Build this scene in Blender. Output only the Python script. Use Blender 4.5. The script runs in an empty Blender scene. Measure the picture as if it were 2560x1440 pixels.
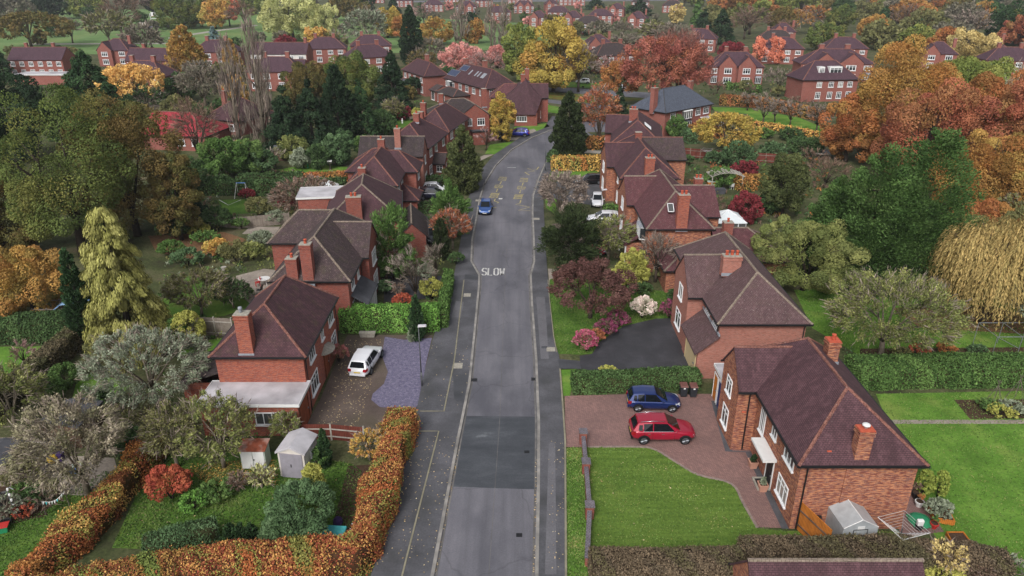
import bpy, math, random
import numpy as np
from mathutils import Vector, Matrix
R=math.radians; PI=math.pi
sc=bpy.context.scene; COL=sc.collection
# ---------------------------------------------------------------- camera, sky, sun, exposure
CAM_H=30.0; FPX=1800.0; PITCH=R(24)
cd=bpy.data.cameras.new("camera"); cam=bpy.data.objects.new("camera",cd); COL.objects.link(cam)
cam.location=(0,0,CAM_H); cam.rotation_euler=(R(90)-PITCH,0,0)
cd.sensor_width=36; cd.lens=36*FPX/2560; cd.clip_start=.5; cd.clip_end=6000
sc.camera=cam
wd=bpy.data.worlds.new("World"); sc.world=wd; wd.use_nodes=True
wn=wd.node_tree.nodes; wl=wd.node_tree.links
bg=wn['Background']; sky=wn.new('ShaderNodeTexSky'); sky.sky_type='NISHITA'; sky.sun_disc=False
sky.sun_elevation=R(43); sky.sun_rotation=R(200); sky.dust_density=4; sky.air_density=1.0; sky.ozone_density=1
hs=wn.new('ShaderNodeHueSaturation'); hs.inputs['Saturation'].default_value=.3   # an overcast sky is nearly grey
wl.new(sky.outputs[0],hs.inputs['Color']); wl.new(hs.outputs[0],bg.inputs[0]); bg.inputs[1].default_value=.115
sl=bpy.data.lights.new("sun","SUN"); sl.energy=1.5; sl.angle=R(22); sl.color=(1,.975,.955)
so=bpy.data.objects.new("sun",sl); COL.objects.link(so); so.rotation_euler=(R(90-43),0,R(-20))
sc.view_settings.view_transform='Standard'; sc.view_settings.look='None'
sc.view_settings.exposure=.48; sc.view_settings.gamma=1
sc.render.engine='CYCLES'
sc.cycles.max_bounces=5; sc.cycles.diffuse_bounces=3; sc.cycles.glossy_bounces=2; sc.cycles.transmission_bounces=3
sc.cycles.transparent_max_bounces=4; sc.cycles.volume_bounces=0; sc.cycles.caustics_reflective=False; sc.cycles.caustics_refractive=False
sc.cycles.use_denoising=True
try: sc.cycles.denoiser='OPENIMAGEDENOISE'
except Exception: pass
# pixel of the 2560x1440 photograph -> point of the place at height z, and the height of a top above a known spot
CP,SP=math.cos(PITCH),math.sin(PITCH)
def P(px,py,z=0.0):
    u=(px-1280)/FPX; v=(py-720)/FPX; t=(CAM_H-z)/(SP+v*CP)
    return (t*u,t*(CP-v*SP))
def topz(y,ty):
    q=(720-ty)/FPX; return CAM_H+y*(q*CP-SP)/(CP+q*SP)
def depth(y,z=0): return y*CP+(CAM_H-z)*SP
# ---------------------------------------------------------------- object helpers
def tag(o,label=None,cat=None,group=None,kind=None):
    if label: o['label']=label
    if cat: o['category']=cat
    if group: o['group']=group
    if kind: o['kind']=kind
    return o
def thing(name,label,cat,loc=(0,0,0),rz=0.0,group=None):
    o=bpy.data.objects.new(name,None); o.empty_display_size=.3; COL.objects.link(o)
    o.location=(loc[0],loc[1],loc[2] if len(loc)>2 else 0); o.rotation_euler=(0,0,rz)
    return tag(o,label,cat,group)
KIDS={}
def link(name,me,parent=None,loc=None,rz=0):
    o=bpy.data.objects.new(name,me); COL.objects.link(o)
    if parent is not None: o.parent=parent; KIDS.setdefault(parent.name,[]).append(o)
    if loc is not None: o.location=(loc[0],loc[1],loc[2] if len(loc)>2 else 0)
    if rz: o.rotation_euler=(0,0,rz)
    return o
def copy_tree(o,parent=None):
    c=o.copy(); COL.objects.link(c)
    if parent is not None: c.parent=parent; KIDS.setdefault(parent.name,[]).append(c)
    for k in list(KIDS.get(o.name,[])): copy_tree(k,c)
    return c
def auto_uv(me):
    uv=me.uv_layers.new(name="UVMap"); n=len(me.loops)
    co=np.empty(len(me.vertices)*3,np.float32); me.vertices.foreach_get('co',co); co=co.reshape(-1,3)
    out=np.zeros((n,2),np.float32)
    for p in me.polygons:
        nx,ny,nz=p.normal
        vi=list(p.vertices); c=co[vi]
        h=math.hypot(nx,ny)
        if h<.05: u=c[:,0]; v=c[:,1]
        else:
            t=(-ny/h,nx/h,0); b=(-nx*nz/h,-ny*nz/h,h)
            u=c[:,0]*t[0]+c[:,1]*t[1]; v=c[:,0]*b[0]+c[:,1]*b[1]+c[:,2]*b[2]
        out[p.loop_start:p.loop_start+len(vi),0]=u; out[p.loop_start:p.loop_start+len(vi),1]=v
    uv.data.foreach_set('uv',out.ravel())
class MB:
    def __init__(s): s.v=[]; s.f=[]; s.m=[]
    def poly(s,pts,m=0):
        b=len(s.v); s.v+= [tuple(p) for p in pts]; s.f.append(tuple(range(b,b+len(pts)))); s.m.append(m); return s
    def hexa(s,p,m=0):                       # p: 4 bottom (ccw) + 4 top
        b=len(s.v); s.v+=[tuple(q) for q in p]
        for f in ((3,2,1,0),(4,5,6,7),(0,1,5,4),(1,2,6,5),(2,3,7,6),(3,0,4,7)):
            s.f.append(tuple(b+i for i in f)); s.m.append(m)
        return s
    def box(s,x0,x1,y0,y1,z0,z1,m=0):
        return s.hexa([(x0,y0,z0),(x1,y0,z0),(x1,y1,z0),(x0,y1,z0),(x0,y0,z1),(x1,y0,z1),(x1,y1,z1),(x0,y1,z1)],m)
    def obox(s,o,t,n,a0,a1,b0,b1,z0,z1,m=0):  # oriented box: o + a*t + b*n
        q=lambda a,b,z:(o[0]+a*t[0]+b*n[0],o[1]+a*t[1]+b*n[1],o[2]+z)
        c=[q(a0,b0,z0),q(a1,b0,z0),q(a1,b1,z0),q(a0,b1,z0),q(a0,b0,z1),q(a1,b0,z1),q(a1,b1,z1),q(a0,b1,z1)]
        if t[0]*n[1]-t[1]*n[0]<0: c=[c[3],c[2],c[1],c[0],c[7],c[6],c[5],c[4]]
        return s.hexa(c,m)
    def prism(s,pts,z0,z1,m=0,top=True,bot=False):
        a=sum(pts[i][0]*pts[(i+1)%len(pts)][1]-pts[(i+1)%len(pts)][0]*pts[i][1] for i in range(len(pts)))
        if a<0: pts=pts[::-1]
        n=len(pts); b=len(s.v)
        s.v+=[(p[0],p[1],z0) for p in pts]+[(p[0],p[1],z1) for p in pts]
        for i in range(n):
            j=(i+1)%n; s.f.append((b+i,b+j,b+n+j,b+n+i)); s.m.append(m)
        if top: s.f.append(tuple(range(b+n,b+2*n))); s.m.append(m)
        if bot: s.f.append(tuple(range(b+n-1,b-1,-1))); s.m.append(m)
        return s
    def slab(s,pts,th,m=0,me=None):           # a sloping polygon thickened downwards
        n=len(pts); b=len(s.v); me=m if me is None else me
        a=Vector(pts[1])-Vector(pts[0]); c=Vector(pts[2])-Vector(pts[1])
        if a.cross(c).z<0: pts=pts[::-1]
        s.v+=[tuple(p) for p in pts]+[(p[0],p[1],p[2]-th) for p in pts]
        s.f.append(tuple(range(b,b+n))); s.m.append(m)
        s.f.append(tuple(range(b+2*n-1,b+n-1,-1))); s.m.append(me)
        for i in range(n):
            j=(i+1)%n; s.f.append((b+j,b+i,b+n+i,b+n+j)); s.m.append(me)
        return s
    def tube(s,pts,rad,n=6,m=0,cap=True):
        pts=[Vector(p) for p in pts]; b0=len(s.v); N=len(pts)
        if not hasattr(rad,'__len__'): rad=[rad]*N
        ref=None
        for i,p in enumerate(pts):
            d=(pts[min(i+1,N-1)]-pts[max(i-1,0)])
            if d.length<1e-6: d=Vector((0,0,1))
            d.normalize()
            r0=Vector((0,0,1)) if abs(d.z)<.9 else Vector((1,0,0))
            if ref is None: ref=r0
            u=d.cross(ref)
            if u.length<1e-3: u=d.cross(r0)
            u.normalize(); w=d.cross(u); ref=-w.cross(d) if False else ref
            for k in range(n):
                a=2*PI*k/n; q=p+rad[i]*(math.cos(a)*u+math.sin(a)*w); s.v.append(tuple(q))
        for i in range(N-1):
            for k in range(n):
                a=b0+i*n+k; c=b0+i*n+(k+1)%n; s.f.append((a,a+n,c+n,c)); s.m.append(m)
        if cap:
            s.f.append(tuple(b0+k for k in range(n))); s.m.append(m)
            s.f.append(tuple(b0+(N-1)*n+k for k in range(n-1,-1,-1))); s.m.append(m)
        return s
    def lathe(s,prof,c=(0,0,0),n=12,m=0):
        b=len(s.v)
        for r,z in prof:
            for k in range(n):
                a=2*PI*k/n; s.v.append((c[0]+r*math.cos(a),c[1]+r*math.sin(a),c[2]+z))
        for i in range(len(prof)-1):
            for k in range(n):
                a=b+i*n+k; d=b+i*n+(k+1)%n; s.f.append((a,d,d+n,a+n)); s.m.append(m)
        s.f.append(tuple(b+k for k in range(n-1,-1,-1))); s.m.append(m)
        s.f.append(tuple(b+(len(prof)-1)*n+k for k in range(n))); s.m.append(m)
        return s
    def mesh(s,name,mats,smooth=False,uv=True):
        me=bpy.data.meshes.new(name); me.from_pydata(s.v,[],s.f)
        for m in (mats if isinstance(mats,(list,tuple)) else [mats]): me.materials.append(m)
        me.polygons.foreach_set('material_index',s.m)
        if smooth: me.polygons.foreach_set('use_smooth',[True]*len(s.f))
        me.update()
        if uv: auto_uv(me)
        return me
    def build(s,name,mats,parent=None,loc=None,rz=0,smooth=False,bevel=0,uv=True):
        o=link(name,s.mesh(name,mats,smooth,uv),parent,loc,rz)
        if bevel:
            b=o.modifiers.new('bevel','BEVEL'); b.width=bevel; b.segments=2; b.limit_method='ANGLE'
        return o
# ---------------------------------------------------------------- materials
def lin(h):
    h=h.lstrip('#'); c=[int(h[i:i+2],16)/255 for i in (0,2,4)]
    return tuple((x/12.92 if x<=.04045 else ((x+.055)/1.055)**2.4) for x in c)
def rgba(c,k=1.0):
    if isinstance(c,str): c=lin(c)
    return (c[0]*k,c[1]*k,c[2]*k,1)
class NT:
    def __init__(s,name):
        s.mat=bpy.data.materials.new(name); s.mat.use_nodes=True; s.t=s.mat.node_tree
        s.n=s.t.nodes; s.b=s.n['Principled BSDF']
    def new(s,t,**k):
        n=s.n.new('ShaderNode'+t)
        for a,v in k.items(): setattr(n,a,v)
        return n
    def put(s,sock,v):
        if hasattr(v,'is_output'): s.t.links.new(v,sock)
        else: sock.default_value=v
    def noise(s,vec,scale,detail=4,rough=.55):
        n=s.new('TexNoise'); s.put(n.inputs['Scale'],scale); s.put(n.inputs['Detail'],detail); s.put(n.inputs['Roughness'],rough)
        if vec is not None: s.put(n.inputs['Vector'],vec)
        return n.outputs['Fac']
    def ramp(s,fac,stops):
        r=s.new('ValToRGB'); e=r.color_ramp.elements
        while len(e)<len(stops): e.new(.5)
        for i,(p,c) in enumerate(stops): e[i].position=p; e[i].color=rgba(c) if not isinstance(c,(int,float)) else (c,c,c,1)
        s.put(r.inputs[0],fac); return r.outputs[0]
    def mix(s,fac,a,b,mode='MIX'):
        m=s.new('MixRGB',blend_type=mode); s.put(m.inputs[0],fac); s.put(m.inputs[1],a); s.put(m.inputs[2],b); return m.outputs[0]
    def map(s,vec,scale=(1,1,1),loc=(0,0,0),rot=(0,0,0)):
        m=s.new('Mapping'); s.put(m.inputs['Vector'],vec); s.put(m.inputs['Scale'],scale); s.put(m.inputs['Location'],loc); s.put(m.inputs['Rotation'],rot); return m.outputs[0]
    def math(s,op,a,b=0.0):
        m=s.new('Math',operation=op); s.put(m.inputs[0],a); s.put(m.inputs[1],b); return m.outputs[0]
    def bump(s,h,strength=.4,dist=.02):
        b=s.new('Bump'); s.put(b.inputs['Height'],h); s.put(b.inputs['Strength'],strength); s.put(b.inputs['Distance'],dist)
        s.put(s.b.inputs['Normal'],b.outputs[0])
    def tc(s,o='Object'): return s.new('TexCoord').outputs[o]
    def pos(s): return s.new('NewGeometry').outputs['Position']
    def done(s,col,rough=.8,spec=.3,metal=0):
        s.put(s.b.inputs['Base Color'],col if hasattr(col,'is_output') else rgba(col)); s.put(s.b.inputs['Roughness'],rough)
        s.put(s.b.inputs['Specular IOR Level'],spec); s.put(s.b.inputs['Metallic'],metal); return s.mat
def plain(name,c,rough=.7,spec=.3,metal=0,var=.25,scale=3.0,dirt=None):
    t=NT(name); v=t.noise(t.tc(),scale,5)
    col=t.mix(t.ramp(v,[(.3,0.0),(.7,1.0)]),rgba(c,1-var),rgba(c,1+var*.6))
    if dirt:
        col=t.mix(t.ramp(t.noise(t.tc(),scale*.35,6),[(.45,0.0),(.7,.8)]),col,rgba(dirt))
    return t.done(col,rough,spec,metal)
def gloss(name,c,rough=.25,metal=0,coat=0):
    t=NT(name); m=t.done(c,rough,.5,metal); t.b.inputs['Coat Weight'].default_value=coat; t.b.inputs['Coat Roughness'].default_value=.05; return m
def brickmat(name,a,b,c3,mortar='8a7f76',streak=.55,clump=None):
    t=NT(name); uv=t.tc('UV')
    br=t.new('TexBrick'); br.offset=.5
    t.put(br.inputs['Vector'],uv); t.put(br.inputs['Color1'],rgba(a)); t.put(br.inputs['Color2'],rgba(b)); t.put(br.inputs['Mortar'],rgba(mortar))
    t.put(br.inputs['Scale'],1.0); t.put(br.inputs['Mortar Size'],.009); t.put(br.inputs['Brick Width'],.235); t.put(br.inputs['Row Height'],.078); t.put(br.inputs['Bias'],0.0)
    st=t.noise(t.map(uv,(2.6,13,1)),1.0,2,.6)
    col=t.mix(t.ramp(st,[(.47,0.0),(.58,streak)]),br.outputs['Color'],rgba(c3))
    st2=t.noise(t.map(uv,(2.2,13,1),(7,3,0)),1.0,2,.6)
    col=t.mix(t.ramp(st2,[(.5,0.0),(.6,streak)]),col,rgba(b))
    big=t.noise(uv,.35,5)
    col=t.mix(.4,col,t.ramp(big,[(.25,(.55,.5,.5)),(.75,(1.25,1.25,1.25))]),'MULTIPLY')
    t.bump(br.outputs['Fac'],-.3,.01)
    return t.done(col,.9,.2)
def tilemat(name,a,b,lich=0.0,moss=0.0,streak=.5,row=.105,lc='a39a93'):
    t=NT(name); uv=t.tc('UV')
    br=t.new('TexBrick'); br.offset=.5
    t.put(br.inputs['Vector'],uv); t.put(br.inputs['Color1'],rgba(a)); t.put(br.inputs['Color2'],rgba(b)); t.put(br.inputs['Mortar'],rgba(a,.35))
    t.put(br.inputs['Scale'],1.0); t.put(br.inputs['Mortar Size'],.012); t.put(br.inputs['Brick Width'],.19); t.put(br.inputs['Row Height'],row)
    col=br.outputs['Color']
    col=t.mix(t.ramp(t.noise(t.map(uv,(.9,.16,1)),1.0,6,.65),[(.42,0.0),(.66,streak)]),col,rgba(a,.42))
    col=t.mix(t.ramp(t.noise(t.map(uv,(2.5,1.6,1),(3,1,0)),1.0,5,.7),[(.5,0.0),(.72,.5)]),col,rgba(b,1.5))
    if moss: col=t.mix(t.ramp(t.noise(t.map(uv,(1.2,1.2,1),(9,2,0)),1.0,5,.7),[(.5,0.0),(.7,moss)]),col,rgba('4a4c22'))
    if lich: col=t.mix(t.ramp(t.noise(uv,6.5,3,.8),[(.6,0.0),(.68,lich)]),col,rgba(lc))
    t.bump(br.outputs['Fac'],-.5,.03)
    return t.done(col,.85,.25)
def woodmat(name,a,b,board=.12,horiz=False):
    t=NT(name); uv=t.tc('UV')
    br=t.new('TexBrick'); br.offset=0
    vec=t.map(uv,rot=(0,0,R(90))) if not horiz else uv
    t.put(br.inputs['Vector'],vec); t.put(br.inputs['Color1'],rgba(a)); t.put(br.inputs['Color2'],rgba(b)); t.put(br.inputs['Mortar'],rgba(a,.3))
    t.put(br.inputs['Scale'],1.0); t.put(br.inputs['Mortar Size'],.012); t.put(br.inputs['Brick Width'],30); t.put(br.inputs['Row Height'],board)
    col=t.mix(t.ramp(t.noise(t.tc(),2.2,6),[(.35,0.0),(.75,.7)]),br.outputs['Color'],rgba(b,1.3))
    t.bump(br.outputs['Fac'],-.4,.01)
    return t.done(col,.85,.2)
def groundmat(name,stops,scale=.6,detail=8,fine=None,rough=.95,spec=.1,bump=0.0,stretch=(1,1,1),rot=0,wear=None):
    t=NT(name); p=t.map(t.pos(),stretch,rot=(0,0,rot))
    col=t.ramp(t.noise(p,scale,detail,.65),stops)
    if fine:
        sc_,amt=fine; f=t.noise(t.pos(),sc_,3,.7)
        col=t.mix(amt,col,t.ramp(f,[(.25,(.35,.35,.35)),(.75,(1.7,1.7,1.7))]),'MULTIPLY')
    if wear:
        ws,c,lo,hi,am=wear; col=t.mix(t.ramp(t.noise(t.map(t.pos(),loc=(31,7,0)),ws,6,.6),[(lo,0.0),(hi,am)]),col,rgba(c))
    if bump: t.bump(t.noise(t.pos(),fine[0] if fine else 8,3),bump,.05)
    return t.done(col,rough,spec)
M={}
M['brick_orange']=brickmat('brick_orange','a4614a','6f3c36','c58a64',streak=.85)
M['brick_left']=brickmat('brick_left','9c4f3c','7e3d35','b4694c',streak=.6)
M['brick_pink']=brickmat('brick_pink','a86a5c','8d5649','b67a6a',streak=.45,mortar='9a8a80')
M['brick_red']=brickmat('brick_red','8e4437','74352f','9f5642',streak=.45)
M['brick_far']=brickmat('brick_far','935046','804039','9f5e50',streak=.35)
M['tile_near']=tilemat('tile_near','51393e','5e4348',.12,.0,.6)
M['tile_left']=tilemat('tile_left','4a3338','563b40',.12,.25,.55)
M['tile_lichen']=tilemat('tile_lichen','5a4547','634d4e',.6,.1,.3)
M['tile_red_lichen']=tilemat('tile_red_lichen','58373b','643f43',.5,.1,.3)
M['tile_grey']=tilemat('tile_grey','45393a','544446',.5,.3,.35)
M['tile_plum']=tilemat('tile_plum','4b343a','563b40',.12,.12,.55)
M['tile_dark']=tilemat('tile_dark','3b3335','4a3f40',.2,.2,.4)
M['tile_far']=tilemat('tile_far','4c3841','573f48',.1,.0,.5)
M['tile_scarlet']=tilemat('tile_scarlet','8e2c37','a03c44',.05,0,.3,row=.32)
M['slate']=tilemat('slate','4b505c','565c68',.08,0,.2,row=.2)
M['felt']=plain('felt','4a4b50',.9,var=.3,scale=1.2)
M['felt_light']=plain('felt_light','b9b6ba',.6,var=.18,scale=.9,dirt='7d7a7c')
M['ridge']=tilemat('ridge','724a42','8a6055',.5,.1,.25,row=.3)
M['ridge_grey']=tilemat('ridge_grey','776a60','8b7d70',.6,.35,.2,row=.3)
M['white']=plain('white_paint','d8d8d6',.45,.4,var=.05)
M['upvc']=gloss('upvc_white','e4e5e6',.35)
M['black']=plain('black_plastic','1b1b1d',.5,.4,var=.2)
M['lead']=plain('lead','8b8f96',.6,.4,var=.25)
M['pot']=plain('terracotta','b5563f',.8,var=.25,scale=6)
M['mortar']=plain('mortar_cap','9a958a',.9,var=.3,scale=5)
def glassmat():
    t=NT('window_glass'); oi=t.new('ObjectInfo').outputs['Random']
    col=t.ramp(oi,[(0,(.012,.015,.018)),(.55,(.03,.034,.038)),(.8,(.12,.12,.115)),(1,(.3,.29,.27))])
    return t.done(col,.06,.6)
M['glass']=glassmat()
M['bark']=plain('bark','4c4238',.95,var=.4,scale=4)
M['bark_grey']=plain('bark_grey','7c7264',.95,var=.35,scale=4)
M['bark_dark']=plain('bark_dark','352d27',.95,var=.4,scale=4)
M['steel']=plain('galvanised','8e9296',.5,.5,.6,var=.15)
M['wood_grey']=woodmat('wood_grey','6d645c','857b71')
M['wood_brown']=woodmat('wood_brown','5b4639','6d5546',.14,True)
M['wood_red']=woodmat('wood_red','5c2f28','6c3a30')
M['wood_orange']=woodmat('wood_orange','a8642a','b8712f',.1)
M['concrete']=plain('concrete','a9a39a',.9,var=.25,scale=4)
def leafmat():
    t=NT('foliage'); a=t.new('Attribute'); a.attribute_name='Col'; a.attribute_type='GEOMETRY'
    d=t.new('BsdfDiffuse'); tr=t.new('BsdfTranslucent'); mx=t.new('MixShader'); mx.inputs[0].default_value=.12
    t.put(d.inputs[0],a.outputs['Color']); t.put(tr.inputs[0],a.outputs['Color'])
    t.t.links.new(d.outputs[0],mx.inputs[1]); t.t.links.new(tr.outputs[0],mx.inputs[2])
    t.t.links.new(mx.outputs[0],t.n['Material Output'].inputs[0]); return t.mat
M['leaf']=leafmat()
# ---------------------------------------------------------------- foliage: many leaf-sized faces
def unit(a): return a/np.maximum(np.linalg.norm(a,axis=-1,keepdims=True),1e-6)
def sph(g,*n): return unit(g.normal(size=n+(3,)))
def cards_mesh(name,c,ax,nr,ln,wd,col,mats,extra=None):
    """diamond leaves: centre c, long axis ax, face normal nr, length, width, colour; extra = (MB, its material slot)"""
    n=len(c); ax=unit(ax); b=unit(np.cross(nr,ax)); ln=np.broadcast_to(ln,(n,))[:,None]; wd=np.broadcast_to(wd,(n,))[:,None]
    v=np.empty((n,4,3),np.float32)
    v[:,0]=c-ax*ln*.5; v[:,1]=c+b*wd*.5+ax*ln*.08; v[:,2]=c+ax*ln*.5; v[:,3]=c-b*wd*.5+ax*ln*.08
    v=v.reshape(-1,3); nv=len(v); faces=np.arange(nv,dtype=np.int32)
    ev=[];ef=[]
    if extra is not None: ev,ef=extra.v,extra.f
    tot=nv+len(ev); loops=[faces]; starts=np.arange(0,nv,4,dtype=np.int32); sizes=np.full(n,4,np.int32)
    if ev:
        fl=np.array([i+nv for f in ef for i in f],np.int32); sz=np.array([len(f) for f in ef],np.int32)
        st=nv+np.concatenate([[0],np.cumsum(sz)[:-1]]).astype(np.int32)
        loops.append(fl); starts=np.concatenate([starts,st]); sizes=np.concatenate([sizes,sz]); v=np.concatenate([v,np.array(ev,np.float32)])
    loops=np.concatenate(loops).astype(np.int32)
    me=bpy.data.meshes.new(name); me.vertices.add(tot); me.vertices.foreach_set('co',v.astype(np.float32).ravel())
    me.loops.add(len(loops)); me.loops.foreach_set('vertex_index',loops)
    me.polygons.add(len(starts)); me.polygons.foreach_set('loop_start',starts.astype(np.int32)); me.polygons.foreach_set('loop_total',sizes.astype(np.int32))
    for m in mats: me.materials.append(m)
    mi=np.zeros(len(starts),np.int32)
    if ev: mi[n:]=1
    me.polygons.foreach_set('material_index',mi)
    a=me.attributes.new('Col','FLOAT_COLOR','POINT')
    cc=np.ones((tot,4),np.float32); cc[:nv,:3]=np.repeat(np.clip(col,0,1),4,axis=0); a.data.foreach_set('color',cc.ravel())
    me.update(calc_edges=True); return me
PAL={}
def pal(name,*hx,k=1.0):
    a=np.array([lin(h) for h in hx],np.float32); l=(a@np.array([.3,.6,.1],np.float32))[:,None]; PAL[name]=(l+(a-l)*.86)*k*1.08
pal('oak','58682e','667434','48592a','7a7634',k=1.05)
pal('oakbrown','66602f','565a2c','745f33','7d6a36',k=1.0)
pal('ochre','b0863a','9a7634','c0963e','9c6a30','8a8238',k=1.05)
pal('gold','c89a3c','b08a3a','d8ac48','b4783a','98903c',k=1.1)
pal('yellow','e0b050','cc9a44','e8c068','b88a44',k=1.15)
pal('orange','c87a38','d48a42','b4602e','a87434',k=1.1)
pal('rust','b06a34','9c5830','bb7a3c','8e6230','a88038',k=1.0)
pal('copper','a8603c','96503a','b06c48','8a4a38','98703c',k=1.05)
pal('pinkred','c88076','b87068','d49488','b0827a',k=1.1)
pal('salmon','d87a5a','e48a68','c06a4c',k=1.05)
pal('crimson','7c2f36','8d363c','6b2a30',k=1.0)
pal('maple','5e403c','6a4843','52362f','76544c',k=0.95)
pal('redshrub','a2462f','b2553a','8c3a2b','a85f36',k=1.05)
pal('conifer','2f4a2c','38542f','273d26','456038',k=0.95)
pal('darkcon','293d29','32472c','223324','3a4f34',k=0.9)
pal('brightcon','44642c','507232','385428','668640',k=0.9)
pal('goldcon','9c9a48','86853a','b0ac5a','625f2a',k=1.0)
pal('olivecon','48522c','545e32','3c4526','666e3c',k=0.95)
pal('yew','303d22','3a4828','29341e','445030',k=.9)
pal('green','4d6a30','5a7a38','42602c','6b8540',k=1.0)
pal('laurel','5c8c30','6c9e36','4a7628','7eae44',k=0.9)
pal('privet','4f7030','5d7f38','43622a','688a3e',k=.95)
pal('hedgedark','3f5730','4a6338','364c2a','55703e',k=.95)
pal('hedgebrown','6c5c48','786650','5c5040','66603f','5f5a40',k=1.0)
pal('bluegreen','4a663f','567448','405834','6a8658',k=0.92)
pal('greygreen','7a8468','8a9478','69745a','98a088',k=1.0)
pal('olive','6a6a3c','787848','5a5c34','88854e',k=1.0)
pal('yellowgreen','a0a040','b0ac48','8a8c38','98983c',k=1.05)
pal('apple','7c8240','6c7638','949650','5e6a36',k=1.0)
pal('willow','ac9452','96844a','bc9e58','8a7c42','a4884a',k=1.05)
pal('pale','b5b56c','a6a866','c2c07c','949a60',k=1.1)
pal('cream','c0a860','b09a58','ccb56e','9a8a54',k=1.1)
pal('beech','bc7c38','a8582c','8c3c2a','8a8c3a','cc9c48','6e2e28',k=1.05)
pal('beechdark','9a4630','7c3428','b0642f','c08a3c','6c2c28','8c8c3c',k=1.0)
pal('beechgold','bc9038','a47c32','cca446','8a8a3c','b06c30',k=1.05)
pal('twig','8c7c70','7c6e64','998a7c','6e625a',k=1.0)
pal('twigpale','a09484','90846f','aea290','80766a',k=1.0)
pal('twigbrown','7a6252','6c5648','88705e',k=1.0)
pal('twigred','8a5a50','7c5048','986a5c',k=1.0)
pal('twigpink','a07c78','90706c','ae8c86',k=1.0)
pal('rhodo','b04468','c25478','9a3c5c','5e6a3c','d07a94',k=1.05)
pal('rhodopurple','8a3c5c','74344f','984a6c','56603c',k=1.0)
pal('rhodowhite','e4cfc4','d8c0b6','ecdcd0','6c7a48',k=1.05)
pal('eggcon','7c8a2c','8c9834','6a7826','98a43c',k=1.0)
pal('twigdim','8a7e72','7a6e62','968a7c','6c6258',k=1.0)
pal('twigmix','948a74','80765e','a89c84','7c7a54','8c8a60',k=1.0)
pal('coppered','a25a4c','8c4842','b26a5a','a0623a',k=1.0)
pal('hydrangea','a8605c','98544f','b87470','7a6a48',k=1.0)
pal('spruce','647c7c','70888a','56706e',k=1.0)
pal('woodgrey','7a7260','6c6656','86806a','5f604c',k=1.0)
def pick(g,name,shape,jit=.16,per_leaf=.3):
    """colours: each clump near one hue of the palette, each leaf a little off it"""
    p=PAL[name]; nc,n=shape; i=g.random(nc)*(len(p)-1e-3); a=p[i.astype(int)]; b=p[g.integers(0,len(p),nc)]
    base=a*.65+b*.35
    lf=p[g.integers(0,len(p),nc*n)].reshape(nc,n,3)
    col=base[:,None]*(1-per_leaf)+lf*per_leaf
    return (col*(1+g.normal(size=(nc,n,1))*jit)).clip(.004,1)
def clump_leaves(g,C,A,r,el,n,ls,asp,palette,droop=0.,up=.35,axr=.7,shell=.6,jit=.16,per_leaf=.3,flat=.55,back=-.55):
    """C clump centres, A outward axes, r radii, el elongation along A, n leaves each"""
    nc=len(C); d=sph(g,nc,n); dot=(d*A[:,None]).sum(-1,keepdims=True)
    d=np.where(dot<back,d-2*dot*A[:,None],d); dot=(d*A[:,None]).sum(-1,keepdims=True)
    rad=r[:,None,None]*(shell+(1-shell)*g.random((nc,n,1)))
    off=rad*(d+A[:,None]*dot*(el-1)); pos=C[:,None]+off
    ax=A[:,None]*1.0+sph(g,nc,n)*axr+np.array([0,0,-droop])
    nr=d+np.array([0,0,up])+sph(g,nc,n)*flat
    l=ls*(.5+1.0*g.random((nc,n)))
    col=pick(g,palette,(nc,n),jit,per_leaf)
    return [x.reshape(-1,3) for x in (pos,ax,nr)]+[l.ravel(),(l*asp).ravel(),col.reshape(-1,3)]
def cat(*parts): return [np.concatenate(x) for x in zip(*parts)]
def dome_dirs(g,n,low):
    z=low+(1-low)*g.random(n); a=g.random(n)*2*PI; h=np.sqrt(np.maximum(0,1-z*z)); return np.stack([h*np.cos(a),h*np.sin(a),z],-1)
def lumps(g,d,k=5,amp=.16):
    """low smooth bumps of a crown's outline"""
    s=sph(g,k); out=np.zeros(len(d))
    for v in s: out+=np.maximum(0,(d@v))**3*g.uniform(-amp,amp*1.4)
    return 1+out
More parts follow.
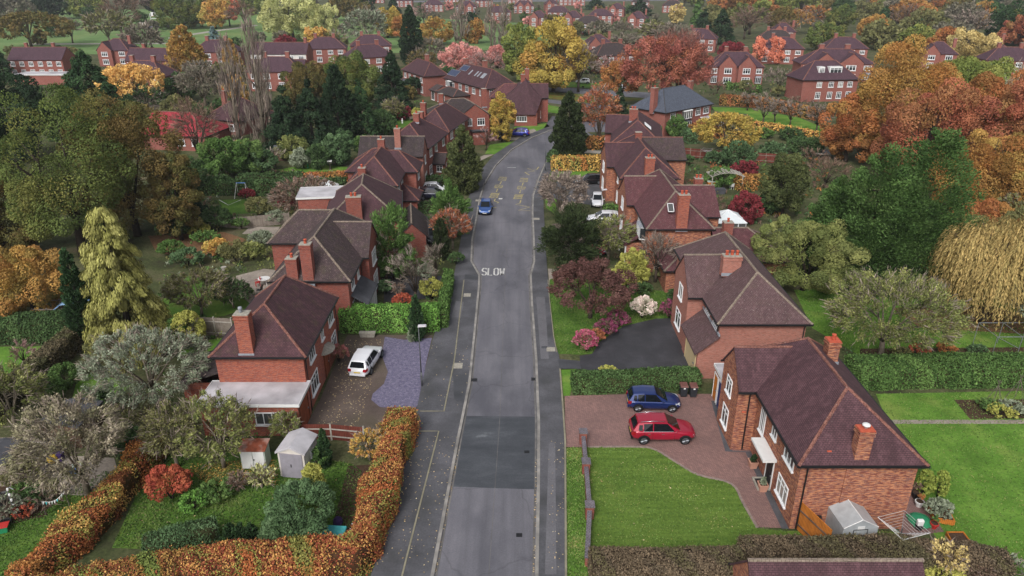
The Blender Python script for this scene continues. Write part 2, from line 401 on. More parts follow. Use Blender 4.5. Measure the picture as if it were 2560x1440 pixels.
def crown(kind,g,h,rx,px,palette):
    """leaves of one crown standing on z=0: h height, rx radius in metres; px metres per render pixel"""
    ls=max(.13,1.75*px)
    def count(area,cov): return int(np.clip(area*cov/(ls*ls*.5),60,60000))
    ry=rx*g.uniform(.9,1.1)
    if kind in('round','oval','sparse','shrub','ball','flower','wide','feather'):
        base={'round':.03,'oval':.05,'sparse':.26,'shrub':.0,'ball':.0,'flower':.0,'wide':.2,'feather':.02}[kind]*h
        rz=(h-base)/2; cz=base+rz; area=4*PI*((rx*ry*rz*rz)**.5)*.8
        cov={'round':4.6,'oval':4.2,'sparse':2.6,'shrub':3.6,'ball':4,'flower':3.4,'wide':3.0,'feather':4}[kind]
        clr={'round':.25,'oval':.25,'sparse':.2,'shrub':.26,'ball':.2,'flower':.22,'wide':.2,'feather':.22}[kind]*min(rx,rz)
        N=count(area,cov); nc=int(np.clip((1.7 if kind in('round','oval') else 1.5)*area/(PI*clr*clr*1.2),10,600)); nc=min(nc,max(10,N//16))
        n=max(8,N//nc); low=-.92 if kind in('round','oval','feather') else -.7 if kind not in('shrub','flower') else -.15
        d=dome_dirs(g,nc,low); fr=lumps(g,d,7,.0 if kind=='ball' else .2)*(1-(.0 if kind=='ball' else .42)*g.random(nc)**2.2)
        if kind in('round','oval','feather'): fr=np.where(g.random(nc)<.3,fr*g.uniform(.6,.8,nc),fr)   # an inner layer behind the gaps
        if kind in('round','oval','feather'):      # full skirts rather than a ball
            low_=np.maximum(0,-d[:,2]); hz=np.sqrt(np.maximum(.02,1-d[:,2]**2)); d=d.copy(); d[:,:2]*=np.where(low_>0,(1-low_**2.5)/hz,1)[:,None].clip(1,2.2)
        if kind=='wide': fr*=1-.25*np.maximum(0,d[:,2])
        C=d*np.array([rx-clr*.6,ry-clr*.6,rz-clr*.6])*fr[:,None]+np.array([0,0,cz])
        if kind in('shrub','flower','ball'): C[:,2]=np.maximum(C[:,2],.05*h)
        A=unit(d+np.array([0,0,.25])); r=clr*(.7+.6*g.random(nc))
        kw=dict(droop=.1,up=.3,shell=.78,flat=.22,back=-.3,per_leaf=.1,jit=.09)
        if kind=='sparse': kw=dict(droop=.0,up=.2,shell=.1,jit=.22)
        if kind=='ball': kw=dict(up=.1,shell=.85,axr=1.2)
        if kind=='wide': kw=dict(droop=.35,up=.5,shell=.35)
        if kind=='feather': kw=dict(droop=-.1,up=.3,shell=.4,axr=.45)
        asp={'feather':.3}.get(kind,.62)
        out=clump_leaves(g,C,A,r,1.15 if kind!='feather' else 1.9,n,ls*(1.5 if kind=='feather' else 1),asp,palette,**kw)
        if kind=='sparse':           # fine twigs among the thin leaves
            t=clump_leaves(g,C,A,r*1.2,1.5,max(2,n//9),ls*4,.08,'twig',up=.1,axr=.6,shell=.0)
            out=cat(out,t)
        return out
    if kind in('cone','column','weepcone','plume','egg'):
        pw={'cone':.75,'column':.35,'weepcone':.55,'plume':.6,'egg':.5}[kind]
        area=PI*rx*h*(1.1 if kind in('cone','weepcone') else 1.6)
        N=count(area,6.5 if kind=='plume' else 5.0); clr=np.clip(rx*.2,ls*.8,1.0 if kind!='plume' else 1.4); nc=int(np.clip(2.2*area/(PI*clr*clr),14,700)); nc=min(nc,max(14,N//12)); n=max(8,N//nc)
        u=g.random(nc*3); keep=g.random(nc*3)<((1-u)**pw*.95+.05); u=u[keep][:nc]; nc=len(u)
        a=g.random(nc)*2*PI; prof=(1-u)**pw if kind not in('egg','column','plume') else np.clip((1-u)**pw*np.minimum(1,.55+1.8*u),0,1)
        lob=1+.13*np.sin(a*5+u*17+g.random()*6)+.1*np.sin(a*3-u*29)
        rad=rx*prof*lob*(1-.22*g.random(nc)**2)-clr*(.5 if kind!='weepcone' else .2); rad=np.maximum(rad*np.where(g.random(nc)<.25,.72,1),.02)
        z=h*(.02+.95*u)
        if kind=='plume': z=np.minimum(z,h*.98); 
        C=np.stack([rad*np.cos(a),rad*np.sin(a)*ry/rx,z],-1); o=np.stack([np.cos(a),np.sin(a),np.zeros(nc)],-1)
        tilt={'cone':-.15,'column':1.3,'weepcone':-.75,'plume':.75,'egg':.8}[kind]
        A=unit(o+np.array([0,0,tilt])+g.normal(size=(nc,3))*.15); r=clr*(.75+.6*g.random(nc))*(1-.4*u)
        kw=dict(cone=dict(droop=.25,axr=.5),column=dict(droop=-.5,axr=.45),weepcone=dict(droop=1.1,axr=.35,flat=.3),plume=dict(droop=.0,axr=.45),egg=dict(droop=-.3,axr=.7))[kind]
        el={'cone':1.5,'column':1.7,'weepcone':1.6,'plume':1.9,'egg':1.1}[kind]
        return clump_leaves(g,C,A,r,el,n,ls*(1.25 if kind!='weepcone' else 1.9),.5 if kind!='weepcone' else .36,palette,up=.45,shell=.55,**kw)
    if kind=='willow':                       # billows of hanging strands
        base=.04*h; nm=26; dm=dome_dirs(g,nm,-.05); Mc=dm*np.array([rx*.72,ry*.72,h*.4])*(.55+.45*g.random((nm,1)))+np.array([0,0,h*.5]); mr=rx*g.uniform(.24,.4,nm)
        N=count(4*PI*rx*h*.5,8.5); ns=max(80,N//18); mi=g.integers(0,nm,ns); d=dome_dirs(g,ns,.0)
        S=Mc[mi]+d*mr[mi][:,None]*np.array([1,1,.75]); S[:,2]=np.minimum(S[:,2],h); L=np.clip((S[:,2]-base)*g.uniform(.35,1.0,ns),.5,h*.5)*np.clip(.35+np.hypot(d[:,0],d[:,1]),0,1)
        k=18; t=(np.arange(k)+g.random((ns,k)))/k
        o=unit(S*np.array([1,1,0])*.5/rx+d*np.array([1,1,0])+1e-4); pos=S[:,None]+o[:,None]*(rx*.12*np.sin(np.minimum(t*1.6,1.57)))[...,None]+np.array([0,0,-1])*(t**1.3*L[:,None])[...,None]+g.normal(size=(ns,k,3))*ls*.3
        ax=np.array([0,0,-1.0])+o[:,None]*(.9*(1-t))[...,None]+sph(g,ns,k)*.38; nr=o[:,None]+np.array([0,0,.3])+sph(g,ns,k)*.6
        l=ls*2.0*(.6+.8*g.random((ns,k)))
        return [x.reshape(-1,3) for x in (pos,ax,nr)]+[l.ravel(),(l*.22).ravel(),pick(g,palette,(ns,k),.16,.2).reshape(-1,3)]
    if kind in('bare','poplar','vase'):      # leafless: a cloud of fine twigs over the limbs
        base=.12*h if kind!='poplar' else .04*h; tl=max(.5,h*.055) if kind!='poplar' else max(.7,h*.05); tw=max(.02,.5*px)
        area=(4*PI*rx*(h-base)/2*.8) if kind!='poplar' else 5.2*rx*h
        N=int(np.clip(area*1.35/(tl*tw*.5)*(.24 if kind!='bare' or palette!='twigdim' else .13),250,7000)); nc=max(20,N//22); n=max(8,N//nc)
        if kind=='poplar':
            u=g.random(nc); prof=np.sin(np.clip(.18+.82*u,0,1)*PI)**.6; a=g.random(nc)*2*PI; rr=rx*prof*np.sqrt(g.random(nc))
            C=np.stack([rr*np.cos(a),rr*np.sin(a),base+(h-base)*u*.96],-1); A=unit(np.stack([np.cos(a)*.12,np.sin(a)*.12,np.ones(nc)],-1)); r=np.full(nc,rx*.22)
            return clump_leaves(g,C,A,r,3.2,n,tl*1.4,tw/(tl*1.4),palette,up=.0,axr=.22,shell=.0,jit=.2)
        rz=(h-base)/2; d=dome_dirs(g,nc,-.35); fr=lumps(g,d,6,.2)*(.45+.55*g.random(nc)**.6)
        C=d*np.array([rx,ry,rz])*.9*fr[:,None]+np.array([0,0,base+rz]); A=unit(d+np.array([0,0,.4 if kind=='bare' else 1.3])); r=np.full(nc,.16*(rx*ry*rz)**.333)
        return clump_leaves(g,C,A,r,1.5,n,tl,tw/tl,palette,up=.1,axr=.6,shell=.0,jit=.2)
    raise ValueError(kind)
def trunk_mesh(g,kind,h,rx,bark):
    mb=MB()
    if kind in('shrub','ball','flower','feather'):
        for i in range(5):
            a=g.random()*2*PI; mb.tube([(0,0,0),(rx*.25*math.cos(a),rx*.25*math.sin(a),h*.35),(rx*.5*math.cos(a),rx*.5*math.sin(a),h*.62)],[.04+.01*h,.03,.012],4)
        return mb.mesh('trunk',bark,True,False)
    r0=max(.08,.017*h+.02*rx)
    if kind in('cone','column','weepcone','plume','egg'):
        mb.tube([(0,0,-.1),(.02*h*g.normal()*.2,0,h*.4),(0,0,h*(.94 if kind!='plume' else .6))],[r0*1.2,r0*.7,.02],7)
        for i in range(10):
            z=h*(.06+.07*i); a=i*2.4; q=rx*.6*(1-z/h); mb.tube([(0,0,z),(q*math.cos(a),q*math.sin(a),z+q*.15)],[r0*.3,.01],4)
        return mb.mesh('trunk',bark,True,False)
    if kind=='poplar':
        mb.tube([(0,0,-.1),(.1,0,h*.5),(0,0,h*.95)],[r0*1.3,r0*.7,.02],7)
        for i in range(26):
            z=h*g.uniform(.06,.6); a=g.random()*2*PI; q=rx*g.uniform(.4,.9); zz=min(h*.97,z+h*g.uniform(.2,.4))
            mb.tube([(0,0,z),(q*.8*math.cos(a),q*.8*math.sin(a),z+(zz-z)*.35),(q*math.cos(a),q*math.sin(a),zz)],[r0*.35,r0*.22,.015],4)
        return mb.mesh('trunk',bark,True,False)
    fork=h*g.uniform(.2,.3); lean=g.normal(size=2)*.02*h
    T=Vector((lean[0],lean[1],fork)); mb.tube([(0,0,-.1),(lean[0]*.4,lean[1]*.4,fork*.5),T],[r0*1.25,r0,r0*.85],8)
    nl=7 if kind not in('bare','vase','sparse','willow') else 9
    for i in range(nl):
        a=2*PI*(i+g.random()*.6)/nl; e=g.uniform(.25,.85) if i else .1; q=rx*e
        E=Vector((q*math.cos(a),q*math.sin(a),fork+(h-fork)*g.uniform(.5,.88)*(1-.3*e*e)))
        mid=T.lerp(E,.5)+Vector((g.normal()*.05*rx,g.normal()*.05*rx,.04*h)); mb.tube([T-Vector((0,0,.05*h)),mid,E],[r0*.5,r0*.3,r0*.08],5)
        for j in range(4 if kind in('bare','vase','sparse','wide') else 2):
            f=g.uniform(.4,.9); S=T.lerp(mid,f*2) if f<.5 else mid.lerp(E,f*2-1); d=Vector((math.cos(a)+g.normal()*.6,math.sin(a)+g.normal()*.6,g.uniform(.2,.9))).normalized()
            L=rx*g.uniform(.3,.55); mb.tube([S,S+d*L*.5+Vector((0,0,L*.04)),S+d*L],[r0*.2,r0*.12,r0*.03],4)
            for k in range(2 if kind in('bare','vase') else 0):
                dd=(d+Vector(g.normal(size=3))*.6).normalized(); S2=S+d*L*g.uniform(.4,.9); mb.tube([S2,S2+dd*L*.6],[r0*.09,r0*.02],3)
    return mb.mesh('trunk',bark,True,False)
BARK={'bare':'bark','poplar':'bark_grey','vase':'bark','sparse':'bark_grey','wide':'bark','willow':'bark'}
PROTO={}; SEED=[7]
def plant_at(kind,x,y,h,rx,palette,label,cat='tree',name='tree',group=None,seed=None,share=False):
    """one tree or shrub: an Empty that parents trunk and crown; far ones share their meshes"""
    SEED[0]+=1; g=np.random.default_rng(SEED[0] if seed is None else seed)
    px=depth(y,h*.5)/720
    t=thing(name,label,cat,(x,y,0),0,group)
    if share:
        lv=int(round(math.log(px)/math.log(1.5))); key=(kind,palette,lv,g.integers(0,2)); H0=10.0; aspect=rx/h
        if key not in PROTO:
            pxx=1.5**lv; k=h/H0
            c=crown(kind,g,h,rx,pxx,palette); PROTO[key]=(cards_mesh('crown',*c,mats=[M['leaf']]),trunk_mesh(g,kind,h,rx,M[BARK.get(kind,'bark_dark')]),h,rx)
        cm,tm,h0,r0=PROTO[key]; t.scale=(rx/r0,rx/r0,h/h0); t.rotation_euler=(0,0,g.random()*6.28)
    else:
        c=crown(kind,g,h,rx,px,palette); cm=cards_mesh('crown',*c,mats=[M['leaf']]); tm=trunk_mesh(g,kind,h,rx,M[BARK.get(kind,'bark_dark')])
    link('trunk' if name!='shrub' else 'stem',tm,t); link('crown' if name!='shrub' else 'foliage',cm,t)
    return t
def tree(kind,bx,by,ty,wpx,palette,label,name='tree',cat='tree',group=None,share=None,r=None):
    x,y=P(bx,by); h=max(.35,topz(y,ty)); d=depth(y,h*.5); rx=r or wpx*.5*d/FPX
    if share is None: share=d>150
    # the visible top of a broad crown lies a little in front of and behind the trunk
    return plant_at(kind,x,y,h,rx,palette,label,cat,name,group,share=share)
def shrub(kind,bx,by,hm,wm,palette,label,cat='shrub',group=None):
    x,y=P(bx,by); return plant_at(kind,x,y,hm,wm*.5,palette,label,cat,'shrub',group,share=depth(y)>110)
def hedge(pts,w,h,palette,label,name='hedge',cov=3.2,rough=.12,group=None,core='3a3a24',world=False,taper=0.0,topv=.0,pal2=None):
    """a clipped hedge along a line of spots: a solid core under a coat of leaves"""
    SEED[0]+=1; g=np.random.default_rng(SEED[0])
    Q=[Vector(p if world else P(*p)) for p in pts]
    dm=min(depth(q.y,h) for q in Q); px=depth(sum(q.y for q in Q)/len(Q),h)/720
    ls=max(.11,2.0*px)
    L=[0]; 
    for a,b in zip(Q,Q[1:]): L.append(L[-1]+(b-a).length)
    tot=L[-1]; step=max(.5,ls*3); k=max(2,int(tot/step)+1); ss=[tot*i/(k-1) for i in range(k)]
    def at(s):
        for i in range(len(Q)-1):
            if s<=L[i+1]+1e-6: break
        f=(s-L[i])/max(1e-6,L[i+1]-L[i]); p=Q[i].lerp(Q[i+1],f); t=(Q[i+1]-Q[i]).normalized()
        # soften the corner
        return p,t
    mb=MB(); ring=[]; off0=Vector((Q[0].x,Q[0].y))
    prof=[(-.5,0),(-.5*(1-taper*.3),.55),(-.46*(1-taper),.93),(-.3*(1-taper),1.0),(.3*(1-taper),1.0),(.46*(1-taper),.93),(.5*(1-taper*.3),.55),(.5,0)]
    hs=[];
    for i,s in enumerate(ss):
        p,t=at(s)
        if 0<i<k-1:
            t2=at(min(tot,s+.4*w))[1]+at(max(0,s-.4*w))[1]
            if t2.length>.2: t=t2.normalized()
        n=Vector((-t.y,t.x)); hh=h*(1+topv*math.sin(s*1.3+SEED[0])*.5+topv*g.normal()*.3); ww=w*(1+rough*.5*math.sin(s*.9+1))
        hs.append((p,n,hh,ww)); b=len(mb.v)
        e=.93 
        for a,z in prof: q=p+n*a*ww*e; mb.v.append((q.x-off0.x,q.y-off0.y,max(-.05,z*hh*e)))
        ring.append(b)
    m=len(prof)
    for a,b in zip(ring,ring[1:]):
        for j in range(m-1): mb.f.append((a+j,b+j,b+j+1,a+j+1)); mb.m.append(0)
    mb.f.append(tuple(ring[0]+j for j in range(m))); mb.m.append(0); mb.f.append(tuple(ring[-1]+j for j in range(m-1,-1,-1))); mb.m.append(0)
    per=2*h+w; N=int(np.clip(tot*per*cov/(ls*ls*.55),150,60000))
    # leaves: along the length, round the section
    s=g.random(N)*tot; fi=s/tot*(k-1); i0=np.minimum(fi.astype(int),k-2); f=(fi-i0)[:,None]
    pp=np.array([[q[0].x,q[0].y] for q in hs]); nn=np.array([[q[1].x,q[1].y] for q in hs]); hh=np.array([q[2] for q in hs]); ww=np.array([q[3] for q in hs])
    p=pp[i0]*(1-f)+pp[i0+1]*f; n=unit(np.concatenate([nn[i0]*(1-f)+nn[i0+1]*f,np.zeros((N,1))],1)); hN=hh[i0]*(1-f[:,0])+hh[i0+1]*f[:,0]; wN=ww[i0]*(1-f[:,0])+ww[i0+1]*f[:,0]
    # ends too
    sec=np.array(prof); seg=np.hypot(np.diff(sec[:,0])*w,np.diff(sec[:,1])*h); cum=np.concatenate([[0],np.cumsum(seg)]); u=g.random(N)*cum[-1]; j=np.clip(np.searchsorted(cum,u)-1,0,m-2); fu=((u-cum[j])/np.maximum(seg[j],1e-6))[:,None]
    q=sec[j]*(1-fu)+sec[j+1]*fu; dn=np.stack([-(sec[j+1,1]-sec[j,1])*h,(sec[j+1,0]-sec[j,0])*w],-1); dn=unit(dn); 
    bump=1+rough*(np.sin(s*2.1+q[:,0]*5)*.3+np.sin(s*.7+q[:,1]*3)*.4+g.normal(size=N)*.25)
    rnd=g.normal(size=N)*ls*.35
    lat=q[:,0]*wN*bump+dn[:,0]*rnd; zz=np.maximum(.03,q[:,1]*hN*(1+rough*.35*(np.sin(s*1.7)*.4+g.normal(size=N)*.35))+dn[:,1]*rnd)
    endm=g.random(N)<w*h*2/(tot*per+w*h*2)
    tdir=np.stack([n[:,1],-n[:,0],np.zeros(N)],-1)
    pos=np.concatenate([p-np.array([off0.x,off0.y]),np.zeros((N,1))],1)+n*lat[:,None]+np.array([0,0,1.0])*zz[:,None]
    nr=n*dn[:,:1]+np.array([0,0,1.0])*dn[:,1:]
    if endm.any():
        E=endm; first=g.random(N)<.5; idx=np.where(first,0,k-1)[E]; out=np.where(first,1.0,-1.0)[E][:,None]
        nE=np.concatenate([nn[idx],np.zeros((E.sum(),1))],1); la=(g.random(E.sum())-.5)*ww[idx]; z=g.random(E.sum())*hh[idx]*.97
        tE=np.stack([nE[:,1],-nE[:,0],np.zeros(E.sum())],-1)
        sg=out*(-1.0); pos[E]=np.concatenate([pp[idx]-np.array([off0.x,off0.y]),np.zeros((E.sum(),1))],1)+nE*la[:,None]+tE*sg*(g.random((E.sum(),1))*.12)+np.array([0,0,1.0])*z[:,None]; nr[E]=tE*sg
    nr=nr+sph(g,N)*.55+np.array([0,0,.15]); ax=sph(g,N)+nr*.2
    ncl=max(4,int(tot*per/(.5 if ls<.3 else 3)))
    cl=pick(g,palette,(N,1),.16,.5)[:,0]
    # patches of one hue along the hedge
    P2=PAL[pal2 or palette]; ph=np.sin(s*.55+q[:,0]*1.5+SEED[0])+np.sin(s*1.37+q[:,1]*2.2)+.8*np.sin(s*3.1+q[:,0]*4)+g.normal(size=N)*.36; pi=((ph+2.4)/4.8*len(P2)).clip(0,len(P2)-1).astype(int)
    col=(cl*.2+P2[pi]*.8)*(1+g.normal(size=(N,1))*.22).clip(.4,1.8)
    l=ls*(.75+.5*g.random(N))
    key='core_'+core
    if key not in M: M[key]=plain(key,core,.95,.1,var=.4,scale=5)
    me=cards_mesh(name,pos,ax,nr,l,l*.7,col,[M['leaf'],M[key]],mb)
    o=link(name,me,None,(off0.x,off0.y,0)); return tag(o,label,'hedge',group)
# ---------------------------------------------------------------- the ground, the road, pavements, drives and lawns
M['soil']=groundmat('garden_ground',[(.32,'38352a'),(.45,'434a2e'),(.55,'55563c'),(.68,'5f5544')],.25,8,(4,.6))
M['lawn']=groundmat('lawn',[(.3,'3e5824'),(.5,'4c6a2a'),(.7,'5e7a36')],.45,8,(5,.5),bump=.3,wear=(.22,'6a7038',.52,.72,.55))
M['lawn_mown']=groundmat('mown_lawn',[(.3,'4a6028'),(.5,'566e2e'),(.7,'667c38')],.8,7,(6,.5),bump=.3,stretch=(.3,3.4,1),rot=R(4),wear=(.5,'808348',.6,.78,.4))
M['lawn_bright']=groundmat('bright_lawn',[(.3,'4a6a28'),(.5,'587c30'),(.7,'6c8c3c')],.4,7,(5,.4),bump=.3,wear=(.2,'8c9450',.54,.72,.7))
M['lawn_far']=groundmat('park_grass',[(.3,'546c40'),(.5,'5f7a48'),(.7,'74865a')],.06,8,(.6,.4),wear=(.03,'7d8450',.5,.7,.6))
M['leafy']=groundmat('leaf_strewn_grass',[(.3,'5a4a2a'),(.45,'66582f'),(.55,'4f6228'),(.7,'7a6236')],.5,8,(7,.8))
M['litter']=groundmat('fallen_leaf_ground',[(.3,'5e4836'),(.55,'785a42'),(.7,'6a5a3a')],.6,8,(6,.8))
M['road']=groundmat('asphalt',[(.3,'5d5b65'),(.5,'67656f'),(.7,'737179')],.22,9,(9,.25),rough=.75,spec=.35,stretch=(1.4,.35,1),wear=(.12,'545358',.48,.64,.7))
def road_mat():
    t=NT('asphalt'); p=t.pos()
    col=t.ramp(t.noise(t.map(p,(1.4,.35,1)),.22,9,.65),[(.3,'5a5960'),(.5,'65646a'),(.7,'727076')])
    col=t.mix(.6,col,t.ramp(t.noise(t.map(p,(1.6,.05,1),(5,2,0)),1.0,6,.6),[(.3,(.72,.72,.72)),(.5,(.98,.98,.98)),(.7,(1.2,1.2,1.2))]),'MULTIPLY')
    col=t.mix(.35,col,t.ramp(t.noise(p,11,3,.8),[(.25,(.45,.45,.45)),(.75,(1.6,1.6,1.6))]),'MULTIPLY')
    col=t.mix(t.ramp(t.noise(t.map(p,(1,.6,1),(31,7,0)),.16,7,.62),[(.48,0.0),(.64,.75)]),col,rgba('4b4b52'))
    v=t.new('TexVoronoi',feature='DISTANCE_TO_EDGE'); t.put(v.inputs['Scale'],.16); w=t.new('VectorMath',operation='ADD'); nz=t.new('TexNoise'); t.put(nz.inputs['Scale'],.8); t.put(nz.inputs['Vector'],p); t.t.links.new(p,w.inputs[0]); t.t.links.new(nz.outputs['Color'],w.inputs[1]); t.t.links.new(w.outputs[0],v.inputs['Vector'])
    col=t.mix(t.ramp(v.outputs['Distance'],[(.0,.35),(.01,0.0)]),col,rgba('3a3a3e'))
    return t.done(col,.72,.35)
M['road']=road_mat()
M['road_dark']=groundmat('dark_asphalt',[(.35,'383b40'),(.52,'42454a'),(.64,'4c4f54'),(.76,'74777a')],.5,9,(9,.3),rough=.7,spec=.4,stretch=(.7,1.5,1))
M['pave']=groundmat('pavement_asphalt',[(.3,'3f3f42'),(.5,'4f4f53'),(.7,'605f64')],.35,9,(8,.35),rough=.75,spec=.35,wear=(.3,'3c3d3c',.52,.7,.7))
M['drive_black']=groundmat('black_tarmac',[(.3,'2f2f33'),(.5,'38383c'),(.68,'45454a'),(.8,'5a5a5e')],.45,9,(8,.35),rough=.65,spec=.4)
M['drive_brown']=groundmat('brown_drive',[(.3,'4c423e'),(.5,'5c514b'),(.7,'6a5e56')],.35,9,(10,.4),rough=.85,wear=(.25,'4b4a36',.5,.7,.5))
M['slatechip']=groundmat('slate_chippings',[(.3,'56526a'),(.5,'686478'),(.7,'7d788c')],4.0,4,(12,.75),rough=.85,bump=.6)
M['patio']=groundmat('patio',[(.3,'7c736b'),(.5,'8e857b'),(.7,'a0968b')],.6,8,(5,.4))
M['gravel']=groundmat('gravel',[(.3,'8a857d'),(.7,'a8a39a')],.8,8,(8,.5))
M['bed']=groundmat('soil_bed',[(.3,'3a2e26'),(.6,'4c3c30'),(.75,'5d4a3a')],.8,8,(7,.7))
def paving_mat():
    t=NT('herringbone_brick'); p=t.map(t.pos(),rot=(0,0,R(45)))
    br=t.new('TexBrick'); br.offset=.5; t.put(br.inputs['Vector'],p); t.put(br.inputs['Color1'],rgba('95736c')); t.put(br.inputs['Color2'],rgba('7d625e')); t.put(br.inputs['Mortar'],rgba('4c403e'))
    t.put(br.inputs['Scale'],1.0); t.put(br.inputs['Brick Width'],.21); t.put(br.inputs['Row Height'],.105); t.put(br.inputs['Mortar Size'],.008)
    col=t.mix(t.ramp(t.noise(t.pos(),.3,8,.6),[(.4,0.0),(.7,.6)]),br.outputs['Color'],rgba('63504d')); t.bump(br.outputs['Fac'],-.3,.01)
    return t.done(col,.85,.25)
M['paving']=paving_mat()
M['kerb']=plain('kerbstone','8f8b86',.85,var=.3,scale=1.5,dirt='5c5a58')
M['kerb_worn']=plain('worn_channel','6f6c6a',.85,var=.35,scale=1.2,dirt='4c4b4a')
M['line_white']=plain('white_road_paint','c9c8c4',.7,var=.25,scale=3,dirt='8f8e8c')
M['line_yellow']=plain('yellow_road_paint','b0a269',.75,var=.25,scale=3,dirt='7c776a')
KEEP=[]
def sheet(name,pts,z,mat,world=False):
    q=[p if world else P(*p) for p in pts]; KEEP.append(q); a=sum(q[i][0]*q[(i+1)%len(q)][1]-q[(i+1)%len(q)][0]*q[i][1] for i in range(len(q)))
    if a<0: q=q[::-1]
    o=MB().poly([(p[0],p[1],z) for p in q]).build(name,M[mat],uv=False); return tag(o,kind='structure')
g0=MB().poly([(-2500,-60,0),(2500,-60,0),(2500,3500,0),(-2500,3500,0)]).build('ground',M['soil'],uv=False); tag(g0,kind='structure')
RL=[(1060,1560),(1085,1440),(1148,1100),(1176,960),(1187,850),(1199,720),(1200,690),(1180,655),(1182,600),(1192,548),(1200,500),(1212,460),(1240,415),(1280,375),(1330,345),(1375,327),(1440,313)]
RR=[(1335,1560),(1338,1440),(1343,1200),(1344,1060),(1338,900),(1328,760),(1325,690),(1334,655),(1333,600),(1330,530),(1332,490),(1345,450),(1362,410),(1385,378),(1425,355),(1480,338)]
WL=[P(*p) for p in RL]; WR=[P(*p) for p in RR]
def smooth_line(l,n=3):
    out=[]
    for i in range(len(l)-1):
        p0=l[max(0,i-1)];p1=l[i];p2=l[i+1];p3=l[min(len(l)-1,i+2)]
        for k in range(n):
            t=k/n; out.append(tuple(.5*((2*p1[j])+(-p0[j]+p2[j])*t+(2*p0[j]-5*p1[j]+4*p2[j]-p3[j])*t*t+(-p0[j]+3*p1[j]-3*p2[j]+p3[j])*t**3) for j in (0,1)))
    return out+[l[-1]]
def strip(name,A,B,z,mat,kind='structure'):
    n=min(len(A),len(B)); mb=MB()
    def rs(l):
        d=[0]
        for a,b in zip(l,l[1:]): d.append(d[-1]+math.dist(a,b))
        out=[]
        for i in range(60):
            s=d[-1]*i/59; j=0
            while j<len(l)-2 and d[j+1]<s: j+=1
            f=(s-d[j])/max(1e-6,d[j+1]-d[j]); out.append((l[j][0]+(l[j+1][0]-l[j][0])*f,l[j][1]+(l[j+1][1]-l[j][1])*f))
        return out
    A,B=rs(A),rs(B)
    for i in range(59): mb.poly([(*A[i],z),(*B[i],z),(*B[i+1],z),(*A[i+1],z)])
    return tag(mb.build(name,M[mat],uv=False),kind=kind)
def raised(name,pts,z,mat): # a pavement with real edges
    q=[p for p in pts]; mb=MB().prism(q,-.05,z); return tag(mb.build(name,M[mat],uv=False),kind='structure')
def ribbon(l,w,z0,z1,mb,m=0):
    """a low ridge (kerb, edging, painted line) of width w along a line"""
    n=len(l); nr=[]
    for i in range(n):
        a=l[max(0,i-1)]; b=l[min(n-1,i+1)]; d=math.hypot(b[0]-a[0],b[1]-a[1]) or 1; nr.append((-(b[1]-a[1])/d,(b[0]-a[0])/d))
    for i in range(n-1):
        p=[(l[i][0]-nr[i][0]*w/2,l[i][1]-nr[i][1]*w/2),(l[i+1][0]-nr[i+1][0]*w/2,l[i+1][1]-nr[i+1][1]*w/2),(l[i+1][0]+nr[i+1][0]*w/2,l[i+1][1]+nr[i+1][1]*w/2),(l[i][0]+nr[i][0]*w/2,l[i][1]+nr[i][1]*w/2)]
        if z1-z0<.02: mb.poly([(q[0],q[1],z1) for q in p],m)
        else: mb.hexa([(q[0],q[1],z0) for q in p]+[(q[0],q[1],z1) for q in p],m)
    return mb
strip('road',WL,WR,.008,'road')
tag(ribbon([P(*p) for p in ((1222,1440),(1250,1040),(1262,720),(1268,600))],.03,0,.0165,MB()).build('road_seam',M['kerb_worn'],uv=False),kind='structure')
sheet('road_patch',[(1152,1040),(1344,1042),(1342,1224),(1130,1217)],.014,'road_dark')
# pavements
PL=[(880,1560),(930,1440),(985,1240),(1030,1080),(1062,930),(1082,850),(1108,770),(1135,690),(1152,600),(1170,500),(1192,440),(1235,388),(1300,345),(1370,318),(1430,303)]
PR=[(1415,1560),(1416,1440),(1413,1100),(1405,985),(1400,900),(1385,850),(1374,740),(1366,650),(1360,540),(1358,490),(1372,440),(1392,400),(1420,372),(1470,352)]
ZP=.11
def pave(name,A,B):
    mb=MB()
    def rs(l,n=70):
        d=[0]
        for a,b in zip(l,l[1:]): d.append(d[-1]+math.dist(a,b))
        out=[]
        ys=[l[0][1]+(l[-1][1]-l[0][1])*i/(n-1) for i in range(n)]
        for y in ys:
            j=0
            while j<len(l)-2 and l[j+1][1]<y: j+=1
            f=(y-l[j][1])/max(1e-6,l[j+1][1]-l[j][1]); out.append((l[j][0]+(l[j+1][0]-l[j][0])*f,y))
        return out
    A,B=rs(A),rs(B)
    for i in range(69): mb.poly([(*A[i],ZP),(*B[i],ZP),(*B[i+1],ZP),(*A[i+1],ZP)])
    return tag(mb.build(name,M['pave'],uv=False),kind='structure')
WPL=[P(*p) for p in PL]; WPR=[P(*p) for p in PR]
KEEP.append(WPL+WPR[::-1]); pave('pavement',WPL,WL); pave('pavement',WR,WPR)
for l,side in ((WL,-1),(WR,1)):
    k=ribbon([(x+side*.08,y) for x,y in l],.2,0,ZP+.015,MB()); tag(k.build('kerb',M['kerb'],uv=False),kind='structure')
    k=ribbon([(x-side*.12,y) for x,y in l],.12,0,.016,MB()); tag(k.build('gutter_line',M['kerb_worn'],uv=False),kind='structure')
def edging(pts,w=.09,z=ZP+.03,mat='kerb'):
    return tag(ribbon([P(*p,ZP) for p in pts],w,0,z,MB()).build('pavement_edging',M[mat],uv=False),kind='structure')
M['edging']=plain('concrete_edging','847f6c',.9,var=.25,scale=2)
edging([(1000,1460),(1053,1250),(1097,1078),(1030,1078)],.1,mat='edging')
edging([(1050,1028),(1110,1028),(1136,900),(1160,700)],.1,mat='edging')
edging([(1415,1460),(1413,1100),(1405,985),(1400,922)],.12,mat='edging')
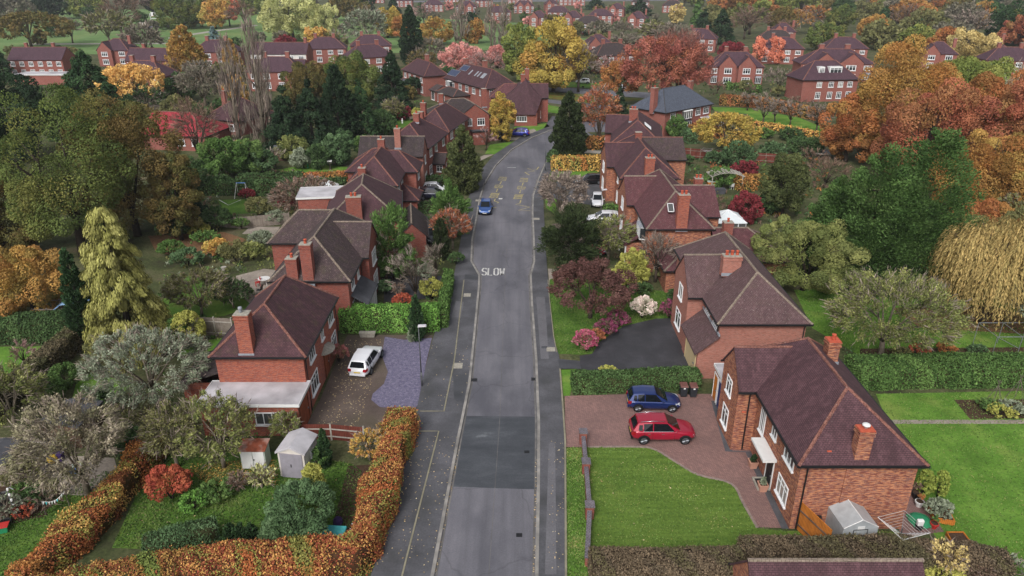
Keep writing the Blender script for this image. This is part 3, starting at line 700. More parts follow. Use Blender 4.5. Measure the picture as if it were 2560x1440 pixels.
edging([(1392,880),(1384,840),(1373,740),(1370,700)],.08,mat='edging')
# the dark seams and paler re-laid panels of the pavements
def patch(pts,mat,z=ZP+.004): return sheet('pavement_patch',pts,z,mat)
M['pave_pale']=groundmat('relaid_asphalt',[(.3,'5d5c60'),(.6,'68676b')],.6,8,(9,.3),rough=.75)
M['pave_dark']=groundmat('damp_asphalt',[(.3,'38393c'),(.6,'45464a')],.6,8,(9,.3),rough=.6,spec=.4)
patch([(1362,1440),(1391,1440),(1388,1110),(1372,1110)],'pave_pale'); patch([(1352,900),(1372,900),(1362,745),(1340,745)],'pave_pale')
patch([(1140,755),(1128,795),(1152,797),(1160,757)],'pave_pale'); patch([(1160,700),(1196,702),(1194,690),(1163,688)],'pave_dark')
patch([(1133,938),(1135,1000),(1158,1010),(1170,940)],'pave_dark'); patch([(1395,900),(1450,905),(1453,925),(1400,925)],'pave_dark')
# covers: inspection lids and drains set in the tarmac
def lid(px,py,w,l,mat,label,z): 
    x,y=P(px,py); mb=MB().box(-w/2,w/2,-l/2,l/2,-.02,.006).box(-w/2+.05,w/2-.05,-l/2+.05,l/2-.05,.0,.012)
    o=mb.build('manhole_cover',M[mat],None,(x,y,z)); tag(o,label,'manhole cover')
lid(1145,917,.75,.9,'mortar','square pale cover in the west pavement beside the slate bed',ZP)
lid(1168,740,.7,.8,'mortar','square pale cover in the west pavement by the clipped laurel',ZP)
lid(1377,876,.75,.75,'mortar','pale square cover at the mouth of the black tarmac drive',ZP)
lid(1361,871,.5,.4,'felt','small grey cover next to the pale square one by the black drive',ZP)
lid(1341,549,.8,.8,'mortar','pale cover in the east pavement beside the yew',ZP)
lid(1196,503,.8,.8,'mortar','pale cover in the pavement behind the parked blue car',ZP)
lid(1185,950,.5,.5,'black','dark gully grate in the west gutter by the slate bed',.006)
lid(1336,948,.5,.5,'black','dark gully grate in the east gutter by the green hedge',.006)
lid(1298,1338,.35,.3,'black','small round dark cover in the pale carriageway at the front',.01)
lid(1317,1130,.35,.3,'black','small dark valve cover in the dark road patch',.016)
# road markings
def stroke(mb,l,w,z): return ribbon(l,w,z-.004,z,mb)
GL={'S':[[(1,.85),(.75,1),(.25,1),(0,.85),(0,.65),(.25,.52),(.75,.48),(1,.35),(1,.15),(.75,0),(.25,0),(0,.15)]],'L':[[(0,1),(0,0),(1,0)]],
 'O':[[(.25,0),(0,.15),(0,.85),(.25,1),(.75,1),(1,.85),(1,.15),(.75,0),(.25,0)]],'W':[[(0,1),(.25,0),(.5,.8),(.75,0),(1,1)]],
 'C':[[(1,.85),(.75,1),(.25,1),(0,.85),(0,.15),(.25,0),(.75,0),(1,.15)]],'H':[[(0,0),(0,1)],[(1,0),(1,1)],[(0,.5),(1,.5)]],'K':[[(0,0),(0,1)],[(1,1),(0,.45),(1,0)]],
 'E':[[(1,1),(0,1),(0,0),(1,0)],[(0,.5),(.8,.5)]],'P':[[(0,0),(0,1),(.8,1),(1,.85),(1,.65),(.8,.5),(0,.5)]],'A':[[(0,0),(.5,1),(1,0)],[(.2,.4),(.8,.4)]],'R':[[(0,0),(0,1),(.8,1),(1,.85),(1,.65),(.8,.5),(0,.5)],[(.5,.5),(1,0)]],
 '-':[[(.5,.5),(.5,.5)]]}
def word(mb,txt,o,u,v,cw,ch,gap,w,z):
    """letters from o, running along u, standing along v"""
    s=0
    for c in txt:
        if c!=' ':
            for st in GL[c]: stroke(mb,[(o[0]+u[0]*(s+a*cw)+v[0]*b*ch,o[1]+u[1]*(s+a*cw)+v[1]*b*ch) for a,b in st],w,z)
        s+=cw+gap
    return s
mb=MB(); x0,y0=P(1205,688); word(mb,'SLOW',(x0,y0),(1,0),(0,1),.44,1.9,.2,.17,.014); tag(mb.build('road_marking',M['line_white'],uv=False),kind='structure')
def keep_clear(A,B,side,zig1,zig2):
    """the school sign: three words along the kerb between two zigzags, read from the pavement side"""
    a=Vector(A); b=Vector(B); d=(b-a); L=d.length; d=d/L; v=Vector((-d.y,d.x))*side; mb=MB(); ch=1.15
    txts=['CLEAR','KEEP','SCHOOL'] if side<0 else ['SCHOOL','KEEP','CLEAR']
    tot=len('CLEARKEEPSCHOOL'); dash=2.0; cw=(L-2*dash-1.6)/tot*.74; gap=cw*.35; s=0
    for i,t in enumerate(txts):
        if side<0: # letters turned to face the other kerb: write backwards along the line
            seg=len(t)*(cw+gap); word(mb,t,tuple(a+d*(s+seg)+v*(ch)),tuple(-d),tuple(-v),cw,ch,gap,.13,.014)
        else: word(mb,t,tuple(a+d*s),tuple(d),tuple(v),cw,ch,gap,.13,.014)
        s+=len(t)*(cw+gap)+.4
        if i<2: stroke(mb,[tuple(a+d*(s-.1)+v*.55),tuple(a+d*(s+dash-.6)+v*.55)],.16,.014); s+=dash-.1
    for z in (zig1,zig2): stroke(mb,[P(*p) for p in z],.17,.014)
    tag(mb.build('road_marking',M['line_yellow'],uv=False),kind='structure')
keep_clear(P(1304,498),P(1322,441),1,[(1326,527),(1296,526),(1324,518),(1289,511),(1300,508),(1302,501)],[(1324,438),(1312,431),(1337,428),(1318,421),(1342,424),(1347,417)])
keep_clear(P(1243,495),P(1270,438),1,[(1227,519),(1241,519)],[(1243,508),(1247,506),(1236,503),(1238,497)])
mb=MB(); stroke(mb,[P(1268,419),P(1290,419)],.16,.014); stroke(mb,[P(1247,497),P(1256,497)],.5,.013); tag(mb.build('road_marking',M['line_white'],uv=False),kind='structure')
# drives and lawns on the near east side
sheet('driveway_paving',[(1412,990),(1590,985),(1745,985),(1780,985),(1905,1120),(2000,1322),(1893,1318),(1860,1258),(1828,1208),(1745,1186),(1690,1155),(1640,1125),(1600,1117),(1412,1118)],.012,'paving')
sheet('lawn',[(1468,1119)]+[(1600,1119),(1622,1121.5),(1640,1127),(1664,1140),(1690,1157),(1716,1174),(1744,1188),(1775,1198),(1805,1203),(1828,1211),(1846,1232),(1858,1260),(1875,1291),(1892,1321)]+[(1960,1328),(2030,1326),(2250,1330),(2420,1420),(2420,1500),(1470,1500)],.016,'lawn_mown')
sheet('lawn',[(1413,1120),(1458,1120),(1468,1390),(1470,1500),(1416,1500)],.02,'lawn_bright')
sheet('driveway',[(1453,925),(1449,890),(1480,885),(1500,852),(1560,812),(1640,795),(1700,790),(1760,930),(1600,945)],.012,'drive_black')
sheet('lawn',[(1452,887),(1394,885),(1385,850),(1374,745),(1374,700),(1400,690),(1700,735),(1700,795),(1640,797),(1560,815),(1500,854),(1480,885)],.02,'lawn')
sheet('lawn',[(1402,925),(1440,922),(1425,990),(1408,990)],.02,'lawn_bright')
sheet('garden_path',[(1370,672),(1373,715),(1405,700),(1412,672)],.012,'patio')
# back gardens, east
sheet('lawn',[(2190,985),(2700,975),(2760,1500),(2440,1480),(2330,1330)],.012,'lawn_bright')
sheet('garden_path',[(2225,1050),(2700,1050),(2700,1060),(2232,1060)],.02,'patio')
sheet('vegetable_bed',[(2385,1000),(2700,998),(2720,1045),(2425,1048)],.024,'bed')
sheet('lawn',[(1985,725),(2200,715),(2330,745),(2700,760),(2700,890),(2150,890),(2030,820)],.012,'lawn_bright')
sheet('leaf_litter',[(2230,770),(2480,765),(2560,790),(2560,835),(2300,820)],.018,'litter')
sheet('soil_bed',[(2150,872),(2600,868),(2700,900),(2150,905)],.02,'bed')
sheet('patio',[(2255,1235),(2290,1215),(2360,1330),(2245,1345)],.022,'paving')
# west side
sheet('driveway',[(868,838),(960,838),(1082,838),(1062,930),(1032,1075),(760,1075),(800,1000)],.012,'drive_brown')
sheet('slate_bed',[(962,842),(1010,850),(1080,845),(1066,905),(1046,1015),(1028,1024),(950,1018),(928,1000),(932,985),(960,960),(970,930),(955,890)],.02,'slatechip')
sheet('lawn',[(390,1130),(700,1130),(880,1160),(905,1180),(880,1330),(840,1345),(560,1380),(280,1370)],.012,'lawn')
sheet('leaf_litter',[(470,1170),(600,1150),(700,1185),(640,1215),(500,1200)],.018,'leafy')
sheet('soil_bed',[(870,1165),(960,1160),(930,1290),(880,1350),(835,1300)],.016,'bed')
sheet('lawn',[(0,1290),(70,1300),(170,1230),(260,1180),(330,1180),(60,1440),(-120,1480)],.012,'lawn')
sheet('patio',[(110,1160),(180,1140),(285,1145),(300,1190),(215,1240),(120,1235),(70,1200)],.018,'patio'); sheet('soil_bed',[(-60,1180),(60,1150),(110,1235),(120,1290),(30,1310),(-80,1300)],.016,'bed')
sheet('lawn',[(-120,868),(110,866),(200,845),(80,955),(-140,965)],.012,'lawn_bright')
sheet('lawn',[(190,960),(230,930),(330,960),(280,1010),(180,1000)],.012,'lawn_bright')
sheet('lawn',[(440,860),(560,845),(540,885),(455,890)],.012,'lawn_bright')
sheet('lawn',[(395,760),(470,690),(560,705),(650,760),(560,790),(430,800)],.012,'lawn')
sheet('patio',[(590,690),(660,672),(720,680),(690,730),(640,775),(600,735)],.018,'patio')
sheet('leaf_litter',[(370,590),(560,580),(620,600),(480,650),(390,630)],.014,'litter')
sheet('patio',[(605,585),(625,567),(700,567),(690,586)],.016,'patio')
sheet('lawn',[(545,500),(640,497),(640,532),(560,538)],.012,'lawn')
sheet('lawn',[(690,425),(790,408),(870,418),(870,430),(740,432)],.012,'lawn_bright')
sheet('lawn',[(980,300),(1060,290),(1040,315),(960,325)],.012,'lawn')
sheet('driveway',[(1030,545),(1080,543),(1095,540),(1095,640),(1040,640)],.012,'drive_brown')
sheet('driveway',[(960,690),(1050,690),(1105,690),(1088,745),(960,755)],.012,'drive_black')
sheet('driveway',[(1005,500),(1100,500),(1110,470),(1150,470),(1140,530),(1020,530)],.012,'drive_brown')
sheet('driveway',[(1060,420),(1180,405),(1190,440),(1090,450)],.012,'drive_black')
sheet('lawn',[(1035,640),(1085,640),(1090,655),(1030,660)],.012,'lawn')
sheet('lawn',[(1212,385),(1225,362),(1295,352),(1240,386)],.012,'lawn_bright')
sheet('driveway',[(1225,352),(1300,330),(1335,322),(1345,332),(1310,350)],.016,'patio')
sheet('lawn',[(1285,318),(1365,308),(1380,320),(1330,332),(1290,334)],.012,'lawn_bright')
sheet('driveway',[(1180,412),(1235,386),(1210,388),(1165,408)],.013,'patio')
# east, further on
sheet('lawn',[(1372,446),(1378,425),(1490,425),(1500,440),(1400,444)],.012,'lawn_bright')
sheet('driveway',[(1366,470),(1400,450),(1540,447),(1545,470),(1480,485),(1530,520),(1390,500)],.012,'pave')
sheet('lawn',[(1365,520),(1362,490),(1392,498),(1388,535)],.012,'lawn_bright')
sheet('driveway',[(1455,382),(1520,385),(1520,378),(1460,374)],.012,'gravel')
sheet('driveway',[(1380,560),(1550,540),(1560,600),(1400,650)],.012,'drive_brown')
# the crossroads with its green beyond the bend
sheet('cross_road',[(1355,216),(1700,236),(1700,250),(1350,229)],.012,'road')
sheet('cross_road',[(1365,248),(1500,262),(1620,262),(1650,300),(1560,330),(1440,330),(1360,320),(1380,290),(1440,300),(1560,300),(1590,276),(1480,272),(1365,256)],.012,'road')
sheet('lawn',[(1368,226),(1500,240),(1620,248),(1500,262),(1370,245)],.012,'leafy')
sheet('lawn',[(1400,204),(1560,212),(1480,220),(1390,216)],.016,'lawn_bright')
sheet('lawn',[(1366,262),(1400,268),(1395,284),(1366,280)],.012,'lawn_bright')
sheet('lawn',[(1520,268),(1575,262),(1582,272),(1540,284)],.016,'leafy')
# far gardens and the park
sheet('lawn',[(1780,268),(1870,270),(2000,295),(2060,320),(2050,340),(1890,318),(1870,285),(1790,280)],.012,'lawn_bright')
sheet('park_grass',[(-700,140),(1000,132),(1400,120),(1350,60),(900,36),(200,20),(-900,25)],.010,'lawn_far')
sheet('park_path',[(60,112),(420,110),(420,107),(60,109)],.018,'gravel')
sheet('park_path',[(420,94),(520,78),(640,62),(645,64),(525,81),(422,97)],.018,'gravel')
sheet('lawn',[(1440,96),(1540,92),(1560,110),(1450,112)],.012,'lawn_far')
sheet('far_road',[(1000,2),(2700,-8),(2700,-4),(1000,6)],.012,'road')
sheet('ploughed_field',[(2260,12),(2600,8),(2600,20),(2270,24)],.014,'bed')
# ---------------------------------------------------------------- houses
NV={'E':(1,0),'W':(-1,0),'S':(0,-1),'N':(0,1)}
class House:
    def __init__(s,name,label,loc,rz=0.0,absolute=False,cat='house',group=None,wall='brick_red',roof='tile_plum',detail=2,ridge='ridge'):
        s.t=thing(name,label,cat,(loc[0],loc[1],0),rz,group); s.ox,s.oy=(loc[0],loc[1]) if absolute else (0,0)
        s.wall=wall; s.roof=roof; s.d=detail; s.rg=ridge; s.eps=0
    def B(s,mb,name,mats,parent=None,**k): return mb.build(name,mats,parent or s.t,**k)
    def block(s,x0,x1,y0,y1,ze,zr,axis='y',ends=('hip','hip'),ov=.3,wall=None,roof=None,runs=None,z0=-.05,gutter=True,ridge=True):
        x0-=s.ox;x1-=s.ox;y0-=s.oy;y1-=s.oy
        wall=wall or s.wall; roof=roof or s.roof; mw=s.t.matrix_basis; KEEP.append([tuple((mw@Vector((a,b,0)))[:2]) for a,b in ((x0-.4,y0-.4),(x1+.4,y0-.4),(x1+.4,y1+.4),(x0-.4,y1+.4))])
        # work in a frame whose ridge runs along b
        T=(lambda a,b,z:(a,b,z)) if axis=='y' else (lambda a,b,z:(b,a,z))
        a0,a1,b0,b1=(x0,x1,y0,y1) if axis=='y' else (y0,y1,x0,x1)
        am=(a0+a1)/2; hs=(a1-a0)/2; rise=zr-ze; sl=rise/(hs+ov); zw=ze+ov*sl-.03
        mb=MB(); c=[T(a0,b0,0),T(a1,b0,0),T(a1,b1,0),T(a0,b1,0)]
        mb.prism([(q[0],q[1]) for q in c],z0,zw,top=False)
        for e,b in ((ends[0],b0),(ends[1],b1)):
            if e=='gable': 
                p=[T(a0,b,zw),T(a1,b,zw),T(am,b,zw+hs*sl-.04)]; mb.poly(p if (b==b0)==(axis=='y') else p[::-1])
        s.B(mb,'wall',M[wall])
        gv=.09
        be0=b0-(ov if ends[0]=='hip' else gv if ends[0]=='gable' else 0); be1=b1+(ov if ends[1]=='hip' else gv if ends[1]=='gable' else 0)
        r=runs or (hs+ov,hs+ov)
        br0=be0+(r[0] if ends[0]=='hip' else 0); br1=be1-(r[1] if ends[1]=='hip' else 0)
        if br1<br0: br0=br1=(br0+br1)/2
        A0,A1=a0-ov,a1+ov
        rb=MB(); th=.13
        def sag(p): return p
        if br1-br0<.05:
            m=T(am,(br0+br1)/2,zr)
            planes=[[T(A1,be0,ze),T(A1,be1,ze),m],[T(A0,be1,ze),T(A0,be0,ze),m],[T(A0,be0,ze),T(A1,be0,ze),m],[T(A1,be1,ze),T(A0,be1,ze),m]]
        else:
            planes=[[T(A1,be0,ze),T(A1,be1,ze),T(am,br1,zr),T(am,br0,zr)],[T(A0,be1,ze),T(A0,be0,ze),T(am,br0,zr),T(am,br1,zr)]]
            if ends[0]=='hip': planes.append([T(A0,be0,ze),T(A1,be0,ze),T(am,br0,zr)])
            if ends[1]=='hip': planes.append([T(A1,be1,ze),T(A0,be1,ze),T(am,br1,zr)])
        for pl in planes: rb.slab(pl,th)
        ro=s.B(rb,'roof',M[roof])
        if ridge:
            rr=.1 if s.d>1 else .13; tb=MB(); lines=[(T(am,br0,zr),T(am,br1,zr))]
            if ends[0]=='hip': lines+=[(T(am,br0,zr),T(A0,be0,ze)),(T(am,br0,zr),T(A1,be0,ze))]
            if ends[1]=='hip': lines+=[(T(am,br1,zr),T(A0,be1,ze)),(T(am,br1,zr),T(A1,be1,ze))]
            for p,q in lines:
                p,q=Vector(p),Vector(q); L=(q-p).length
                if L<.1: continue
                up=Vector((0,0,-.03))
                if s.d>1:
                    n=max(1,int(L/.33))
                    for i in range(n):
                        u,v=p.lerp(q,i/n)+up,p.lerp(q,(i+1.12)/n)+up; tb.tube([u,v],[rr*.86,rr*1.12],6)
                else: tb.tube([p+up,q+up],rr,5)
            s.B(tb,'ridge_tiles',M[s.rg],ro,smooth=False)
        if gutter and s.d>0:
            zt=ze-.02; g=.1
            def run(p,q):
                d=(Vector(q)-Vector(p)); L=d.length; t=d/L; n=Vector((t.y,-t.x,0)); gb=MB().obox(p,t,n,-.05,L+.05,.0,g,-.13,.0); s.B(gb,'gutter',M['black'],uv=False)
            k=[T(A0,be0,zt),T(A1,be0,zt),T(A1,be1,zt),T(A0,be1,zt)]
            if axis=='x': k=[k[0],k[3],k[2],k[1]]
            if ends[0]=='gable' and ends[1]=='gable': pass
            # eaves: the two long sides, and hipped ends
            if axis=='y':
                run(k[1],k[2]); run(k[3],k[0])
                if ends[0]=='hip': run(k[0],k[1])
                if ends[1]=='hip': run(k[2],k[3])
            else:
                run(k[0],k[1]); run(k[2],k[3])
                if ends[1]=='hip': run(k[1],k[2])
                if ends[0]=='hip': run(k[3],k[0])
        return zw
    def win(s,f,x,y,z,w,h,cols=2,transom=True,frame='upvc',sill=True):
        n=NV[f] if isinstance(f,str) else f; t=(-n[1],n[0]); o=(x-s.ox,y-s.oy,z); mb=MB(); fr=.07 if s.d>1 else .1
        if s.d==0: fr=.13
        d=.06
        mb.obox(o,t,n,-w/2,-w/2+fr,-.05,d,0,h); mb.obox(o,t,n,w/2-fr,w/2,-.05,d,0,h)
        mb.obox(o,t,n,-w/2+fr,w/2-fr,-.05,d,0,fr); mb.obox(o,t,n,-w/2+fr,w/2-fr,-.05,d,h-fr,h)
        for i in range(1,cols):
            a=-w/2+w*i/cols; mb.obox(o,t,n,a-fr*.4,a+fr*.4,-.05,d-.008,fr,h-fr)
        if transom: mb.obox(o,t,n,-w/2+fr,w/2-fr,-.05,d-.014,h*.7-fr*.35,h*.7+fr*.35)
        if sill: mb.obox(o,t,n,-w/2-.07,w/2+.07,-.05,.13,-.09,-.004)
        fo=s.B(mb,'window',M[frame],uv=False)
        pb=MB(); q=lambda a,zz:(o[0]+t[0]*a+n[0]*.02,o[1]+t[1]*a+n[1]*.02,z+zz)
        pb.poly([q(-w/2+.02,.02),q(w/2-.02,.02),q(w/2-.02,h-.02),q(-w/2+.02,h-.02)]); s.B(pb,'pane',M['glass'],fo,uv=False)
        return fo
    def bay(s,f,x,y,z,w,h,proj=.6,cols=3,top='lead'):
        """a boxed-out window with its own little roof"""
        n=NV[f]; t=(-n[1],n[0]); o=(x-s.ox,y-s.oy,z); mb=MB()
        q=lambda a,b,zz:(o[0]+t[0]*a+n[0]*b,o[1]+t[1]*a+n[1]*b,z+zz); k=.35*proj
        ring=[(-w/2,-.05),(-w/2+k,proj),(w/2-k,proj),(w/2,-.05)]
        for (a,b),(c,e) in zip(ring,ring[1:]):
            for zz0,zz1 in ((0,.12),(h-.1,h)): mb.hexa([q(a,b,zz0),q(c,e,zz0),q(c*.94,e*.9-.05,zz0),q(a*.94,b*.9-.05,zz0)]+[q(a,b,zz1),q(c,e,zz1),q(c*.94,e*.9-.05,zz1),q(a*.94,b*.9-.05,zz1)])
            m=1 if (c-a)*(c-a)<.6*w*w*.3 else cols
            for i in range(m+1):
                f_=i/m; mb.tube([q(a+(c-a)*f_,b+(e-b)*f_,.1),q(a+(c-a)*f_,b+(e-b)*f_,h-.05)],.05,4)
        mb.poly([q(a,b,.02) for a,b in ring])
        fo=s.B(mb,'bay_window',M['upvc'],uv=False); pb=MB()
        for (a,b),(c,e) in zip(ring,ring[1:]): pb.poly([q(a*.97,b*.96,.1),q(c*.97,e*.96,.1),q(c*.97,e*.96,h-.05),q(a*.97,b*.96,h-.05)])
        s.B(pb,'pane',M['glass'],fo,uv=False)
        rb=MB(); rr=[(a*1.06,b+.08 if b>0 else b) for a,b in ring]; rb.hexa([q(*rr[0],h),q(*rr[3],h),q(*rr[2],h),q(*rr[1],h)][::-1]+[q(-w/2,-.02,h+.38),q(-w/2+k,proj*.3,h+.36),q(w/2-k,proj*.3,h+.36),q(w/2,-.02,h+.38)]) if False else None
        rb.poly([q(*rr[0],h),q(*rr[1],h),q(rr[1][0]*.8,0,h+.35),q(rr[0][0]*.9,0,h+.35)]); rb.poly([q(*rr[1],h),q(*rr[2],h),q(rr[2][0]*.8,0,h+.35),q(rr[1][0]*.8,0,h+.35)]); rb.poly([q(*rr[2],h),q(*rr[3],h),q(rr[3][0]*.9,0,h+.35),q(rr[2][0]*.8,0,h+.35)])
        s.B(rb,'bay_roof',M[top],fo)
    def door(s,f,x,y,w=.95,h=2.05,mat='wood_brown',z=0,frame='white',name='door',panels=True):
        n=NV[f]; t=(-n[1],n[0]); o=(x-s.ox,y-s.oy,z); mb=MB()
        mb.obox(o,t,n,-w/2,w/2,-.04,.03,0.01,h)
        if panels and s.d>1:
            for a in (-.24*w,.24*w):
                for z0,z1 in ((.2,.45*h),(.52*h,.92*h)): mb.obox(o,t,n,a-.17*w,a+.17*w,.03,.045,z0,z1)
        do=s.B(mb,name,M[mat]); fb=MB(); fr=.09
        for a in (-w/2-fr,w/2): fb.obox(o,t,n,a,a+fr,-.04,.06,0,h+fr)
        fb.obox(o,t,n,-w/2,w/2,-.04,.06,h,h+fr); s.B(fb,name+'_frame',M[frame],do,uv=False)
        if s.d>1: hb=MB().obox(o,t,n,w*.36,w*.42,.045,.1,h*.46,h*.5); s.B(hb,'handle',M['steel'],do,uv=False)
        return do
    def chimney(s,x,y,z0,z1,w=.95,d=.7,pots=1,wall=None,cap='mortar',flash=True,name='chimney'):
        x-=s.ox;y-=s.oy; mb=MB().box(x-w/2,x+w/2,y-d/2,y+d/2,z0,z1)
        mb.box(x-w/2-.05,x+w/2+.05,y-d/2-.05,y+d/2+.05,z1-.32,z1-.2); mb.box(x-w/2-.05,x+w/2+.05,y-d/2-.05,y+d/2+.05,z1-.08,z1+.003)
        c=s.B(mb,name,M[wall or s.wall])
        cb=MB().box(x-w/2-.02,x+w/2+.02,y-d/2-.02,y+d/2+.02,z1+.004,z1+.07); s.B(cb,'cap',M[cap],c)
        for i in range(pots):
            px=x+(i-(pots-1)/2)*min(.42,w/max(pots,1)); pb=MB().lathe([(.14,0),(.13,.1),(.12,.3),(.15,.33),(.15,.38),(.1,.4)],(px,y,z1+.06),8); s.B(pb,'chimney_pot',M['pot'],c,smooth=True)
        if flash and s.d>1:
            fb=MB().box(x-w/2-.06,x+w/2+.06,y-d/2-.07,y-d/2-.02,z0+.1,z0+.36); s.B(fb,'flashing',M['lead'],c)
        return c
    def pipe(s,x,y,z0,z1,n=(1,0)):
        x-=s.ox;y-=s.oy; s.B(MB().tube([(x+n[0]*.3,y+n[1]*.3,z1),(x+n[0]*.09,y+n[1]*.09,z1-.35),(x+n[0]*.09,y+n[1]*.09,z0)],.05,6),'downpipe',M['black'],uv=False)
    def flat(s,x0,x1,y0,y1,h,roof='felt_light',wall=None,ov=.15,fascia='white',th=.16,name='flat_roof',slope=0):
        x0-=s.ox;x1-=s.ox;y0-=s.oy;y1-=s.oy
        s.B(MB().prism([(x0,y0),(x1,y0),(x1,y1),(x0,y1)],-.05,h-.005,top=True),'wall',M[wall or s.wall])
        r=s.B(MB().box(x0-ov,x1+ov,y0-ov,y1+ov,h,h+th),name,M[roof])
        fb=MB(); e=.035
        fb.box(x0-ov-e,x1+ov+e,y0-ov-e,y0-ov-.002,h-.03,h+th+.04).box(x0-ov-e,x1+ov+e,y1+ov+.002,y1+ov+e,h-.03,h+th+.04).box(x0-ov-e,x0-ov-.002,y0-ov,y1+ov,h-.03,h+th+.04).box(x1+ov+.002,x1+ov+e,y0-ov,y1+ov,h-.03,h+th+.04)
        s.B(fb,'fascia',M[fascia],r)
        return r
    def lean(s,pts,th=.12,roof=None,name='lean_to_roof'):
        """a sloping roof given by its corners (x,y,z)"""
        mb=MB(); mb.slab([(p[0]-s.ox,p[1]-s.oy,p[2]) for p in pts],th); return s.B(mb,name,M[roof or s.roof])
    def walls(s,pts,z0,z1,wall=None,top=False):
        mb=MB().prism([(p[0]-s.ox,p[1]-s.oy) for p in pts],z0,z1,top=top); return s.B(mb,'wall',M[wall or s.wall])
    def box(s,name,x0,x1,y0,y1,z0,z1,mat,bevel=0): return s.B(MB().box(x0-s.ox,x1-s.ox,y0-s.oy,y1-s.oy,z0,z1),name,M[mat],bevel=bevel)
    def skylight(s,p,n,w,l):
        """a roof window or panel: p centre on the slope, n direction of the eave (xy), slope unit"""
        pass
def panel(h,name,mat,c,run,up,w,l,lift=.06,th=.07,frame=None):
    """a flat pane lying on a roof slope: c centre (local), run along the eave, up along the slope"""
    r=Vector(run).normalized(); u=Vector(up).normalized(); n=r.cross(u)
    if n.z<0: n=-n
    c=Vector(c)+n*lift; a=r*w/2; b=u*l/2; d=n*th
    o=MB().hexa([c-a-b,c+a-b,c+a+b,c-a+b,c-a-b+d,c+a-b+d,c+a+b+d,c-a+b+d]).build(name,M[mat],h.t)
    if frame:
        f=MB(); k=.06
        for s0,s1,t0,t1 in ((-1,1,-1,-1+k*2/l),(-1,1,1-k*2/l,1),(-1,-1+k*2/w,-1,1),(1-k*2/w,1,-1,1)):
            q=lambda s_,t_,e:c+a*s_+b*t_+n*(th*e+.012); f.hexa([q(s0,t0,-.2),q(s1,t0,-.2),q(s1,t1,-.2),q(s0,t1,-.2),q(s0,t0,1),q(s1,t0,1),q(s1,t1,1),q(s0,t1,1)])
        f.build('frame',M[frame],o,uv=False)
    return o
M['solar']=gloss('solar_panel','2c3550',.2)
M['blue_door']=plain('blue_door_paint','232f63',.5,.4,var=.12)
M['cream']=plain('cream_paint','c8b48c',.6,var=.08)
M['door_brown']=woodmat('door_brown','7a4129','8a4a30',.11)
M['door_grey']=plain('door_grey','a4a6aa',.5,var=.1)
M['render']=plain('white_render','cfccc6',.85,var=.08)
# ---- east side, first house
h=House('brick_house','big orange-brick house with hipped plum roof beside the red car',(19.5,39),absolute=True,wall='brick_orange',roof='tile_near')
h.block(16.2,22.75,32.75,45,4.8,7.75,runs=(3.4,3.4))
h.block(14.85,19.6,40.3,43.9,4.8,7.0,'x',('gable','none'))
h.walls([(18.75,32.69),(20.1,32.69),(20.1,32.74),(18.75,32.74)],0,4.72)
h.chimney(19.42,32.98,4.5,6.85,.8,.62,0,cap='pot'); 
ck=MB().lathe([(.1,0),(.1,.16),(.22,.18),(.22,.24),(.12,.3)],(-.08,-6.02,6.9),10); h.B(ck,'chimney_cowl',M['white'],smooth=True)
h.chimney(21.0,41.6,6.0,7.75,.75,.75,1,cap='pot')
h.flat(15.35,17.4,43.92,47.2,2.55,'felt_light',ov=.08)
h.door('W',15.35,45.0,1.6,2.2,'blue_door',name='garage_door',panels=False); h.door('W',15.35,46.55,.85,2.1,'wood_orange')
h.win('W',14.85,42.2,3.3,1.1,1.25,2); h.win('W',14.85,42.2,.75,1.25,1.5,2)
h.win('W',16.2,38.95,2.4,.85,2.2,3,False); h.win('W',16.2,36.9,3.45,.8,1.1,2); h.win('W',16.2,34.35,3.45,1.5,1.15,3); h.win('W',16.2,34.5,.75,1.6,1.35,3)
h.door('W',16.2,36.7,1.0,2.05,'black'); h.box('door_canopy',15.35,16.21,35.9,38.3,2.3,2.46,'white'); h.box('door_step',15.4,16.2,36.1,37.3,0,.14,'mortar'); h.box('door_mat',15.5,16.0,36.3,37.1,.141,.16,'black')
h.pipe(16.55,32.75,.1,4.75,(0,-1)); h.pipe(15.6,40.3,.1,4.75,(0,-1)); h.box('air_brick',15.25,15.5,40.26,40.299,3.0,3.12,'pot')
h.box('vent_tile',17.6,17.85,33.0,33.2,5.22,5.34,'pot')
# ---- second
h=House('brick_house','pink-brick house with lichen-speckled hip roof beside the black tarmac drive',(19.4,57),absolute=True,wall='brick_pink',roof='tile_lichen',ridge='ridge_grey')
h.block(16.1,22.75,49.65,65.3,5,8.0,runs=(3.2,3.6)); h.block(14.7,19.5,54.5,59.7,5,7.7,'x',('gable','none'))
h.chimney(18.1,55.2,6.6,8.35,1.5,.75,3)
h.walls([(14.6,49.6),(16.11,49.6),(16.11,54.5),(14.6,54.5)],0,2.5); h.lean([(14.3,49.35,2.35),(14.3,54.5,2.35),(16.1,54.5,3.9),(16.1,49.35,3.9)])
mb=MB().poly([(14.6-19.4,49.6-57,2.5),(16.1-19.4,49.6-57,2.5),(16.1-19.4,49.6-57,3.8)]); h.B(mb,'wall',M['brick_pink'])
h.box('lead_flashing',15.98,16.098,49.35,54.5,3.9,4.06,'lead')
h.door('W',14.6,51.6,3.2,2.1,'cream',name='garage_door',panels=False,frame='cream')
h.win('W',14.7,57.1,3.6,1.3,1.35,2,False); h.win('W',14.7,57.1,.85,1.8,1.6,2); h.win('W',16.1,53.2,4.05,1.2,.85,3,False); h.win('W',16.1,50.9,4.05,1.2,.85,3,False)
h.win('W',16.1,62.5,3.6,1.3,1.2,2); h.pipe(16.1,49.9,2.6,4.95,(-1,0)); h.pipe(22.6,49.65,.1,4.9,(0,-1))
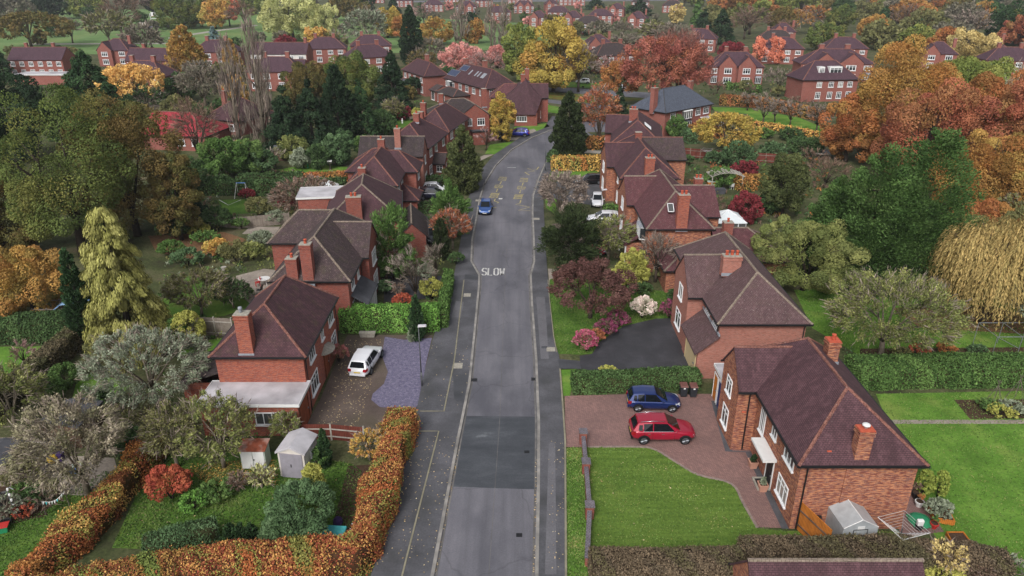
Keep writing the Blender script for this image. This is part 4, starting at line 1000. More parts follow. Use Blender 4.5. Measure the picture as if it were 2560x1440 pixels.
# ---- third, with wings both ways
h=House('brick_house','red-brick house with lichened plum roof, big chimney and white bay window',(17.7,80),absolute=True,wall='brick_orange',roof='tile_red_lichen',ridge='ridge_grey')
h.block(14.35,20.95,71.6,87.5,5,8.0,runs=(3.9,3.5)); h.block(13.3,18,79.9,86.3,5,7.5,'x',('gable','none')); h.block(17.5,22.8,75.6,82.8,5,7.5,'x',('none','gable'))
h.chimney(17.75,71.75,4.6,8.6,1.15,.75,2,wall='brick_left'); h.chimney(22.3,70.6,2.8,6.0,.95,.8,1,wall='brick_red'); h.chimney(21.4,80.6,5.6,7.9,.9,.8,2,wall='brick_red')
h.block(20.97,28.2,68.4,75.2,2.6,5.0,'x',('none','hip'),wall='brick_orange'); h.block(15.4,21.2,66.2,71.55,2.5,4.1,'x',('hip','none'))
h.bay('W',14.35,74.2,3.1,2.3,1.4,.6,4); h.win('W',13.3,83.2,3.5,1.5,1.4,3); h.win('W',13.3,83.2,.8,1.6,1.6,3); h.win('W',14.35,77.5,3.6,.8,1.2,2)
h.lean([(12.2,73.6,2.3),(12.2,78.4,2.3),(14.35,78.4,3.7),(14.35,73.6,3.7)]); h.walls([(12.5,73.9),(14.35,73.9),(14.35,75.2),(12.5,75.2)],0,2.5); h.door('W',14.35,77,.95,2.1,'door_brown')
for yy in (73.8,78.1): h.box('porch_post',12.35,12.5,yy,yy+.14,0,2.35,'white')
panel(h,'skylight','glass',(-.95,-7.05,6.75),(1,0,0),(0,1,.77),.65,1.1,frame='upvc')
# ---- fourth
h=House('brick_house','plum-roofed house with wings both ways behind the black hatchback',(17.8,100),absolute=True,wall='brick_orange',roof='tile_plum')
h.block(14.3,21.5,91.3,108,5,8.0,runs=(4.6,4)); h.block(13.1,18,97.4,104.6,5,7.5,'x',('gable','none')); h.block(18,24.8,101.2,108.6,5,7.4,'x',('none','gable'),roof='tile_grey')
h.chimney(17.8,91.6,4.6,7.6,1.2,.8,2,wall='brick_left'); h.chimney(18,102.5,7,8.6,.9,.7,0,wall='brick_red')
h.win('W',13.1,101,3.4,1.8,1.4,3); h.win('W',13.1,101,.8,1.8,1.7,3); h.win('W',14.3,94.6,3.5,1.1,1.2,2); h.win('W',14.3,94.6,.8,1.1,1.5,2); h.win('E',24.8,104.9,3.4,1.6,1.2,3)
# ---- fifth
h=House('brick_house','plum-roofed house with three roof windows short of the slate roof',(20.2,117.5),R(-9),wall='brick_red',roof='tile_plum')
h.block(-3.6,3.9,-6.5,9,5,8.0,runs=(4,4)); h.block(-5,0,1.5,7.5,5,7.4,'x',('gable','none')); h.chimney(-.6,-.2,7,9.2,1.3,.8,2)
for k in range(3): panel(h,'skylight','upvc',(1.7,-3.2+k*.75,7.0),(0,1,0),(-1,0,.75),.5,1.3)
h.win('W',-5,4.5,3.4,1.8,1.3,3); h.win('E',3.9,2,3.4,1.6,1.3,3); h.win('S',0,-6.5,3.4,1.2,1.2,2)
# ---- slate roof
h=House('brick_house','brick house with blue-grey slate roof and tall chimney at the crossroads',(28.9,137.2),R(41),wall='brick_far',roof='slate',ridge='felt')
h.block(.2,15,.2,8.4,5,8.6,'x'); h.chimney(.3,3.2,4.4,9.2,1.2,.9,1); h.chimney(14,5,6.4,9,.9,.8,1)
for x,w in ((2.6,1.6),(10.6,1.5),(13.3,1.8)): h.win('S',x,.2,3.3,w,1.3,3)
h.bay('S',6.9,.2,3.1,2.8,1.5,.5,4,'white'); h.win('S',3,.2,.7,1.5,1.6,2); h.bay('S',6.9,.2,.4,2.8,2.1,.5,4,'felt'); h.win('S',11,.2,.8,1.3,1.4,2)
h.flat(11.8,16,-2.8,.15,2.6,'felt_light'); h.win('S',13.9,-2.8,.5,3,1.9,4,False); h.win('E',15,4,3.3,1.4,1.3,2)
# ---- west side, first
h=House('brick_house','brick house with flat-roofed garage, plum hip roof and grey-capped chimney',(-18,49.5),absolute=True,wall='brick_left',roof='tile_left')
h.block(-21.1,-14.85,44.72,54.35,4.9,7.75,runs=(2.8,2.2)); h.chimney(-18.75,44.95,4.75,8.05,1.0,.78,0)
h.B(MB().lathe([(.1,0),(.13,.1),(.1,.2),(.16,.26),(.14,.42),(.05,.46)],(-.85,-4.5,8.1),8),'chimney_cowl',M['lead'],smooth=True)
h.flat(-21.5,-14.75,41.9,44.7,2.5,'felt_light')
h.win('S',-16.9,41.9,.95,1.75,1.0,3,False); h.door('E',-14.75,43.15,1.9,2.15,'door_brown',name='garage_door',panels=False,frame='door_brown')
h.win('E',-14.85,46.6,.8,1.9,1.45,3); h.win('E',-14.85,53.0,.8,1.5,1.5,3); h.win('E',-14.85,46.8,3.35,1.5,1.15,3,False); h.win('E',-14.85,49.9,3.4,.8,1.0,2,False); h.win('E',-14.85,52.8,3.35,1.5,1.15,3,False)
h.door('E',-14.85,50.2,1.1,2.15,'door_brown',frame='door_brown'); 
mb=MB(); 
for k in range(8):
    a,b=PI*(-.5+k/8),PI*(-.5+(k+1)/8); mb.hexa([(3.15,.7,2.35),(3.15+.8*math.cos(a),.7+1.1*math.sin(a),2.35),(3.15+.8*math.cos(b),.7+1.1*math.sin(b),2.35),(3.15,.7,2.36),(3.15,.7,2.75),(3.15+.75*math.cos(a),.7+1.05*math.sin(a),2.45),(3.15+.75*math.cos(b),.7+1.05*math.sin(b),2.45),(3.15,.7,2.76)])
h.B(mb,'door_canopy',M['mortar']); h.pipe(-14.85,44.95,.1,4.85,(1,0)); h.pipe(-14.85,54.2,.1,4.85,(1,0))
h.walls([(-24.2,45.4),(-21.12,45.4),(-21.12,49.6),(-24.2,49.6)],0,2.2); h.lean([(-24.5,45.1,2.1),(-21.12,45.1,3.3),(-21.12,49.9,3.3),(-24.5,49.9,2.1)],roof='tile_dark')
# ---- west second
h=House('brick_house','brick house with mossy grey-brown hip roof, two tall chimneys and a front gable',(-17.7,65),absolute=True,wall='brick_red',roof='tile_grey',ridge='ridge_grey')
h.block(-20.95,-14.4,57.9,71.8,5,8.1,runs=(3.0,3.4)); h.block(-18,-13.6,63.4,68.5,5.05,7.65,'x',('none','gable')); h.block(-24,-18,67.4,72.2,5,7.6,'x',('hip','none'))
h.chimney(-17.75,58.05,4.4,8.3,.95,.8,1); h.chimney(-19.1,58.05,4.6,7.0,.95,.8,1)
h.win('E',-13.6,66,3.4,1.9,1.4,4); h.win('E',-13.6,66,.8,2.0,1.6,4); h.win('E',-14.4,59.6,3.5,1.2,1.2,2); h.win('E',-14.4,62,3.5,.8,1.2,2); h.win('W',-20.95,63,.8,1.4,1.4,2)
h.lean([(-12.9,58.6,2.3),(-12.9,63.3,2.3),(-14.4,63.3,3.2),(-14.4,58.6,3.2)],roof='felt'); h.pipe(-14.4,63.2,.1,5,(1,0))
for k in range(6): h.box('porch_post',-13.2,-13.06,58.8+k*.86,58.94+k*.86,0,2.32,'upvc')
h.win('E',-14.4,60.5,.5,3.2,1.9,4)
# ---- third west
h=House('brick_house','plum hip-roofed house with massive chimney and flat white-edged rear block',(-16.6,79.5),R(8),wall='brick_red',roof='tile_plum',ridge='ridge_grey')
h.block(-4.2,3.6,-5,5.4,4.9,8.2,runs=(3,3.6)); h.chimney(-1.1,-5.05,2.6,7.6,1.6,.9,2); h.flat(-8.2,-3.2,3.0,7.2,5.2,'felt_light'); h.block(3.4,6.4,-4.6,2.5,2.5,4.2,'y',('gable','gable'),roof='tile_dark')
h.win('E',3.6,3.8,3.3,1.3,1.2,2); h.door('E',6.4,-1,2.2,2.1,'upvc',name='garage_door',panels=False)
# ---- fourth west
h=House('brick_house','plum L-shaped hip roof house with tiled porch beside the navy car',(-17.5,93.5),absolute=True,wall='brick_red',roof='tile_plum')
h.block(-20.6,-14.6,87.9,99,5,8.0,runs=(3.2,3.2)); h.block(-17.5,-12.9,94.6,99.6,5,7.3,'x',('none','hip')); h.block(-22.1,-17,94.8,101,5,7.4,'x',('hip','none'))
h.chimney(-18.7,88,4.6,7.2,.9,.7,1); h.chimney(-17.7,97,7,8.8,.9,.7,1)
h.win('E',-14.6,90,3.4,1.6,1.3,3); h.win('E',-14.6,93,3.4,1.4,1.3,3); h.win('E',-12.9,97,3.4,1.5,1.3,3); h.win('E',-12.9,96.6,.8,1.5,1.4,3)
h.block(-14.6,-12.4,90.5,94.4,2.3,3.9,'x',('none','hip')); h.door('E',-12.4,92.4,1,2.0,'door_brown')
# ---- fifth west
h=House('brick_house','pale-brick gable fronted house with dark roof and tall pink chimney',(-16,106),absolute=True,wall='brick_pink',roof='tile_dark',ridge='ridge_grey')
h.block(-22,-12.8,102,107.3,5.3,7.6,'x',('gable','gable')); h.chimney(-16.4,103.1,6.0,9.0,.85,.8,1)
h.win('E',-12.8,104.6,3.6,1.1,1.2,2); h.door('E',-12.8,104.6,2.2,2.1,'white',name='garage_door',panels=False)
h2=House('brick_house','plum hipped house with small dark-roofed porch behind the broad conifer',(-12.6,107),R(-10),wall='brick_red',roof='tile_plum')
h2.block(-7.2,-.3,.6,12,5.1,8.1,runs=(3.2,3.6))
for y in (2.4,5.4,9.8): h2.win('E',-.3,y,3.5,1.3,1.2,2); h2.win('E',-.3,y-.4,.8,1.3,1.4,2)
h2.block(-.3,1.6,3.2,6,2.2,3.6,'x',('none','gable'),roof='tile_dark'); h2.door('E',1.6,4.6,.9,2,'door_brown'); h2.win('S',.8,3.2,.9,1,1,2); h2.chimney(-3.4,6,7.6,9.2,.9,.7,1)
# ---- sixth, seventh, eighth west
h=House('brick_house','low plum hipped house with a pair of end chimneys at the road bend',(-10.5,120.7),R(-12.5),wall='brick_red',roof='tile_plum')
h.block(-6.6,-.3,.4,12.4,4.9,8.0,runs=(3.2,3.4)); h.chimney(-5.2,.9,4.6,7.8,.9,.7,0); h.chimney(-6.1,5,5.6,8.6,.9,.7,1)
for y in (2.2,5.4,9.4): h.win('E',-.3,y,3.3,1.4,1.2,3); h.win('E',-.3,y,.8,1.4,1.4,3)
h=House('brick_house','long brick house with faded grey roof and flat porch behind the bend',(-8.2,134),R(18),wall='brick_red',roof='tile_dark',ridge='ridge_grey')
h.block(-6,4.4,.2,8,5,7.6,'x',('hip','hip')); h.block(-1.5,4,-.6,5,5,7.2,'y',('gable','none'))
for x in (-4.4,-2.4,0,2.4): h.win('S',x,.2 if x not in (0,2.4) else -.6,3.3,1.4,1.3,3)
h.flat(.4,3.0,-2.2,-.62,2.4,'felt',fascia='black'); h.chimney(-4,4,6.6,8.6,.8,.7,0); h.chimney(4.2,3.6,5.6,9.2,.9,.8,0)
h.walls([(4.6,.5),(7.3,.5),(7.3,4.4),(4.6,4.4)],0,2.7); h.box('flat_roof',4.5,7.4,.4,4.5,2.72,2.86,'felt'); h.win('S',6.4,.5,.8,1.3,1.5,3)
h=House('brick_house','tall catslide-roofed brick house with white windows facing the green',(3.2,150),absolute=True,wall='brick_red',roof='tile_plum')
h.walls([(.5,150),(5.2,150),(5.2,161),(.5,161)],0,2.6); h.lean([(-.6,149.6,2.4),(4.9,149.6,2.4),(2.9,155.6,8.4)]); h.lean([(4.9,149.6,2.4),(6.2,153.4,5.0),(6.2,161,5.0),(2.9,160,8.4),(2.9,155.6,8.4)]); h.lean([(-.6,149.6,2.4),(2.9,155.6,8.4),(2.9,160,8.4),(-2.4,160,4.6),(-2.4,153.6,4.6)])
h.walls([(-2.1,153.4),(6,153.4),(6,161),(-2.1,161)],0,4.7); h.block(3,7.6,154.4,159.4,5,7.6,'x',('none','gable')); h.block(-4.4,1,155,160.5,5,7.4,'x',('hip','none'),roof='tile_red_lichen')
h.win('S',2,150,.9,2.1,1.1,4,False); h.win('E',7.6,156.9,.7,1.6,1.8,3); h.win('E',7.6,156.9,3.3,1.6,1.5,3); h.win('E',6,153.9,1.0,.8,1.4,2); h.chimney(2.3,157,7.4,9.4,.9,.8,1); h.chimney(3.2,159.5,7.4,10.2,.9,.8,1)
# ---- two pairs of semis across the corner
h=House('semi_detached_house','hip-roofed pair with pale bay and sloping conservatory behind the yew hedge',(-22,187),R(-61),wall='brick_far',roof='tile_plum',group=None)
h.block(-15,0,0,6.2,5,8.0,'x',('hip','hip')); h.chimney(-7,3.8,7.4,9.4,1,.8,0)
for x in (-13.3,-10,-6.5,-2.2): h.win('S',x,0,3.2,1.5,1.3,3); h.win('S',x,0,.7,1.5,1.6,3)
h.block(-13.6,-9.6,-3.2,0,2.6,3.4,'x',('hip','hip'),roof='felt'); h.win('S',-11.6,-3.2,.8,3,1.5,4)
h=House('semi_detached_house','brick semi with solar panels, roof windows and glazed rear extension',(-6.0,166.5),R(-59),wall='brick_far',roof='tile_plum')
h.block(-21,0,0,8.4,5,8.6,'x',('hip','hip')); h.chimney(-8.4,4.6,7.8,10,1,.9,0); h.chimney(-18,4.6,7.8,9.6,.9,.9,1)
u=(0,1,.8)
panel(h,'solar_panel','solar',(-18.3,1.4,6.3),(1,0,0),u,4.6,1.9,frame='lead'); panel(h,'solar_panel','solar',(-15.6,3.1,7.6),(1,0,0),u,3.4,1.7,frame='lead')
for x in (-11.5,-8.6,-7.2): panel(h,'skylight','lead',(x,2.5,7.1),(1,0,0),u,.6,1.5)
panel(h,'skylight','lead',(-5,2.4,7.05),(1,0,0),u,1.5,1.5)
for x in (-19.5,-16.2,-12.4,-9,-5.6,-2): h.win('S',x,0,3.2,1.5,1.4,3)
h.bay('S',-17.6,0,3.1,1.8,1.5,.6,3,'white'); h.win('E',0,4,3.3,1.1,1.4,2); h.win('E',0,6.6,3.3,1.1,1.4,2); h.win('E',0,1.6,3.3,1.1,1.4,2)
h.block(-16.6,-7.6,-4.2,0,2.6,3.9,'x',('hip','hip'),roof='tile_dark'); h.win('S',-14.4,-4.2,.3,3.6,2.1,5,False); h.block(-21,-17.6,-4,0,2.5,3.7,'x',('gable','gable'),roof='tile_grey'); h.win('S',-19.4,-4,.2,1.6,2.0,2,False)
# ---- the roof that edges into view at the bottom
h=House('brick_house','dark ridged tiled roof poking up behind the clipped brown hedge',(15.5,26.6),wall='brick_orange',roof='tile_near',ridge='ridge_grey')
h.block(-4.1,4.1,-2.2,1.5,1.7,4.05,'x',('gable','gable'),ov=.25)
# ---------------------------------------------------------------- prototype pairs for the streets beyond
def proto_semi(kind,label):
    wall='brick_far'; roof={'plain':'tile_far','twin':'tile_far','terrace':'tile_far','white':'tile_far','grey':'tile_dark','gable':'tile_far','detached':'tile_far'}[kind]
    h=House('semi_detached_house' if kind!='detached' else 'brick_house',label,(0,0),wall=wall,roof=roof,detail=0)
    if kind in('plain','grey'):
        h.block(-7,7,0,8,5,8.4,'x'); 
        for x in (-5.2,-1.9,1.9,5.2): h.win('S',x,0,3.2,1.7,1.3,3); h.win('S',x,0,.7,1.7,1.6,3)
        h.chimney(-3,4,7.6,9.6,1,.8,0); h.chimney(3,4,7.6,9.6,1,.8,0); h.win('W',-7,4,3.2,1.1,1.2,2); h.win('E',7,4,3.2,1.1,1.2,2)
    if kind=='twin':
        h.block(-7.2,7.2,.5,8.6,5,8.6,'x')
        for s in (-1,1):
            h.block(s*2.6-2.3,s*2.6+2.3,-.4,5,5.2,7.9,'y',('gable','none'),ov=.2); h.win('S',s*2.5,-.4,3.2,2.0,1.5,3); h.win('S',s*2.5,-.4,.7,2.2,1.6,3); h.win('S',s*6,.5,3.2,1.5,1.3,2); h.bay('S',s*6,.5,.7,1.8,1.5,.5,3)
            h.chimney(s*2.6,5.4,7.8,9.8,1,.8,0)
    if kind=='terrace':
        h.block(-11,11,0,8,5,8.2,'x',('gable','gable')); 
        for x in (-9.3,-5.6,-1.9,1.9,5.6,9.3): h.win('S',x,0,3.2,1.9,1.3,3); h.win('S',x,0,.7,1.9,1.5,3)
        for x in (-5.5,5.5): h.chimney(x,4.4,7.6,9.4,1.1,.8,0)
    if kind=='white':
        h.block(-9,9,0,8,5,8.2,'x',('gable','gable')); h.box('render_band',-8.8,8.8,-.06,-.005,2.9,4.9,'render')
        for x in (-7.2,-4,0,4,7.2): h.win('S',x,-.06,3.3,1.7,1.2,3); h.win('S',x,0,.7,1.7,1.6,3)
        h.chimney(8,4,7.2,9.6,.9,.8,0); h.block(-9,9,-3.4,-.07,2.4,3.6,'x',('gable','gable'))
    if kind=='detached':
        h.block(-5,5,0,8,5,8.4,'x'); h.block(-4.6,0,-1.2,5,5,7.8,'y',('gable','none'))
        for x in (-2.3,2.8): h.win('S',x,-1.2 if x<0 else 0,3.2,2,1.4,3); h.win('S',x,-1.2 if x<0 else 0,.7,2,1.6,3)
        h.chimney(4.2,4,6.6,9.4,.9,.8,0)
    if kind=='gable':
        h.block(-4.5,4.5,0,10,5,8.6,'y',('gable','gable'))
        for x in (-2.2,2.2): h.win('S',x,0,3.2,1.8,1.4,3); h.win('S',x,0,.7,1.8,1.6,3)
        h.chimney(0,7,7.6,9.8,1,.8,0)
    return h.t
HP={}
def far_house(kind,px,py,rz,label,s=1.0,sx=1.0,group=None):
    if kind not in HP: o=HP[kind]=proto_semi(kind,label)
    else: o=copy_tree(HP[kind])
    x,y=P(px,py); o.location=(x,y,0); o.rotation_euler=(0,0,R(rz)); o.scale=(s*sx,s,s); o['label']=label
    if group: o['group']=group
    elif 'group' in o: del o['group']
    return o
FH=[('twin',1838,214,-6,'red-brick pair with twin front gables and white garage beyond the bare orchard'),
('twin',2088,205,-4,'broad brick pair with twin gables and white bays above the dormer house'),
('terrace',98,193,2,'long plum-roofed terrace with four white windows by the park edge'),
('terrace',390,196,-2,'plum-roofed brick terrace behind the round ochre tree'),
('plain',540,170,0,'plum roof seen between the ochre ball tree and the bare poplars'),
('white',700,176,0,'plum-roofed house with a white rendered upper floor beside the poplars'),
('plain',350,242,-10,'brick house with red lean-to and white awning behind the yellow tree'),
('plain',690,228,0,'second plum-roofed row below the white rendered house'),
('plain',815,160,8,'small brick house with gabled bay at the edge of the park grass'),
('plain',930,152,10,'plum hipped house under the tall dark cypress'),
('plain',935,185,30,'plum roof just above the dark spreading cedar'),
('detached',290,165,0,'plum roof with pale chimney peeping over the dark conifer'),
('grey',1540,180,20,'dark hipped house left of the great copper tree'),
('detached',1500,150,10,'plum-roofed house half hidden behind the grey bare tree'),
('plain',1740,130,-20,'brick house with tall chimney beside the coral cherry'),
('detached',1955,110,-10,'brick house with orange roof edge deep in the wood'),
('grey',1935,135,-15,'grey-roofed building on the wooded slope above the coral cherry'),
('plain',1950,160,-12,'plum-roofed house behind the coral cherry tree'),
('plain',2110,160,-5,'plum roof above the twin gables with one white window'),
('detached',2340,175,-20,'plum hip roof showing between the ochre crowns'),
('plain',2520,195,-10,'plum-roofed house at the edge behind the pale crowned tree'),
('detached',2470,160,-10,'plum roof with tall chimney behind the cream crowned tree'),
('plain',1085,30,5,'brick house with white conservatory next to the paired poplars'),
('twin',1165,36,0,'brick pair between the two bare poplar clumps'),
('detached',1345,68,-8,'dark-roofed brick house with a white lean-to in the far estate'),
('plain',1395,52,-5,'hip-roofed brick pair with pale gable end in the far estate'),
('twin',1310,34,0,'brick pair with bright bays on the far estate rise'),
('detached',1430,68,-15,'house with blue solar panels over the oak'),
('plain',1500,62,-10,'hip-roofed brick house with arched white porch in the far estate'),
('grey',1470,86,-10,'low dark-roofed house under the solar panels'),
('detached',1590,70,-20,'plum-roofed house fading behind the copper tree top'),
('plain',1210,18,0,'upper brick pair above the poplars'),
('terrace',1300,10,0,'pale terrace along the far estate skyline'),
('terrace',1430,14,-4,'long two-storey terrace with white bays on the skyline'),
('plain',1250,52,10,'brick pair with a low white wall behind the poplars'),
('grey',1600,22,-10,'white-gabled hall with dark roof among far trees'),
('grey',1680,32,-8,'long grey roof among far trees'),
('plain',1010,18,0,'small brick house behind the park trees'),
('terrace',930,8,4,'far terrace behind the park trees'),
('plain',1130,6,0,'plum roof at the top of the far estate'),
('detached',1380,28,8,'narrow brick house high in the far estate'),
('detached',1540,42,-16,'brick house with bright gable near the far dark cedars')]
for a in FH: far_house(*a[:4],a[4],sx={98:.72,390:.75,2088:1.4}.get(a[1],1.0))
h=House('brick_house','brick house with plum hip roof and two white box dormers',P(2000,255),R(6),wall='brick_far',roof='tile_far',detail=1)
h.block(0,14,0,8.6,5.2,9.2,'x')
for x,w in ((5,1.5),(8.6,3.2)):
    h.box('dormer',x-w/2,x+w/2,1.4,4.4,6.2,8.0,'white'); h.win('S',x,1.4,6.45,w-.3,1.3,3)
for x in (4.2,7.2,9.6,12): h.win('S',x,0,3.4,1.3,1.3,3); h.win('S',x,0,.7,1.3,1.6,3)
# the scarlet bungalow and its neighbour among the dark trees
h=House('bungalow','bungalow with bright scarlet tiled roof behind the big oak',P(440,376),R(-8),wall='brick_far',roof='tile_scarlet',detail=1)
h.block(-6,6,0,9,2.7,6.0,'x',('gable','hip')); h.win('S',1,0,.9,2,1.2,3); h.win('S',4,0,.9,1.4,1.2,2)
h=House('bungalow','plum-tiled bungalow with white chimney pot beside the bare poplars',P(560,335),R(-25),wall='brick_far',roof='tile_plum',detail=1)
h.block(-4.5,4.5,0,10,2.8,6.4,'y'); h.chimney(-3.6,5,3,7.4,1,.8,1); h.win('S',2,0,.8,2,1.3,3)
h=House('garage','long pale flat-roofed garage in front of the park terrace',P(120,212),0,cat='garage',wall='brick_far',roof='mortar',detail=1)
h.flat(-9,5,0,6,2.6,'felt_light')
# ---------------------------------------------------------------- trees, shrubs and hedges
pal('oakgold','a8902f','9a8830','b59a3a','8a7c2c','b08434',k=1.1)
pal('oakgreen','6d7c30','7c8838','5c6c2a','8c8c3c',k=1.0)
pal('amber','a8702f','b8823a','96602a','8a7030','b0903c',k=1.0)
pal('beechmix','7a8638','b07a34','9a4630','c89444','80342a','8c923c','b4622e',k=1.0)
T=tree
# west: the big trees behind the gardens
T('round',210,640,236,335,'oak','huge olive-green oak towering behind the golden cypress')
T('round',345,590,240,250,'oakbrown','browning oak tucked behind the huge olive oak')
T('round',455,600,375,120,'oakbrown','lower brown tree stepping down from the browning oak')
T('round',15,640,430,230,'oakbrown','brown thinning tree at the picture edge beside the huge oak')
T('cone',250,345,120,215,'conifer','broad dark conifer rising over the yellow cherry')
T('round',55,400,185,190,'darkcon','dark evergreen mass beside the long terrace')
T('round',-40,480,250,190,'darkcon','dark evergreen crown cut by the west edge')
T('cone',6,200,105,62,'conifer','narrow dark conifer at the end of the long terrace')
T('wide',345,275,150,155,'yellow','golden-yellow cherry in front of the brick house with awning')
T('egg',475,200,60,118,'ochre','dense round ochre hornbeam in the terrace gap')
T('egg',585,195,95,62,'ochre','smaller ochre hornbeam behind the bare poplars')
T('poplar',598,352,82,62,'twig','shorter of the two tall bare poplars')
T('poplar',664,368,42,86,'twig','taller of the two bare poplars, right over the dark hedge trees')
T('cone',722,378,212,110,'darkcon','dark green cypress next to the taller bare poplar')
T('cone',785,368,196,112,'darkcon','dark cypress second from the bare poplars')
T('egg',852,362,158,112,'darkcon','tallest bluish dark cypress of the evergreen row')
T('cone',908,350,196,84,'conifer','slim dark cypress closing the evergreen row')
T('round',790,262,150,180,'oakbrown','olive-brown oak crown over the evergreen row')
T('round',890,270,132,130,'oak','gold-green oak crown beside the dark cedar')
T('cone',985,290,120,100,'darkcon','dark open cedar behind the plum hipped houses')
T('egg',1030,160,12,66,'darkcon','tall dark cypress standing by the park grass')
T('bare',505,418,240,135,'twigbrown','small leafless tree in front of the scarlet roof')
T('sparse',515,268,165,125,'woodgrey','brownish thin-leaved tree before the second terrace row')
T('round',590,270,190,70,'gold','small golden tree against the second terrace row')
T('round',560,445,345,120,'privet','mid-green bushy tree below the scarlet bungalow')
T('round',625,430,345,90,'green','dark green bushy tree near the bare poplar foot')
T('sparse',608,420,350,60,'yellowgreen','yellow-green sapling among dark bushes below the poplars')
T('round',470,485,392,110,'hedgedark','dark thicket tree beneath the brown oak')
T('round',660,430,370,70,'bluegreen','blue-green bush at the foot of the bare poplars')
T('round',850,412,330,80,'bluegreen','blue-green conifer bush behind the bird-bath lawn')
T('round',800,420,360,70,'hedgedark','dark round bush near the bird-bath lawn')
T('round',760,420,372,70,'greygreen','grey-green rhododendron bush beside the bird-bath lawn')
T('round',735,400,338,80,'apple','yellow-flecked bushy tree beneath the dark cypresses')
T('round',920,390,340,70,'green','green bush next to the broken cold frame')
T('bare',690,418,370,60,'twigpale','tiny silver leafless birch by the dark shed roof')
T('round',960,335,280,70,'hedgedark','dark shrub behind the plum house with end chimneys')
T('sparse',985,305,248,60,'olive','weeping yellowish shrub beside the garden seat lawn')
T('round',1010,300,265,40,'crimson','dark purple shrub beside the garden seat lawn')
T('round',1048,300,270,40,'yellowgreen','bright lime shrub beside the garden seat')
T('round',1120,330,285,40,'privet','green shrub behind the long faded-grey roof')
# park trees
for a in [('wide',80,120,18,180,'oakbrown','wide brown oak on the park edge above the long terrace'),('bare',182,108,38,66,'twig','small leafless tree alone on the park grass'),
('sparse',277,113,22,110,'olive','olive thin-crowned park tree by the path'),('bare',308,104,-25,100,'twigbrown','tall leafless park tree above the olive one'),
('sparse',368,138,60,85,'woodgrey','grey-green park tree behind the terrace chimneys'),('bare',332,138,72,70,'twig','bushy leafless tree behind the terrace chimneys'),
('round',455,72,-14,122,'oak','dark olive round oak beside the basketball court'),('round',540,72,-8,66,'gold','orange-gold park tree next to the round oak'),
('round',575,66,-12,54,'salmon','reddish park tree beside the orange-gold one'),('bare',612,78,0,86,'twigbrown','grey leafless park tree before the pale willow'),
('round',735,102,-8,160,'pale','great pale yellow-green willow in the park'),('round',800,104,12,90,'pale','smaller pale willow leaning on the great one'),
('cone',540,128,66,48,'spruce','small blue spruce behind the ochre hornbeam'),('round',717,130,88,58,'crimson','deep crimson round tree by the white rendered house'),
('oval',797,130,63,58,'gold','upright amber tree at the park edge'),('sparse',842,138,78,58,'olive','olive scrub tree next to the upright amber tree'),
('sparse',922,124,20,108,'greygreen','half-bare spreading park tree near the tall cypress'),('round',970,94,18,70,'oakgold','golden oak next to the tall dark cypress'),
('round',1003,102,32,46,'rust','rust tree peeping behind the tall dark cypress'),('round',1095,112,40,86,'ochre','round ochre park tree before the poplars'),
('bare',1060,62,6,58,'twigpink','pinkish bare tree high in the park'),('sparse',1075,158,96,84,'woodgrey','grey thicket tree between cypress and pink cherries'),
('poplar',1153,112,-12,42,'twig','single bare poplar standing west of the other two'),('poplar',1228,116,-14,34,'twig','middle bare poplar of the three in the park'),('poplar',1258,114,-18,34,'twig','bare poplar of three closest to the golden oak'),
('round',1187,108,50,58,'amber','amber tree between the park poplars'),('round',1155,188,110,108,'pinkred','rose-pink cherry behind the solar panel house'),('round',1243,170,114,62,'pinkred','smaller rose-pink cherry by the golden oak'),
('bare',1222,196,128,118,'twigpink','mauve leafless cherry between the pink ones'),('sparse',1055,185,130,76,'oakbrown','brownish tree next to the brick pair with conservatory'),
('round',690,70,20,60,'woodgrey','grey-green tree deep in the park before the willow'),('round',30,60,-10,110,'woodgrey','dim grey tree along the park skyline'),('round',130,48,-18,90,'darkcon','dark tree clump along the park skyline'),('round',215,46,-20,90,'oakgreen','green tree on the park skyline above the path'),('sparse',340,40,-26,90,'twigbrown','brown tree on the skyline beyond the court'),('round',400,36,-24,70,'darkcon','dark tree on the skyline beyond the court'),('round',640,36,-26,90,'oakgreen','dull green tree on the skyline before the pale willow'),('round',870,52,-8,100,'oakbrown','brown tree clump beyond the pale willows'),('round',910,36,-18,60,'darkcon','dark clump beyond the half-bare park tree'),('cone',985,40,-12,36,'darkcon','dark pointed tree beyond the golden oak by the cypress')]: T(*a)
# around the crossroads
T('round',1383,230,55,170,'oakgold','great golden oak on the green at the crossroads'); T('round',1300,205,62,92,'oakgreen','greener oak merging with the great golden one')
T('bare',1445,230,96,92,'twig','grey leafless tree on the green beside the golden oak')
T('wide',1655,275,84,225,'coppered','huge copper-red beech spreading over the crossroads'); T('vase',1690,272,70,190,'twigred','leafless reddish top of a tree rising behind the copper beech'); T('wide',1550,262,145,105,'rust','orange-leaved tree beside the copper beech')
T('egg',1420,395,228,100,'yew','broad dark conifer at the road bend'); T('sparse',1494,368,220,105,'copper','thin russet tree behind the conifer at the bend'); T('cone',1545,310,212,54,'darkcon','dark narrow conifer behind the russet tree')
T('oval',1255,354,230,68,'oakgold','slim golden street tree beside the bright blue car')
T('egg',1160,478,314,108,'olivecon','bushy conifer at the pavement opposite the bend')
T('feather',1125,592,460,86,'privet','rounded bright conifer over the parked blue car'); T('sparse',1132,622,524,98,'copper','coral-leaved little tree below the rounded bright conifer'); T('column',1104,648,545,44,'yew','dark slim conifer hiding the parked black car')
T('feather',985,700,528,105,'privet','ivy-green tree against the mossy-roofed house'); T('bare',968,706,556,110,'twigdim','leafless grey tree in front of the ivy-green one')
